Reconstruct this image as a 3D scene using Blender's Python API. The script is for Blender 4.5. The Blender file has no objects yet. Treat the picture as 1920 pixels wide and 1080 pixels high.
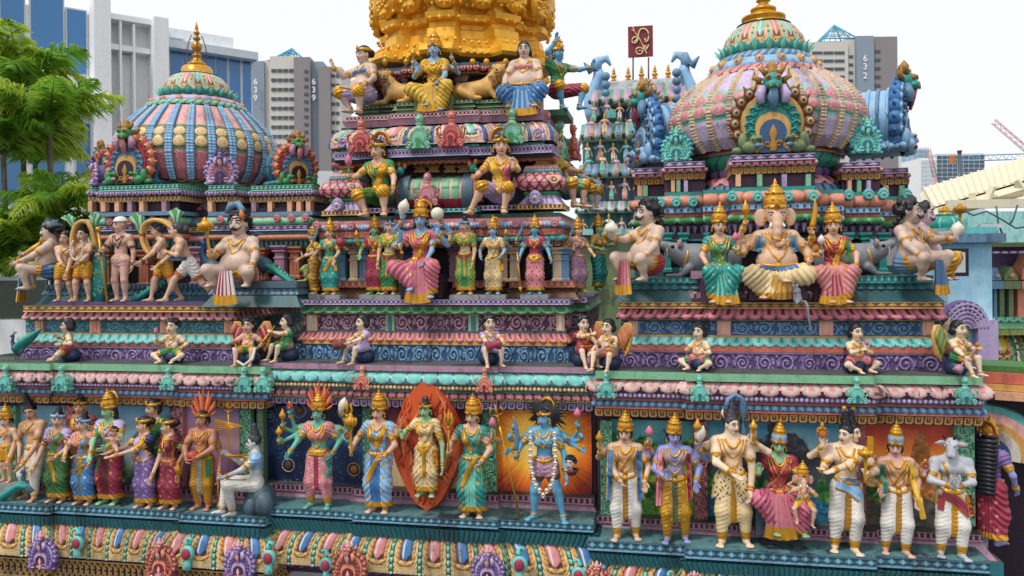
import bpy,math,random,zlib
import numpy as np
from mathutils import Matrix,Vector
from mathutils.geometry import tessellate_polygon
D=bpy.data
SC=bpy.context.scene
COL=SC.collection
PI=math.pi
rnd=random.Random(7)
# ---------------------------------------------------------------- camera model (photo pixels <-> metres)
FP,Z0,TH,RHO,PX0,PY0,CAMZ=1493.0,7.5,math.atan(.192),.0097,960.0,493.0,6.0
RT=np.array([math.cos(TH),math.sin(TH),0.])
FW=np.array([-math.sin(TH),math.cos(TH),0.])
UP=np.array([0,0,1.])
CAM=-Z0*FW+np.array([0,0,CAMZ])
def ray(px,py):
 dx,dy=px-PX0,py-PY0
 a=dx*math.cos(RHO)-dy*math.sin(RHO)
 b=dx*math.sin(RHO)+dy*math.cos(RHO)
 return RT*a-UP*b+FW*FP
def at(px,py,Y):
 """world point on the plane y = Y seen at photo pixel (px, py)"""
 d=ray(px,py)
 return CAM+d*((Y-CAM[1])/d[1])
def onz(px,Z,Y):
 """world point on plane y = Y, height Z, photo column about px"""
 p=at(px,500,Y)
 for _ in range(4):
  py=topx((p[0],Y,Z))[1]
  p=at(px,py,Y)
 return np.array([p[0],Y,Z])
def mpp(p):
 """metres per photo pixel at a world point"""
 return float(np.dot(np.asarray(p,float)-CAM,FW))/FP
def topx(p):
 v=np.asarray(p,float)-CAM
 z=v @ FW
 a,b=(v @ RT)/z*FP,-(v @ UP)/z*FP
 return (PX0+a*math.cos(RHO)+b*math.sin(RHO),PY0-a*math.sin(RHO)+b*math.cos(RHO))
def zat(px,py,Y):
 return at(px,py,Y)[2]
# ---------------------------------------------------------------- materials
def lin(c):
 if isinstance(c,str):
  c=[int(c[i:i+2],16)/255 for i in (0,2,4)]
 return tuple(x/12.92 if x<=.04045 else ((x+.055)/1.055)**2.4 for x in c)
def _weather():
 g=D.node_groups.new('Weather','ShaderNodeTree')
 it=g.interface
 it.new_socket('Color',in_out='INPUT',socket_type='NodeSocketColor')
 it.new_socket('Dirt',in_out='INPUT',socket_type='NodeSocketFloat')
 it.new_socket('Var',in_out='INPUT',socket_type='NodeSocketFloat')
 it.new_socket('Color',in_out='OUTPUT',socket_type='NodeSocketColor')
 it.new_socket('Height',in_out='OUTPUT',socket_type='NodeSocketFloat')
 N,L=g.nodes,g.links
 gi,go=N.new('NodeGroupInput'),N.new('NodeGroupOutput')
 geo=N.new('ShaderNodeNewGeometry')
 mp=N.new('ShaderNodeMapping');mp.inputs['Scale'].default_value=(1,1,.35)
 L.new(geo.outputs['Position'],mp.inputs['Vector'])
 def noise(sc,det,vec):
  n=N.new('ShaderNodeTexNoise');n.inputs['Scale'].default_value=sc;n.inputs['Detail'].default_value=det
  n.inputs['Roughness'].default_value=.65
  L.new(vec,n.inputs['Vector']);return n.outputs['Fac']
 def ramp(f,a,b):
  r=N.new('ShaderNodeMapRange');r.interpolation_type='SMOOTHSTEP'
  r.inputs['From Min'].default_value=a;r.inputs['From Max'].default_value=b
  L.new(f,r.inputs['Value']);return r.outputs['Result']
 def mth(op,a,b):
  m=N.new('ShaderNodeMath');m.operation=op
  for s,v in ((0,a),(1,b)):
   if isinstance(v,(int,float)):m.inputs[s].default_value=v
   else:L.new(v,m.inputs[s])
  return m.outputs[0]
 fine=noise(38,5,geo.outputs['Position'])
 speck=ramp(noise(16,7,geo.outputs['Position']),.55,.75)
 mp2=N.new('ShaderNodeMapping');mp2.inputs['Scale'].default_value=(1,1,.12);L.new(geo.outputs['Position'],mp2.inputs['Vector'])
 big=mth('MAXIMUM',ramp(noise(2.6,6,mp.outputs[0]),.51,.66),mth('MULTIPLY',ramp(noise(13,5,mp2.outputs[0]),.52,.74),.8))
 d=mth('ADD',mth('MULTIPLY',big,mth('ADD',.35,mth('MULTIPLY',fine,1.0))),mth('MULTIPLY',speck,.6))
 d=mth('MINIMUM',mth('MULTIPLY',d,gi.outputs['Dirt']),.92)
 hv=N.new('ShaderNodeHueSaturation')
 L.new(gi.outputs['Color'],hv.inputs['Color'])
 L.new(mth('ADD',1.0,mth('MULTIPLY',mth('SUBTRACT',noise(9,5,geo.outputs['Position']),.5),mth('MULTIPLY',gi.outputs['Var'],4.0))),hv.inputs['Value'])
 mx=N.new('ShaderNodeMix');mx.data_type='RGBA'
 L.new(d,mx.inputs[0]);L.new(hv.outputs[0],mx.inputs[6]);mx.inputs[7].default_value=(.022,.02,.022,1)
 L.new(mx.outputs[2],go.inputs['Color']);L.new(mth('ADD',fine,mth('MULTIPLY',d,.5)),go.inputs['Height'])
 return g
WG=_weather()
MATS={}
def paint(name,col,rough=.42,dirt=.35,var=.1,metal=0.,bump=.12,spec=.45):
 if name in MATS:return MATS[name]
 m=D.materials.new(name);m.use_nodes=True
 N,L=m.node_tree.nodes,m.node_tree.links
 b=N['Principled BSDF']
 g=N.new('ShaderNodeGroup');g.node_tree=WG
 g.inputs['Color'].default_value=lin(col)+(1,);g.inputs['Dirt'].default_value=dirt;g.inputs['Var'].default_value=var
 L.new(g.outputs['Color'],b.inputs['Base Color'])
 b.inputs['Roughness'].default_value=rough;b.inputs['Metallic'].default_value=metal
 b.inputs['Specular IOR Level'].default_value=spec
 if bump:
  bp=N.new('ShaderNodeBump');bp.inputs['Strength'].default_value=bump;bp.inputs['Distance'].default_value=.01
  L.new(g.outputs['Height'],bp.inputs['Height']);L.new(bp.outputs[0],b.inputs['Normal'])
 MATS[name]=m
 return m
PAL={
 'skin':('dcb091',.1),'skin_tan':('d9a37c',.12),'skin_pale':('d6b9a5',.14),'skin_cream':('eccfae',.1),'skin_pink':('dcab97',.1),
 'skin_blue':('5ba6cd',.1),'skin_sky':('86b3d6',.1),'skin_green':('8fc48f',.1),'skin_teal':('62b7a6',.1),'skin_lilac':('8f94cf',.1),
 'skin_grey':('b9bdc6',.15),'skin_red':('c9806a',.1),'skin_white':('d5d3d2',.15),'skin_mauve':('c6a9b4',.15),'rat_grey':('80858c',.2),
 'gold':('d99a1e',.12),'gold_dark':('a5701c',.2),'ochre':('cf9a4a',.3),'cream':('e0c48c',.3),'yellow':('e2b52e',.1),
 'black':('16151a',.0),'hair':('1b1c24',.0),'hair_grey':('3a3a42',.05),'eye':('e9e6df',0),'lip':('a8383a',0),'red':('b0242b',.1),'maroon':('7c1f2e',.15),
 'crimson':('a42d45',.12),'pink':('d46a86',.15),'rose':('cf7c80',.3),'rose_lt':('dfa3a0',.3),'salmon':('d98468',.3),'coral':('c9604c',.3),'orange':('d5762c',.15),
 'flame':('c8452a',.12),'flame_lt':('dd7b45',.12),'brick':('a3503f',.3),'terracotta':('b96a4c',.3),'brown':('6b432c',.3),
 'green':('2f8a4c',.2),'green_dk':('1f5a3c',.25),'green_lt':('77b78a',.3),'lime':('93a845',.15),'olive':('6d8557',.4),'mint':('6cc3ab',.25),'leaf_green':('3f7a35',.2),
 'teal':('1f8f86',.2),'teal_dk':('24717a',.35),'teal_deep':('1c555b',.35),'turq':('5fc0bd',.25),'turq_lt':('93d3cc',.3),
 'blue':('3a78b8',.15),'blue_dk':('27517f',.25),'navy':('1a2c50',.2),'blue_lt':('83b4dc',.25),'steel':('5b86a8',.35),'slate':('4a6474',.4),
 'purple':('7a5b9c',.25),'purple_dk':('55406f',.3),'lilac':('b5a1cf',.3),'mauve':('ab7d96',.35),'plum':('4b2a45',.25),'plum_dk':('2b1a2c',.1),
 'petal_white':('cbb3aa',.95),'white':('e6e2da',.15),'offwhite':('d8d0c2',.4),'bone':('e5ddca',.1),'grey':('8d9296',.35),'stone':('77777a',.6),'mould':('565c58',.8),'ledge_teal':('54868a',.8),'concrete':('8f9391',.5),'peach':('e3a67e',.25),'beige':('cdb193',.3)}
def M(n):
 if n in MATS:return MATS[n]
 c,d=PAL[n]
 if d>=.2:
  import colorsys
  h_,s_,v_=colorsys.rgb_to_hsv(*[int(c[i:i+2],16)/255 for i in (0,2,4)]);c=colorsys.hsv_to_rgb(h_,s_*.88,min(1,v_*1.02));d=d*1.85
 elif d>=.1:
  import colorsys
  h_,s_,v_=colorsys.rgb_to_hsv(*[int(c[i:i+2],16)/255 for i in (0,2,4)]);c=colorsys.hsv_to_rgb(h_,s_*.92,v_*.97);d*=3
 if n=='gold':return paint(n,c,.3,d,.12,.35,.1)
 if n in ('hair','black'):return paint(n,c,.38,0,.1)
 return paint(n,c,.45 if d>=.3 else .4,d,.12,0,.35 if d>=.3 else .12)
# ---------------------------------------------------------------- mesh buffers
class MB:
 def __init__(s):s.V,s.Q,s.T,s.mq,s.mt,s.n=[],[],[],[],[],0
 def add(s,V,F,mi=0,Mx=None):
  V=np.asarray(V,float).reshape(-1,3)
  if Mx is not None:V=V @ np.asarray(Mx)[:3,:3].T+np.asarray(Mx)[:3,3]
  F=np.asarray(F,int)
  if not len(F):return s
  mi=np.full(len(F),mi) if np.isscalar(mi) else np.asarray(mi)
  (s.Q if F.shape[1]==4 else s.T).append(F+s.n);(s.mq if F.shape[1]==4 else s.mt).append(mi)
  s.V.append(V);s.n+=len(V)
  return s
 def join(s,o,Mx=None,remap=None):
  V=np.concatenate(o.V)
  if Mx is not None:V=V @ np.asarray(Mx)[:3,:3].T+np.asarray(Mx)[:3,3]
  s.V.append(V)
  for A,B,ma,mb in ((s.Q,o.Q,s.mq,o.mq),(s.T,o.T,s.mt,o.mt)):
   for f,m in zip(B,mb):
    A.append(f+s.n);ma.append(m if remap is None else np.asarray(remap)[m])
  s.n+=len(V)
  return s
 def mesh(s,name,mats,off=(0,0,0),scale=1.,flat=False):
  me=D.meshes.new(name)
  V=(np.concatenate(s.V)-np.asarray(off))*scale
  Q=np.concatenate(s.Q) if s.Q else np.zeros((0,4),int)
  T=np.concatenate(s.T) if s.T else np.zeros((0,3),int)
  mi=np.concatenate(s.mq+s.mt).astype(np.int32)
  me.vertices.add(len(V));me.vertices.foreach_set('co',V.astype(np.float32).ravel())
  lv=np.concatenate([Q.ravel(),T.ravel()]).astype(np.int32)
  me.loops.add(len(lv));me.loops.foreach_set('vertex_index',lv)
  me.polygons.add(len(Q)+len(T))
  ls=np.concatenate([np.arange(len(Q))*4,len(Q)*4+np.arange(len(T))*3]).astype(np.int32)
  me.polygons.foreach_set('loop_start',ls)
  me.polygons.foreach_set('material_index',mi)
  me.polygons.foreach_set('use_smooth',np.full(len(ls),not flat))
  for m in mats:me.materials.append(M(m) if isinstance(m,str) else m)
  me.update(calc_edges=True)
  return me
def rootloc(p):
 l=np.zeros(3)
 while p is not None:l+=np.array(p.location);p=p.parent
 return l
def obj(name,mb,mats,parent=None,world=True,scale=1.,flat=False,**tags):
 if isinstance(mats,str):mats=[mats]
 if not mb.V:return None
 if parent is None and world:
  V=np.concatenate(mb.V);off=np.array([(V[:,0].min()+V[:,0].max())/2,(V[:,1].min()+V[:,1].max())/2,V[:,2].min()])
 else:off=rootloc(parent) if world else (0,0,0)
 o=D.objects.new(name,mb.mesh(name,mats,off,scale,flat));COL.objects.link(o)
 if parent is not None:o.parent=parent
 elif world:o.location=off
 for k,v in tags.items():o[k]=v
 return o
def empty(name,loc,rz=0.,**tags):
 o=D.objects.new(name,None);COL.objects.link(o);o.location=tuple(loc);o.rotation_euler=(0,0,rz);o.empty_display_size=.1
 for k,v in tags.items():o[k]=v
 return o
def copy_tree(o,parent=None):
 c=o.copy();COL.objects.link(c)
 if parent is not None:c.parent=parent
 for ch in list(o.children):copy_tree(ch,c)
 return c
# ---------------------------------------------------------------- shape helpers
def rot(ax,a):
 c,s=math.cos(a),math.sin(a)
 return np.array({'x':[[1,0,0],[0,c,-s],[0,s,c]],'y':[[c,0,s],[0,1,0],[-s,0,c]],'z':[[c,-s,0],[s,c,0],[0,0,1]]}[ax],float)
def mat4(loc=(0,0,0),R=None,s=1.):
 m=np.eye(4);m[:3,:3]=(np.eye(3) if R is None else R)*s;m[:3,3]=loc
 return m
def unit(v):
 v=np.asarray(v,float);n=np.linalg.norm(v)
 return v/n if n>1e-9 else v
def frame(z,hint=(0,0,1)):
 """rotation whose z column is along z"""
 z=unit(z);h=np.asarray(hint,float)
 if abs(z @ unit(h))>.95:h=np.array([0,1.,0])
 x=unit(np.cross(h,z));y=np.cross(z,x)
 return np.stack([x,y,z],1)
def gridF(nu,nv,wrap=False):
 i,j=np.meshgrid(np.arange(nu if wrap else nu),np.arange(nv),indexing='ij')
 W=nv+1
 a=i*W+j;i2=(i+1)%nu if wrap else i+1
 b=i2*W+j
 return np.stack([a,a+1,b+1,b],-1).reshape(-1,4)
def hfgrid(mb,P,h,mi,wrap=False,flip=False):
 """grid of points P[nu+1 (nu when wrapped), nv+1, 3] pushed h along its normal"""
 if wrap:
  du=np.roll(P,-1,0)-np.roll(P,1,0)
 else:du=np.gradient(P,axis=0)
 dv=np.gradient(P,axis=1)
 n=np.cross(dv,du);n/=np.linalg.norm(n,axis=-1,keepdims=True)+1e-12
 if flip:n=-n
 V=P+n*h[...,None]
 nu=P.shape[0] if wrap else P.shape[0]-1
 F=gridF(nu,P.shape[1]-1,wrap)
 mb.add(V.reshape(-1,3),F[:,::-1] if flip else F,np.asarray(mi).reshape(-1))
def lathe(mb,prof,n=16,mi=0,Mx=None,sx=1.,sy=1.):
 pr=np.asarray(prof,float);k=len(pr)
 a=np.arange(n)*2*PI/n
 V=np.stack([pr[None,:,0]*np.cos(a)[:,None]*sx,pr[None,:,0]*np.sin(a)[:,None]*sy,np.broadcast_to(pr[None,:,1],(n,k))],-1)
 F=gridF(n,k-1,True)[:,::-1]
 m=np.tile(np.asarray(mi),n) if not np.isscalar(mi) else mi
 mb.add(V.reshape(-1,3),F,m,Mx)
def tube(mb,pts,r,n=6,mi=0,Mx=None,closed=False,flat=1.):
 P=np.asarray(pts,float);k=len(P)
 r=np.full(k,r) if np.isscalar(r) else np.asarray(r,float)
 if closed:t=np.roll(P,-1,0)-np.roll(P,1,0)
 else:t=np.gradient(P,axis=0)
 t/=np.linalg.norm(t,axis=1,keepdims=True)+1e-12
 h=np.array([0,0,1.]) if abs(t[:,2]).mean()<.8 else np.array([0,1.,0])
 x=np.cross(h,t);x/=np.linalg.norm(x,axis=1,keepdims=True)+1e-12
 y=np.cross(t,x)
 a=np.arange(n)*2*PI/n
 V=P[:,None]+r[:,None,None]*(x[:,None]*np.cos(a)[None,:,None]+flat*y[:,None]*np.sin(a)[None,:,None])
 i,j=np.meshgrid(np.arange(k if closed else k-1),np.arange(n),indexing='ij')
 i2=(i+1)%k;j2=(j+1)%n
 F=np.stack([i*n+j,i*n+j2,i2*n+j2,i2*n+j],-1).reshape(-1,4)
 if closed:mb.add(V.reshape(-1,3),F,mi,Mx)
 else:
  base=mb.n
  mb.add(np.concatenate([V.reshape(-1,3),P[:1],P[-1:]]),F,mi,Mx)
  jj=np.arange(n);c0,c1=k*n,k*n+1
  T=np.concatenate([np.stack([np.full(n,c0),(jj+1)%n,jj],1),np.stack([np.full(n,c1),(k-1)*n+jj,(k-1)*n+(jj+1)%n],1)])
  mb.T.append(T+base);mb.mt.append(np.full(len(T),mi))
def ball(mb,c,r,nu=10,nv=7,mi=0,Mx=None,R=None):
 th=np.linspace(0,PI,nv+1);a=np.arange(nu)*2*PI/nu
 V=np.stack([np.sin(th)[None]*np.cos(a)[:,None],np.sin(th)[None]*np.sin(a)[:,None],np.broadcast_to(np.cos(th)[None],(nu,nv+1))],-1).reshape(-1,3)*np.asarray(r)
 if R is not None:V=V @ np.asarray(R).T
 mb.add(V+np.asarray(c),gridF(nu,nv,True),mi,Mx)
def box(mb,lo,hi,mi=0,Mx=None):
 (a,b,c),(d,e,f)=lo,hi
 V=[(a,b,c),(d,b,c),(d,e,c),(a,e,c),(a,b,f),(d,b,f),(d,e,f),(a,e,f)]
 Q=[(0,3,2,1),(4,5,6,7),(0,1,5,4),(1,2,6,5),(2,3,7,6),(3,0,4,7)]
 VV=[V[i] for q in Q for i in q]
 mb.add(VV,np.arange(24).reshape(6,4),mi,Mx)
def prism(mb,pts,y0,y1,mi=0,Mx=None,bev=0.,mside=None,front=True):
 """closed outline (x, z), star-shaped about its centre, standing in the xz plane; y0 = front (towards -y), y1 = back"""
 P=np.asarray(pts,float);n=len(P)
 area=.5*np.sum(P[:,0]*np.roll(P[:,1],-1)-np.roll(P[:,0],-1)*P[:,1])
 if area<0:P=P[::-1]
 c=P.mean(0)
 In=c+(P-c)*(1-bev) if bev else P
 rings=[np.column_stack([P[:,0],np.full(n,y1),P[:,1]]),np.column_stack([P[:,0],np.full(n,y0+(abs(y1-y0)*.5 if bev else 0)),P[:,1]]),np.column_stack([In[:,0],np.full(n,y0),In[:,1]])]
 if not bev:rings=[rings[0],rings[2]]
 V=np.concatenate(rings+[rings[-1],[[c[0],y0,c[1]]]])
 j=np.arange(n);j2=(j+1)%n
 F=np.concatenate([np.stack([k*n+j,k*n+j2,(k+1)*n+j2,(k+1)*n+j],1) for k in range(len(rings)-1)])
 base=mb.n;k=len(rings)
 mb.add(V,F[:,::-1],mi if mside is None else mside,Mx)
 T=np.array(tessellate_polygon([[Vector((x,z,0)) for x,z in In]]))+k*n
 ta=V[T];nn=np.cross(ta[:,1]-ta[:,0],ta[:,2]-ta[:,0])[:,1]>0;T[nn]=T[nn][:,::-1]
 mb.T.append(T+base);mb.mt.append(np.full(len(T),mi))
# ---------------------------------------------------------------- relief bands swept along a wall
def tri(x):return np.abs((x%1)-.5)*2
def mo_plain(u,v,i):return 0*u,0*u
def mo_petal(u,v,i):
 x=np.abs(2*u-1);w=np.sqrt(np.clip(1-np.clip((v-.45)/.55,0,1)**2,0,1))*.98
 q=x/(w+1e-3);inn=q<1
 h=np.where(inn,.16*np.sqrt(np.clip(1-q**2,0,1))+.05,0)
 return h,np.where(inn&(q<.72)&(v<.82),np.where((q<.35)&(v<.62),2,0),np.where(inn,1,3))
def mo_petal_up(u,v,i):return mo_petal(u,1-v,i)
def mo_tongue(u,v,i):
 x=np.abs(2*u-1);lim=np.where(x<.55,.95,.95-.45*(x-.55))
 inn=(x<.86)&(v<lim);core=(x<.5)&(v>.18)&(v<.72);c2=(x<.2)&(v>.18)&(v<.5)
 return np.where(core&~c2,.02,np.where(inn,.12,0)),np.where(c2,0,np.where(core,1,np.where(inn,0,2)))
def mo_bead(u,v,i):
 r=np.sqrt((2*u-1)**2+(2*v-1)**2);inn=r<.85
 return np.where(inn,.5*np.sqrt(np.clip(.85**2-r**2,0,1)),0),np.where(inn,0,1)
def mo_key(u,v,i):
 e=(v<.16)|(v>.84);s=(np.abs(u-.5)<.2)&~e;d=(np.abs(u-.5)+np.abs(v-.5)*.8<.2)
 return np.where(e,.1,np.where(s,.12,0)),np.where(e,0,np.where(d,2,np.where(s,0,1)))
def mo_lozenge(u,v,i):
 e=(v<.14)|(v>.86);d=np.abs(2*u-1)*.62+np.abs(2*v-1)*.8;k=d<.5
 return np.where(e,.1,np.where(k,.16*(1-d),0)),np.where(e,0,np.where(d<.22,2,np.where(k,0,1)))
def mo_lattice(u,v,i):
 e=(v<.12)|(v>.88);a=tri(u*2+v);b=tri(u*2-v);k=(a<.28)|(b<.28)
 return np.where(e|k,.1,0),np.where(e,0,np.where(k,0,1))
def mo_scale(u,v,i):
 j=np.floor(v*3);uu=(u*2+.5*(j%2))%1;vv=v*3-j
 x=np.abs(2*uu-1);inn=x<np.sqrt(np.clip(1-vv**2,0,1))
 return np.where(inn,.05*(1-vv)+.05,0),np.where(inn&(x<.7),0,1)
def mo_scroll(u,v,i,asp=1.35,arms=1.0):
 x=(u-.5)*asp;y=(v-.5)*(1 if i%2==0 else-1) if np.isscalar(i) else (v-.5)*np.where(i%2==0,1,-1)
 r=np.sqrt(x*x+y*y);a=np.arctan2(y,x)/(2*PI)
 s=tri(a+r*(4.4+.7*np.sin(i*2.3))+.13*np.sin(i*1.7));on=(s<.46)&(r<.46)
 wave=np.abs(y+.40*np.cos(2*PI*u))<.075
 leaf=(tri(a*5+.2+.3*np.sin(i*3.1))<.45)&(r>.44)&(r<.62)&(np.abs(v-.5)<.46)
 k=on|wave|leaf|(r<.08)
 edge=(v<.05)|(v>.95)
 return np.where(k,.10*np.sqrt(np.clip(1-(s/.46)**2,.25,1)),np.where(edge,.05,0)),np.where(k,np.where(s<.16,2,1),0)
def mo_roll(u,v,i):
 x=np.abs(2*u-1)
 return np.where(x<.9,.12*np.sqrt(np.clip(1-x*x,0,1)),0),np.where(x>.86,1,0)
def mo_slant(u,v,i):
 a=(u+v*.7)%1;x=np.abs(2*a-1)
 return .14*np.sqrt(np.clip(1-x*x,0,1)),np.where(x>.8,1,np.where((x<.25),2,0))
def mo_fringe(u,v,i):
 x=np.abs(2*u-1);k=x<1-v*.9
 return np.where(k,.1,0),np.where(k&(x<.5-v*.4),1,np.where(k,0,2))
def mo_cloth(u,v,i):
 c=np.abs(u-.5);cord=c>.43;bd=tri(v*6)
 cl=(c<.19)&(v<.60+.06*np.cos((u-.5)*16));r1=(c<.225)&(v<.68)&~cl;r2=(c<.32)&(v<.80-.9*np.clip(c-.2,0,1))&~cl&~r1
 a=np.arctan2(c+.001,1.2-v);ray_=tri(a*6.5)
 mi=np.where(cord,np.where((bd>.28)&(c>.45),1,6),np.where(cl,np.where(i%2==0,2,3),np.where(r1,5,np.where(r2,np.where(tri(v*9+c*4)<.22,5,4),np.where(ray_<.20,4,np.where((c>.405),5,0))))))
 mi=np.where(cl&(np.abs(u-.43)<.035),7,mi)
 return np.where(cord,.05+.05*bd,np.where(cl,.12-.05*(c/.19)**2,np.where(r1,.03,np.where(r2,.09,.02+.06*ray_)))),mi
def mo_rib(u,v,i):
 x=np.abs(2*u-1);j=tri(v*4)
 return np.where(x<.75,.1+.06*j,0),np.where(x>.8,1,np.where(j<.2,2,0))
PROF={
 'flat':[(0,1),(0,0)],
 'lotus':[(0,1),(.06,.75),(.22,.45),(.42,.18),(.46,.06),(.36,0)],
 'lotus_up':[(.45,1),(.48,.9),(.34,.6),(.12,.3),(0,0)],
 'roll':[(0,1),(.22,.93),(.40,.75),(.48,.5),(.40,.25),(.22,.07),(0,0)],
 'kapota':[(0,1),(.25,.93),(.48,.76),(.64,.52),(.72,.25),(.72,0)],
 'hang':[(.10,1),(.05,.5),(0,0)],
 'slope':[(0,1),(.3,.5),(.7,0)],
 'in':[(.4,1),(0,0)]}
def resample(pr,n):
 pr=np.asarray(pr,float);d=np.r_[0,np.cumsum(np.linalg.norm(np.diff(pr,axis=0),axis=1))]
 t=np.linspace(0,d[-1],n+1)
 return np.column_stack([np.interp(t,d,pr[:,k]) for k in range(pr.shape[1])])
def band(path,zt,zb,prof='flat',motif=mo_plain,pitch=.1,nu=14,nv=11,amp=1.,back=None,topmi=None,mb=None,reach=None,plainmi=0):
 """sweep a moulding with a repeated relief along path [(x, y)...] (outside on the right-hand side walking along it)"""
 mb=mb or MB()
 H=zt-zb
 pr=resample([(o*H if reach is None else o*reach,zb+z*H) for o,z in PROF[prof]],nv if motif is not mo_plain or prof!='flat' else 1)
 P=np.asarray(path,float);nseg=len(P)-1
 d=np.diff(P,axis=0);L=np.linalg.norm(d,axis=1);d=d/L[:,None]
 nrm=np.column_stack([d[:,1],-d[:,0]])
 off=[]
 for k in range(len(P)):
  if k==0:m=nrm[0]
  elif k==nseg:m=nrm[-1]
  else:m=(nrm[k-1]+nrm[k])/(1+nrm[k-1] @ nrm[k])
  off.append(m)
 ci=0
 for k in range(nseg):
  A=np.column_stack([P[k][None]+off[k][None]*pr[:,:1],pr[:,1]]);B=np.column_stack([P[k+1][None]+off[k+1][None]*pr[:,:1],pr[:,1]])
  if motif is mo_plain or L[k]<pitch*.3:
   t=np.array([0,1.])[:,None,None];G=A[None]*(1-t)+B[None]*t
   hfgrid(mb,G,np.zeros(G.shape[:2]),np.full((1,G.shape[1]-1),plainmi));continue
  n=max(1,int(round(L[k]/pitch)))
  t=np.linspace(0,1,n*nu+1);vv=np.linspace(0,1,len(pr))
  G=A[None]*(1-t[:,None,None])+B[None]*t[:,None,None]
  u,v=np.meshgrid(t*n,vv,indexing='ij')
  ii=np.minimum(np.floor(u+1e-6),n-1);h,_=motif(np.clip(u-ii,0,1),v,ii+ci)
  uc,vc=np.meshgrid((np.arange(n*nu)+.5)/nu,(vv[1:]+vv[:-1])/2,indexing='ij')
  ic=np.floor(uc);_,mi=motif(uc-ic,vc,ic+ci)
  ci+=n
  h=h*H*amp;h[0]*=.0;h[-1]*=0
  hfgrid(mb,G,h,mi)
 if topmi is not None and back is not None:
  o0=pr[0,0]
  F_=np.array([np.r_[P[k]+off[k]*o0,zt] for k in range(len(P))])
  Bk=F_.copy();Bk[:,1]=np.maximum(back,F_[:,1])
  n=len(F_)
  mb.add(np.concatenate([F_,Bk]),[(k,k+1,n+k+1,n+k) for k in range(n-1)],topmi)
  F2=F_.copy();o1=pr[-1,0];F2=np.array([np.r_[P[k]+off[k]*o1,zb] for k in range(len(P))]);B2=F2.copy();B2[:,1]=np.maximum(back,F2[:,1])
  mb.add(np.concatenate([F2,B2]),[(k+1,k,n+k,n+k+1) for k in range(n-1)],topmi)
 return mb
def stepped(xa,xb,Y,steps=(),yback=None,left=False,right=False):
 """front path from xa to xb at depth Y with forward steps (x0, x1, dy); optional returns to yback"""
 pts=[]
 if left:pts.append((xa,yback))
 pts.append((xa,Y))
 for x0,x1,dy in sorted(steps):
  a=abs(x0-xa)<1e-6;b=abs(x1-xb)<1e-6
  if a:pts[-1]=(xa,Y-dy)
  else:pts+=[(x0,Y),(x0,Y-dy)]
  pts+=[(x1,Y-dy)] if b else [(x1,Y-dy),(x1,Y)]
 if not (steps and abs(sorted(steps)[-1][1]-xb)<1e-6):pts.append((xb,Y))
 if right:pts.append((xb,yback))
 return pts
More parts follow.
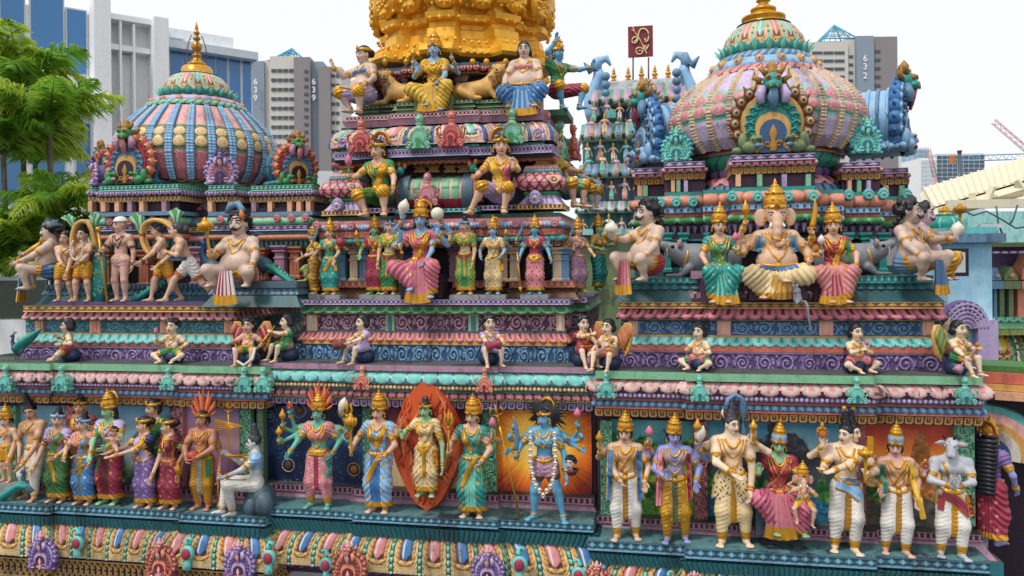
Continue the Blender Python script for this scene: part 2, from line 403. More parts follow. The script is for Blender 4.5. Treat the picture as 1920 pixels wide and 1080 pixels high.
# ---------------------------------------------------------------- signed-distance sculpting -> one continuous skin
class Sdf:
 def __init__(s):s.ops=[];s.lo=np.full(3,1e9);s.hi=np.full(3,-1e9)
 def _b(s,lo,hi):s.lo=np.minimum(s.lo,lo);s.hi=np.maximum(s.hi,hi)
 def cone(s,a,b,ra,rb,k=0.,sq=1.,sub=False):
  a=np.asarray(a,float);b=np.asarray(b,float);r=max(ra,rb)*max(1,sq)
  lo,hi=np.minimum(a,b)-r,np.maximum(a,b)+r
  if not sub:s._b(lo,hi)
  s.ops.append(('c',a,b,ra,rb,k,sq,sub,lo,hi));return s
 def ell(s,c,r,k=0.,R=None,sub=False):
  c=np.asarray(c,float);r=np.asarray(r,float)*np.ones(3);m=r.max() if R is not None else r
  lo,hi=c-m,c+m
  if not sub:s._b(lo,hi)
  s.ops.append(('e',c,r,R,0,k,0,sub,lo,hi));return s
 def fn(s,f):s.ops.append(('f',f));return s
 def eval(s,c):
  s.c=c;s.o=s.lo-3*c
  s.n=np.ceil((s.hi+3*c-s.o)/c).astype(int)+1
  F=np.full(s.n,1e4,np.float32)
  for op in s.ops:
   if op[0]=='f':
    ax=[(s.o[k]+c*np.arange(s.n[k])).astype(np.float32) for k in range(3)]
    F=op[1](F,ax[0][:,None,None],ax[1][None,:,None],ax[2][None,None,:]);continue
   k=op[5];m=k+2.5*c
   i0=np.clip(np.floor((op[8]-m-s.o)/c).astype(int),0,s.n);i1=np.clip(np.ceil((op[9]+m-s.o)/c).astype(int)+1,0,s.n)
   if (i1<=i0).any():continue
   sl=tuple(slice(a,b) for a,b in zip(i0,i1))
   X,Y,Z=[(s.o[q]+c*np.arange(i0[q],i1[q])).astype(np.float32) for q in range(3)]
   X,Y,Z=X[:,None,None],Y[None,:,None],Z[None,None,:]
   if op[0]=='c':
    _,a,b,ra,rb,_,sq=op[:7];isq=1/sq
    ba=b-a;bs=ba*np.array([1,isq,1]);l2=float(bs @ bs)+1e-9
    dx,dy,dz=X-a[0],(Y-a[1])*isq,Z-a[2]
    h=np.clip((dx*bs[0]+dy*bs[1]+dz*bs[2])/l2,0,1)
    d=np.sqrt((dx-h*bs[0])**2+(dy-h*bs[1])**2+(dz-h*bs[2])**2)-(ra+(rb-ra)*h)
    if sq<1:d=d*max(sq,.6)
   else:
    _,cc,r,R=op[:4]
    dx,dy,dz=X-cc[0],Y-cc[1],Z-cc[2]
    if R is not None:
     R=np.asarray(R,np.float32)
     dx,dy,dz=(dx*R[0,0]+dy*R[1,0]+dz*R[2,0],dx*R[0,1]+dy*R[1,1]+dz*R[2,1],dx*R[0,2]+dy*R[1,2]+dz*R[2,2])
    k0=np.sqrt((dx/r[0])**2+(dy/r[1])**2+(dz/r[2])**2)
    k1=np.sqrt((dx/r[0]**2)**2+(dy/r[1]**2)**2+(dz/r[2]**2)**2)+1e-6
    d=k0*(k0-1)/k1
   G=F[sl]
   if op[7]:
    d=-d
    if k>0:hh=np.maximum(k-np.abs(G-d),0)/k;F[sl]=np.maximum(G,d)+hh*hh*k*.25
    else:F[sl]=np.maximum(G,d)
   else:
    if k>0:hh=np.maximum(k-np.abs(G-d),0)/k;F[sl]=np.minimum(G,d)-hh*hh*k*.25
    else:F[sl]=np.minimum(G,d)
  s.F=F
  return s
 def mesh(s,c):
  if not hasattr(s,'F'):s.eval(c)
  return snet(s.F,s.o,s.c)
 def front(s,x,z):
  """y of the first surface met from the viewer's side (-y) at columns (x, z)"""
  i=np.clip(np.round((np.asarray(x)-s.o[0])/s.c).astype(int),0,s.n[0]-1)
  k=np.clip(np.round((np.asarray(z)-s.o[2])/s.c).astype(int),0,s.n[2]-1)
  C=s.F[i,:,k];S=C<0
  j=S.argmax(-1);ok=S.any(-1)
  jj=np.maximum(j,1);q=np.arange(len(jj)) if C.ndim>1 else None
  a,b=C[q,jj-1],C[q,jj]
  y=s.o[1]+s.c*(jj-1+np.clip(a/(a-b+1e-9),0,1))
  return np.where(ok,y,np.nan)
_CO=np.array([(0,0,0),(1,0,0),(0,1,0),(1,1,0),(0,0,1),(1,0,1),(0,1,1),(1,1,1)])
_ED=[(0,1),(2,3),(4,5),(6,7),(0,2),(1,3),(4,6),(5,7),(0,4),(1,5),(2,6),(3,7)]
def snet(F,o,c):
 S=F<0
 n=np.array(F.shape)-1
 cnt=np.zeros(n,np.int8)
 for dx,dy,dz in _CO:cnt+=S[dx:dx+n[0],dy:dy+n[1],dz:dz+n[2]]
 idx=np.argwhere((cnt>0)&(cnt<8))
 if not len(idx):return np.zeros((0,3)),np.zeros((0,4),int)
 ids=np.full(n,-1,np.int64);ids[tuple(idx.T)]=np.arange(len(idx))
 val=np.stack([F[tuple((idx+q).T)] for q in _CO],1)
 acc=np.zeros((len(idx),3));w=np.zeros(len(idx))
 for a,b in _ED:
  va,vb=val[:,a],val[:,b];cr=(va<0)!=(vb<0)
  t=np.where(cr,va/np.where(cr,va-vb,1),0)[:,None]
  acc+=np.where(cr[:,None],_CO[a]+(_CO[b]-_CO[a])*t,0);w+=cr
 V=o+c*(idx+acc/w[:,None])
 Q=[]
 for ax in range(3):
  u,v=[(1,2),(2,0),(0,1)][ax]
  a=[slice(1,-1)]*3;b=[slice(1,-1)]*3
  a[ax]=slice(0,-1);b[ax]=slice(1,None)
  A,B=S[tuple(a)],S[tuple(b)]
  e=np.argwhere(A!=B)
  if not len(e):continue
  fl=A[tuple(e.T)]
  off=np.ones(3,int);off[ax]=0
  e=e+off
  eu=np.zeros(3,int);eu[u]=1;ev=np.zeros(3,int);ev[v]=1
  q=np.stack([ids[tuple((e-eu-ev).T)],ids[tuple((e-ev).T)],ids[tuple(e.T)],ids[tuple((e-eu).T)]],1)
  q[~fl]=q[~fl][:,::-1]
  Q.append(q)
 Q=np.concatenate(Q)
 return V,Q[(Q>=0).all(1)]
def vnormals(V,Q):
 n=np.cross(V[Q[:,2]]-V[Q[:,0]],V[Q[:,3]]-V[Q[:,1]])
 N=np.zeros_like(V)
 for k in range(4):np.add.at(N,Q[:,k],n)
 return N/(np.linalg.norm(N,axis=1,keepdims=True)+1e-12)
# ---------------------------------------------------------------- heads, hair, crowns (head height = 1, face towards -y)
TPL={}
def eyes(mb,s=1.,z=.04,x=.135,y=-.335,brow=.145):
 for sd in (-1,1):
  ball(mb,(sd*x,y,z),(.082*s,.055,.042*s),12,8,1)
  ball(mb,(sd*x,y-.040,z),(.033*s,.022,.036*s),8,6,2)
  a=np.linspace(-1,1,7)
  tube(mb,np.column_stack([sd*x+a*.095*s,y-.040+.05*a**2,z+.045*s*(1-a**2)+.004]),.016*s,5,2)
  tube(mb,np.column_stack([sd*(x+.005)+a*.115*s,y-.025+.05*a**2-.03*(1-a*a),z+(brow-.04)*s+.035*s*(1-a**2)-.015]),np.array([.008,.02,.024,.024,.022,.018,.007])*s,5,2)
def head_tpl(kind,cell=.04):
 key=('head',kind,cell)
 if key in TPL:return TPL[key]
 s=Sdf();mb=MB()
 fe=kind in ('f','child')
 s.ell((0,.07,.13),(.335,.39,.37))
 s.ell((0,-.09,-.15),(.27 if fe else .285,.27,.345),.14)
 s.ell((0,-.225,-.405),(.10 if fe else .13,.10,.08),.1)
 for q in (-1,1):
  s.ell((q*.155,-.235,-.13),(.095,.095,.10) if kind!='child' else (.13,.11,.12),.1)
  s.ell((q*.335,.03,-.02),(.045,.085,.135),.03)
 s.cone((-.17,-.30,.115),(.17,-.30,.115),.05,.05,.08)
 for q in (-1,1):s.ell((q*.135,-.41,.04),(.09,.065,.052),.06,sub=True)
 s.cone((0,-.345,.08),(0,-.435,-.115),.03,.055,.05)
 for q in (-1,1):s.ell((q*.05,-.395,-.135),(.04,.045,.035),.03)
 s.cone((-.075,-.345,-.265),(.075,-.345,-.265),.024,.024,.04)
 s.cone((-.06,-.345,-.315),(.06,-.345,-.315),.03,.03,.03)
 s.cone((0,.05,-.3),(0,.1,-.62),.19,.19,.08)
 if kind=='demon':s.ell((0,-.3,-.2),(.2,.12,.1),.08)
 V,Q=s.mesh(cell)
 fc=V[Q].mean(1)
 lip=(np.abs(fc[:,2]+.288)<.055-.22*np.abs(fc[:,0]))&(np.abs(fc[:,0])<.11)&(fc[:,1]<-.31)
 mb.add(V,Q,np.where(lip,3,0))
 eyes(mb,{'demon':1.35,'child':1.15}.get(kind,1.05))
 if kind=='demon':
  for q in (-1,1):
   t=np.linspace(0,1,8)
   tube(mb,np.column_stack([q*t*.30,-.42+.14*t**2,-.205-.07*np.sin(t*PI)+.10*t**3]),.052*(1-t)**.6+.006,6,2)
 TPL[key]=mb
 return mb
def _cap(s,grow=1.,y=.0):
 s.ell((0,.085,.15),(.365*grow,.42*grow,.405*grow))
 s.fn(lambda F,X,Y,Z:np.maximum(F,-(Y*.795+Z*.606-(-.045+y))))
def hair_tpl(kind,cell=.05):
 key=('hair',kind,cell)
 if key in TPL:return TPL[key]
 s=Sdf();mb=MB();r=random.Random(zlib.crc32(kind.encode()))
 _cap(s)
 if kind=='bun':s.ell((0,.18,.62),(.2,.2,.19),.05)
 if kind=='backbun':s.ell((0,.52,.12),(.2,.22,.24),.05)
 if kind in ('long','longbun'):
  for q in (-1,1):
   s.cone((q*.30,.14,.1),(q*.36,.22,-.55),.14,.12,.08);s.cone((q*.36,.22,-.55),(q*.42,.2,-1.05),.12,.06,.08)
  s.cone((0,.3,.1),(0,.36,-1.0),.24,.2,.1)
  if kind=='longbun':s.ell((0,.14,.60),(.2,.2,.2),.05);s.cone((-.13,.14,.72),(.13,.14,.78),.07,.07,.03)
 if kind=='wild':
  for i in range(26):
   a=PI*(-.30+1.6*i/25);d=np.array([math.cos(a),.25,math.sin(a)*.8]);p=np.array([0,.15,.12])
   L=.95+r.random()*.45
   s.cone(p+d*.3,p+d*(.3+L*.5)+(0,0,.05),.10,.075,.03);s.cone(p+d*(.3+L*.5)+(0,0,.05),p+d*(.35+L)+(0,r.uniform(-.1,.1),r.uniform(-.3,.1)),.075,.015,.02)
  s.cone((-.3,.2,0),(-.5,.25,-.7),.15,.05,.05);s.cone((.3,.2,0),(.5,.25,-.7),.15,.05,.05)
 if kind in ('curly','curlyshort'):
  for i in range(64 if kind=='curly' else 40):
   a=r.uniform(-PI,PI);z=r.uniform(-.55 if kind=='curly' else-.1,.52);rr=.40 if z>-.1 else .40
   x,y=rr*math.sin(a)*math.sqrt(max(.05,1-max(z-.1,0)**2*4.5)),.13+.42*math.cos(a)*math.sqrt(max(.05,1-max(z-.1,0)**2*4.5))
   if y*.795+z*.606<.02:continue
   s.ell((x,y,z),r.uniform(.085,.13),.02)
 if kind=='bob':
  for q in (-1,1):s.ell((q*.33,.16,-.12),(.12,.24,.26),.08)
  s.ell((0,.34,-.1),(.3,.16,.3),.1)
 if kind=='jata':
  for i in range(5):
   z=.55+i*.13;q=.27-.025*i
   s.ell((0,.1,z),(q,q,.09),.02)
  s.cone((0,.1,.5),(0,.1,1.1),.2,.12,.03)
 if kind=='jatawave':
  for i in range(7):
   z=.5+i*.115;q=.30-.035*i
   s.ell((0,.1,z),(q,q,.085),.02)
  s.cone((0,.1,.5),(0,.1,1.2),.2,.06,.03)
 if kind=='short':pass
 V,Q=s.mesh(cell)
 st=0.012*np.sin(V[:,0]*40+V[:,2]*12)
 V=V+vnormals(V,Q)*st[:,None]
 mb.add(V,Q,0)
 TPL[key]=mb
 return mb
def leafpts(w,h,n=14,tip=1.6):
 t=np.linspace(0,1,n)
 x=w*np.sin(PI*t**.75)*(1-.25*t)
 return np.concatenate([np.column_stack([x,h*t]),np.column_stack([-x[::-1][1:-1],h*t[::-1][1:-1]])])
def flame(mb,base,tip,w,mi,th=.05,bend=0.):
 base,tip=np.asarray(base,float),np.asarray(tip,float)
 t=np.linspace(0,1,9);mid=base+(tip-base)*t[:,None];mid[:,0]+=bend*np.sin(t*PI)
 r=w*np.sin(PI*np.clip(t*.85+.15,0,1))+.004
 tube(mb,mid,r,8,mi,flat=.55)
KIRITA=[(.36,.10),(.43,.16),(.45,.21),(.45,.27),(.40,.30),(.42,.36),(.43,.46),(.39,.60),(.32,.72),(.35,.75),(.35,.80),(.25,.83),(.27,.92),(.22,.98),(.14,1.0),(.17,1.04),(.15,1.09),(.06,1.12),(.08,1.17),(.06,1.23),(.015,1.33),(0,1.36)]
def crown_tpl(kind):
 key=('crown',kind)
 if key in TPL:return TPL[key]
 mb=MB();y=.07
 base=kind.split('+')[0]
 Mx=mat4((0,y,0))
 if base=='kirita':
  lathe(mb,KIRITA,20,0,Mx)
  for z,n,rr in ((.24,14,.45),(.50,10,.42),(.775,10,.35)):
   for i in range(n):
    a=2*PI*i/n;ball(mb,(math.cos(a)*rr,y+math.sin(a)*rr,z),.045 if z>.3 else .035,6,4,1 if i%2 else 0)
  prism(mb,leafpts(.11,.42)+(0,.18),y-.50,y-.42,0,bev=.3);ball(mb,(0,y-.50,.32),(.045,.03,.06),8,6,1)
 if base=='tall':
  lathe(mb,[(r*(1 if z<.7 else 1.0),z*1.18-.02) for r,z in KIRITA],20,[0]*4+[2]*3+[0]*14,Mx)
  for i in range(14):
   a=2*PI*i/14;ball(mb,(math.cos(a)*.45,y+math.sin(a)*.45,.27),.045,6,4,1)
  prism(mb,leafpts(.12,.5)+(0,.18),y-.50,y-.42,0,bev=.3)
 if base=='tiara':
  lathe(mb,[(.40,.16),(.44,.2),(.44,.30),(.40,.34)],20,0,Mx)
  prism(mb,leafpts(.12,.34)+(0,.18),y-.50,y-.42,0,bev=.3);ball(mb,(0,y-.5,.3),(.05,.03,.06),8,6,1)
 if base=='cap':
  lathe(mb,[(.44,.22),(.46,.26),(.42,.30),(.40,.36),(.30,.50),(.12,.56),(0,.57)],18,0,Mx)
 for q in (-1,1):
  if base!='cap':
   ball(mb,(q*.39,.02,-.14),(.05,.07,.09),8,6,0);ball(mb,(q*.40,.0,-.28),(.06,.07,.06),8,6,0)
 if '+ring' in kind:
  a=np.linspace(-.15,PI+.15,22)
  tube(mb,np.column_stack([.52*np.cos(a),np.full(22,.42),.34+.62*np.sin(a)]),.07,8,0)
  tube(mb,np.column_stack([.40*np.cos(a),np.full(22,.42),.34+.5*np.sin(a)]),.05,6,1)
 if '+horn' in kind:
  a=np.linspace(-.6,PI*.80,16)
  tube(mb,np.column_stack([.14+.44*np.cos(a),np.full(16,.3),.66+.46*np.sin(a)]),np.linspace(.05,.085,16),8,0)
 if '+flame' in kind:
  for i in range(11):
   a=PI*(.04+.92*i/10);L=.75+.55*math.sin(a)**2+(.12 if i%2 else 0)
   d=np.array([math.cos(a)*.62,0,.35+math.sin(a)*.75]);b=np.array([math.cos(a)*.4,.22,.12+.3*math.sin(a)])
   flame(mb,b,b+d*L,.13,3 if i%2 else 4,bend=.06*(-1)**i)
 if '+halo' in kind:
  a=np.linspace(0,2*PI,25)[:-1]
  prism(mb,np.column_stack([.52*np.cos(a),.42+.56*np.sin(a)]),.26,.34,1,bev=.15)
  for q in a:ball(mb,(.5*math.cos(q),.27,.42+.54*math.sin(q)),.06,6,4,0)
 TPL[key]=mb
 return mb
# ---------------------------------------------------------------- the figure builder
def ik(a,t,la,lb,hint):
 a,t=np.asarray(a,float),np.asarray(t,float)
 d=t-a;L=np.linalg.norm(d)
 if L>(la+lb)*.985:
  f=L/((la+lb)*.985);la*=f;lb*=f
 if L<abs(la-lb)*1.05+1e-6:L=abs(la-lb)*1.05+1e-6
 u=unit(d);c=np.clip((la*la+L*L-lb*lb)/(2*la*L),-1,1)
 h=np.asarray(hint,float);h=unit(h-u*(h @ u))
 return a+u*la*c+h*la*math.sqrt(max(0,1-c*c))
def fingers(mb,w,fd,pn,hs,curl,side,mi=0):
 fd,pn=unit(fd),np.asarray(pn,float)
 pn=unit(pn-fd*(pn @ fd));ac=np.cross(fd,pn)*(1 if side<0 else-1)
 r=hs*.068
 for i,L in enumerate((.44,.49,.46,.36)):
  p=w+fd*hs*(.46-.02*abs(i-1))+ac*hs*(.165-.11*i)
  pts=[p-fd*hs*.1,p];ang=math.radians(curl[0])*(.8+.12*i);seg=L*hs*.40;sp=ac*(.10-.06*i)
  for q in range(3):
   d=unit(fd*math.cos(ang)+pn*math.sin(ang)+sp*(1 if q==0 else .3));p=p+d*seg*(1,.85,.7)[q];pts.append(p);ang+=math.radians(curl[1])
  tube(mb,pts,[r,r*1.02,r*.95,r*.85,r*.55],6,mi)
 p=w+fd*hs*.14+ac*hs*.15;d=unit(ac*.75+fd*.65+pn*.25);d2=unit(ac*.25+fd*.85+pn*(.3+curl[0]/110))
 tube(mb,[p-ac*hs*.08,p,p+d*hs*.2,p+d*hs*.2+d2*hs*.17,p+d*hs*.2+d2*hs*.27],[r*1.3,r*1.25,r*1.1,r*.95,r*.6],6,mi)
GEST={
 'up':((.1,-.15,1),(0,-1,0),(8,6)),'down':((0,-.25,-1),(0,-1,.1),(10,8)),'rest':(None,None,(22,16)),'grip':(None,None,(75,62)),
 'gripup':((0,-.5,.8),None,(75,62)),'flat':(None,(0,-.2,1),(6,6)),'point':(None,None,(12,10)),'out':((.9,-.2,.1),(0,-1,0),(12,10)),'pray':((.12,-.3,1),(1,0,0),(5,4)),'fan':((.5,-.3,.7),(0,-1,0),(10,8))}
def torus(mb,c,ax,R,r,mi=0,n=18,m=6,sq=1.):
 fr=frame(ax);a=np.arange(n)*2*PI/n
 P=np.asarray(c)+(np.cos(a)[:,None]*fr[:,0]+np.sin(a)[:,None]*fr[:,1])*R
 t=-np.sin(a)[:,None]*fr[:,0]+np.cos(a)[:,None]*fr[:,1]
 rad=np.cos(a)[:,None]*fr[:,0]+np.sin(a)[:,None]*fr[:,1]
 b=np.arange(m)*2*PI/m
 V=P[:,None]+r*(rad[:,None]*np.cos(b)[None,:,None]+fr[:,2]*sq*np.sin(b)[None,:,None])
 i,j=np.meshgrid(np.arange(n),np.arange(m),indexing='ij');i2,j2=(i+1)%n,(j+1)%m
 mb.add(V.reshape(-1,3),np.stack([i*m+j,i2*m+j,i2*m+j2,i*m+j2],-1).reshape(-1,4),mi)
FIGS=[]
def figure(label,px,Y,Z,S,sex='m',skin='skin',yaw=0.,lean=0.,pitch=0.,tw=0.,pel=None,feet=None,knees=None,toe=None,arms=(),head=(0,0,0),hs=None,face=None,hair='short',haircol='hair',
   crown=None,ccol='gold',cacc='crimson',belly=0.,fat=1.,low=None,lowc=('white','gold','gold','gold'),up=None,upc=('pink','gold'),sash=(),neck=2,neckc='gold',belt='gold',items=(),pleatc=None,hem=None,
   armlet=True,anklet=True,cat='statue',name='painted_statue',group=None,cell=None,extra=None,short=0.6,base=None,legs=True,bare_head=False,hw=1.,dx=0.,shoulders=1.):
 loc=onz(px,Z,Y);m=mpp(loc)
 rng=random.Random(int(px*7+S));f=fat*.95
 root=empty(name,loc,yaw,label=label,category=cat)
 if group:root['group']=group
 c=cell or max(1.15,S/190)
 E=lambda x,fw,z:np.array([x,-fw,z],float)
 Rt=rot('z',tw) @ rot('x',pitch) @ rot('y',lean)
 pv=E(*(pel if pel else (0,0,.5*S)))
 T=lambda x,fw,z:pv+Rt @ (E(x,fw,z)*S)
 fem=sex=='f';kid=sex=='c'
 hs=hs or (.155 if not kid else .24)*S
 sw=(.106 if fem else .118)*shoulders
 th=.0 if not kid else-.07
 feet=feet or ((-.058*S,0,0),(.058*S,0,0))
 A=[E(*q)+(0,0,.042*S) for q in feet]
 H=[T(-.052*f,0,-.005),T(.052*f,0,-.005)]
 K=[]
 for q in range(2):
  if knees:K.append(E(*knees[q]))
  else:K.append(ik(H[q],A[q],.235*S,.225*S,(.35*(-1,1)[q],-1,0)))
 toe=toe or ((-.25,1),(.25,1))
 nb=T(0,0,.325+th);hc=T(0,.02,.347+th)+np.array([0,0,.47*hs]) @ np.eye(3)+Rt @ np.array([0,0,.03*hs])
 HR=rot('z',head[0]) @ rot('x',head[1]) @ rot('y',head[2])
 sh=[T(-sw,0,.285+th),T(sw,0,.285+th)]
 b=Sdf();k=.045*S
 def trunk(s,g=0.,lo=True):
  s.cone(T(0,0,0.0),T(0,0,.10),(.086 if fem else .080)*S*f+g,(.062 if fem else .068)*S*f+g,0,.8)
  s.cone(T(0,0,.10),T(0,0,.235+th),(.062 if fem else .068)*S*f+g,(.078 if fem else .090)*S*f+g,k,.78)
  s.cone(T(-.055*shoulders,0,.262+th),T(.055*shoulders,0,.262+th),.062*S*f+g,.062*S*f+g,k,.85)
  for q in (0,1):s.ell(sh[q],.042*S*min(f,1.2)+g,k)
  if fem:
   for q in (-1,1):s.ell(T(q*.044,.056,.215),.040*S+g,.02*S)
  elif not kid:
   for q in (-1,1):s.ell(T(q*.047*f,.052*f,.237),(.048*S*f+g,.03*S+g,.036*S+g),.025*S)
  if belly:s.ell(T(0,.035+belly*.25,.085),(.085*S*f+belly*.5*S+g,belly*S+g,belly*S*1.05+g),k)
 trunk(b)
 for q in (-1,1):b.cone(T(q*.075*shoulders,.0,.302+th),T(0,-.005,.335+th),.03*S,.034*S,.035*S)
 b.cone(T(0,0,.30+th),hc+HR @ np.array([0,.08,-.2])*hs,(.036 if fem else .042)*S*(1.15 if f>1.2 else 1),(.034 if fem else .042)*S,.03*S)
 if legs:
  for q in (0,1):
   b.cone(H[q],K[q],.070*S*f,.043*S*f,.03*S)
   b.cone(K[q],A[q],.042*S*f,.024*S*f,.02*S)
   mid=K[q]+(A[q]-K[q])*.30;bk=unit(np.cross(A[q]-K[q],(1,0,0)))*(-1 if np.cross(A[q]-K[q],(1,0,0))[1]<0 else 1)
   b.ell(mid+bk*.012*S,(.036*S*f,.036*S*f,.07*S),.03*S)
   tx,tf=toe[q];d=unit(E(tx,tf,0));hl=A[q]-(0,0,.022*S)
   b.cone(A[q],hl-d*.02*S,.024*S,.022*S,.02*S)
   b.cone(hl,hl+d*.085*S-(0,0,.006*S),.024*S,.017*S,.02*S)
   sd=np.cross(d,(0,0,1))
   for w in range(5):
    o=(w-2)*.0125*S
    b.cone(hl+d*.08*S+sd*o*.9-(0,0,.004*S),hl+d*(.112-.006*abs(w-1.5))*S+sd*o-(0,0,.009*S),.0085*S,.0075*S,.006*S)
 hm=MB();HP=[];JW=[]
 def jewel(nm):JW.append((nm,MB()));return JW[-1][1]
 hl_=.105*S*hw
 for ar in arms:
  ar=list(ar)+[None]*(5-len(ar))
  side,tgt,g,hint,sc=ar
  w=E(*tgt);s0=sh[0 if side<0 else 1]
  extra_arm=sc=='x'
  if extra_arm:s0=s0+Rt @ np.array([0,.02*S,.0])
  el=ik(s0,w,.172*S,.158*S,hint or (side*.7,.35,-.6))
  ra=(.036 if fem else .040)*S*(f**.8)*(.8 if extra_arm else 1)*(1.1 if kid else 1)
  b.cone(s0,el,ra,ra*.78,.025*S);b.cone(el,w,ra*.78,ra*.52,.015*S)
  b.ell(s0+(el-s0)*.5,ra*1.0,.03*S)
  fa=unit(w-el)
  fd,pn,cu=GEST[g]
  fd=fa if fd is None else unit(np.array(fd,float)*((-side if fd[0]>.3 else side),1,1))
  if pn is None:pn=np.cross(fd,(1,0,0));pn=unit(np.array([-side*.9,-.45,.1]))
  pn=np.array(pn,float)*((side if g=='pray' else 1)*(-1 if g=='pray' else 1),1,1)
  if abs(unit(pn) @ fd)>.93:pn=np.array([0,-1,.3])
  acr=unit(np.cross(fd,pn-fd*(pn @ fd)))
  for q in (-1.4,0,1.4):b.cone(w,w+fd*hl_*.47+acr*q*hl_*.085,ra*.5,hl_*.085,.006*S)
  fingers(hm,w,fd,pn,hl_,cu,side)
  HP.append((w+fd*hl_*.5+unit(pn)*hl_*.12,fd,pn,w))
  if armlet:
   jw=jewel('armlet')
   torus(jw,s0+(el-s0)*.62,el-s0,ra*.93,.009*S,0);torus(jw,s0+(el-s0)*.70,el-s0,ra*.90,.007*S,0)
   ball(jw,s0+(el-s0)*.62+(0,-ra,0),.016*S,8,6,0)
  jw=jewel('bangle')
  torus(jw,el+(w-el)*.90,w-el,ra*.60,.009*S,0);torus(jw,el+(w-el)*.78,w-el,ra*.64,.007*S,0)
 if extra:extra(locals())
 V,Q=b.mesh(c)
 mb=MB();mb.add(V,Q,0);
 if hm.V:mb.join(hm)
 kind=face or ('child' if kid else sex)
 Hx=mat4(hc,HR,hs)
 if not bare_head:mb.join(head_tpl(kind,.04 if hs>20 else .055),Hx)
 obj('body',mb,[skin,'eye','black','lip'],root,False,m)
 fronts=[b]
 def front(x,z):
  x,z=np.broadcast_arrays(np.asarray(x,float),np.asarray(z,float))
  y=np.full(x.shape,np.nan)
  for s in fronts:y=np.fmin(y,s.front(x.ravel(),z.ravel()).reshape(x.shape))
  if np.isnan(y).any():
   ok=~np.isnan(y)
   if not ok.any():return np.zeros_like(y)
   fi=np.where(ok.ravel())[0];bi=np.where(~ok.ravel())[0]
   yy=y.ravel().copy();yy[bi]=yy[fi[np.abs(fi[None]-bi[:,None]).argmin(1)]];y=yy.reshape(y.shape)
  return y
 upz=Rt @ np.array([0,0,1.])
 hz=hem if hem is not None else .06*S
 if low:
  s=Sdf();kk=.04*S;g=(.006 if low=='dhoti' else .012)*S
  s.cone(T(0,0,-.01),T(0,0,.075),(.088 if fem else .084)*S*f+g,.072*S*f+g,0,.84)
  if belly:s.ell(T(0,.02+belly*.2,.02),(.085*S*f+belly*.4*S,belly*S*.9+g,belly*S*.7),kk)
  for q in (0,1):
   if low=='dhoti' and q:mk=(K[0]+K[1])/2;s.cone(pv,mk-(0,0,.05*S),.08*S*f,.045*S,.05*S,.8)
   if low=='shorts':
    s.cone(H[q],H[q]+(K[q]-H[q])*short,.075*S*f+g,.058*S*f+g,.03*S)
   else:
    e=K[q]+(A[q]-K[q])*(.84 if low=='dhoti' else .92)
    s.cone(H[q],K[q],.073*S*f+g,.052*S*f+g,.04*S)
    s.cone(K[q],e,.052*S*f+g,(.034 if low=='dhoti' else .05)*S+g,.03*S if low=='dhoti' else .06*S)
  if low=='skirt':
   mf=(A[0]+A[1])/2;mf[2]=hz;mf[1]=min(A[0][1],A[1][1])
   s.cone(pv,mf+(0,-.01*S,0),.085*S,.075*S,.05*S,.8)
   s.cone(A[0]*(1,1,0)+(0,0,hz),A[1]*(1,1,0)+(0,0,hz),.058*S,.058*S,.05*S)
  if low=='drape':
   mk=(K[0]+K[1])/2;ma=(A[0]+A[1])/2;ma[2]=max(hz,.05*S)
   s.cone(mk+(0,.05*S,0),ma,.07*S,.075*S,.05*S,.7)
  if low!='shorts':s.fn(lambda F,X,Y_,Zz:np.maximum(F,hz-Zz))
  tp=T(0,0,.085);s.fn(lambda F,X,Y_,Zz:np.maximum(F,(X-tp[0])*upz[0]+(Y_-tp[1])*upz[1]+(Zz-tp[2])*upz[2]))
  V,Q=s.mesh(c);N=vnormals(V,Q)
  p=(.034 if low=='dhoti' else .042)*S
  xc=np.interp(V[:,2],[hz,pv[2]],[(A[0][0]+A[1][0])/2,pv[0]])
  xr=V[:,0]-xc
  if low=='dhoti' or low=='shorts':
   dsp=np.sin(2*PI*(V[:,2]+.8*np.abs(np.abs(xr)-.05*S)+.35*xr)/p)*(.17 if low=='dhoti' else .40)
  else:
   mid=np.exp(-(xr/(.055*S))**2)
   dsp=mid*np.sin(2*PI*xr/(p*.62))*.75+(1-mid)*np.sin(2*PI*(V[:,2]*.85+.9*np.abs(xr))/(p*1.25))*.6
  V=V+N*(dsp*.0085*S)[:,None]
  fc=V[Q].mean(1);x2=fc[:,0]-np.interp(fc[:,2],[hz,pv[2]],[(A[0][0]+A[1][0])/2,pv[0]])
  mi=np.zeros(len(Q),int)
  if len(lowc)>2 and lowc[2]!=lowc[0]:
   gx=np.floor(fc[:,0]/(.055*S)).astype(int);gz=np.floor(fc[:,2]/(.06*S)).astype(int)
   ox=((fc[:,0]/(.055*S))%1-.5)+.25*np.sin(gz*3.);oz=(fc[:,2]/(.06*S))%1-.5
   mi=np.where((ox**2+oz**2<.055)&(((gx+gz)%2)==0),2,mi)
  if low=='shorts':
   for q in (0,1):
    d=K[q]-H[q];l=np.linalg.norm(d);t=((fc-H[q]) @ d)/l/l
    mi=np.where((t>short-.01)&((fc[:,0]-pv[0])*(-1,1)[q]>-.02*S),1,mi)
  elif low=='dhoti':
   for q in (0,1):
    e=A[q]+(K[q]-A[q])*.30
    mi=np.where((fc[:,2]<e[2]*.75+hz*.4)&(np.abs(fc[:,0]-A[q][0])<.09*S)&(fc[:,2]<.11*S+min(A[0][2],A[1][2])),1,mi)
   mi=np.where((np.abs(x2)<.024*S)&(fc[:,1]<pv[1])&(len(lowc)>3),3,mi)
  else:
   mi=np.where(fc[:,2]<hz+.05*S,1,mi)
   if pleatc:mi=np.where((np.abs(x2)<.05*S)&(fc[:,2]>hz+.05*S)&(fc[:,1]<pv[1]),3,mi)
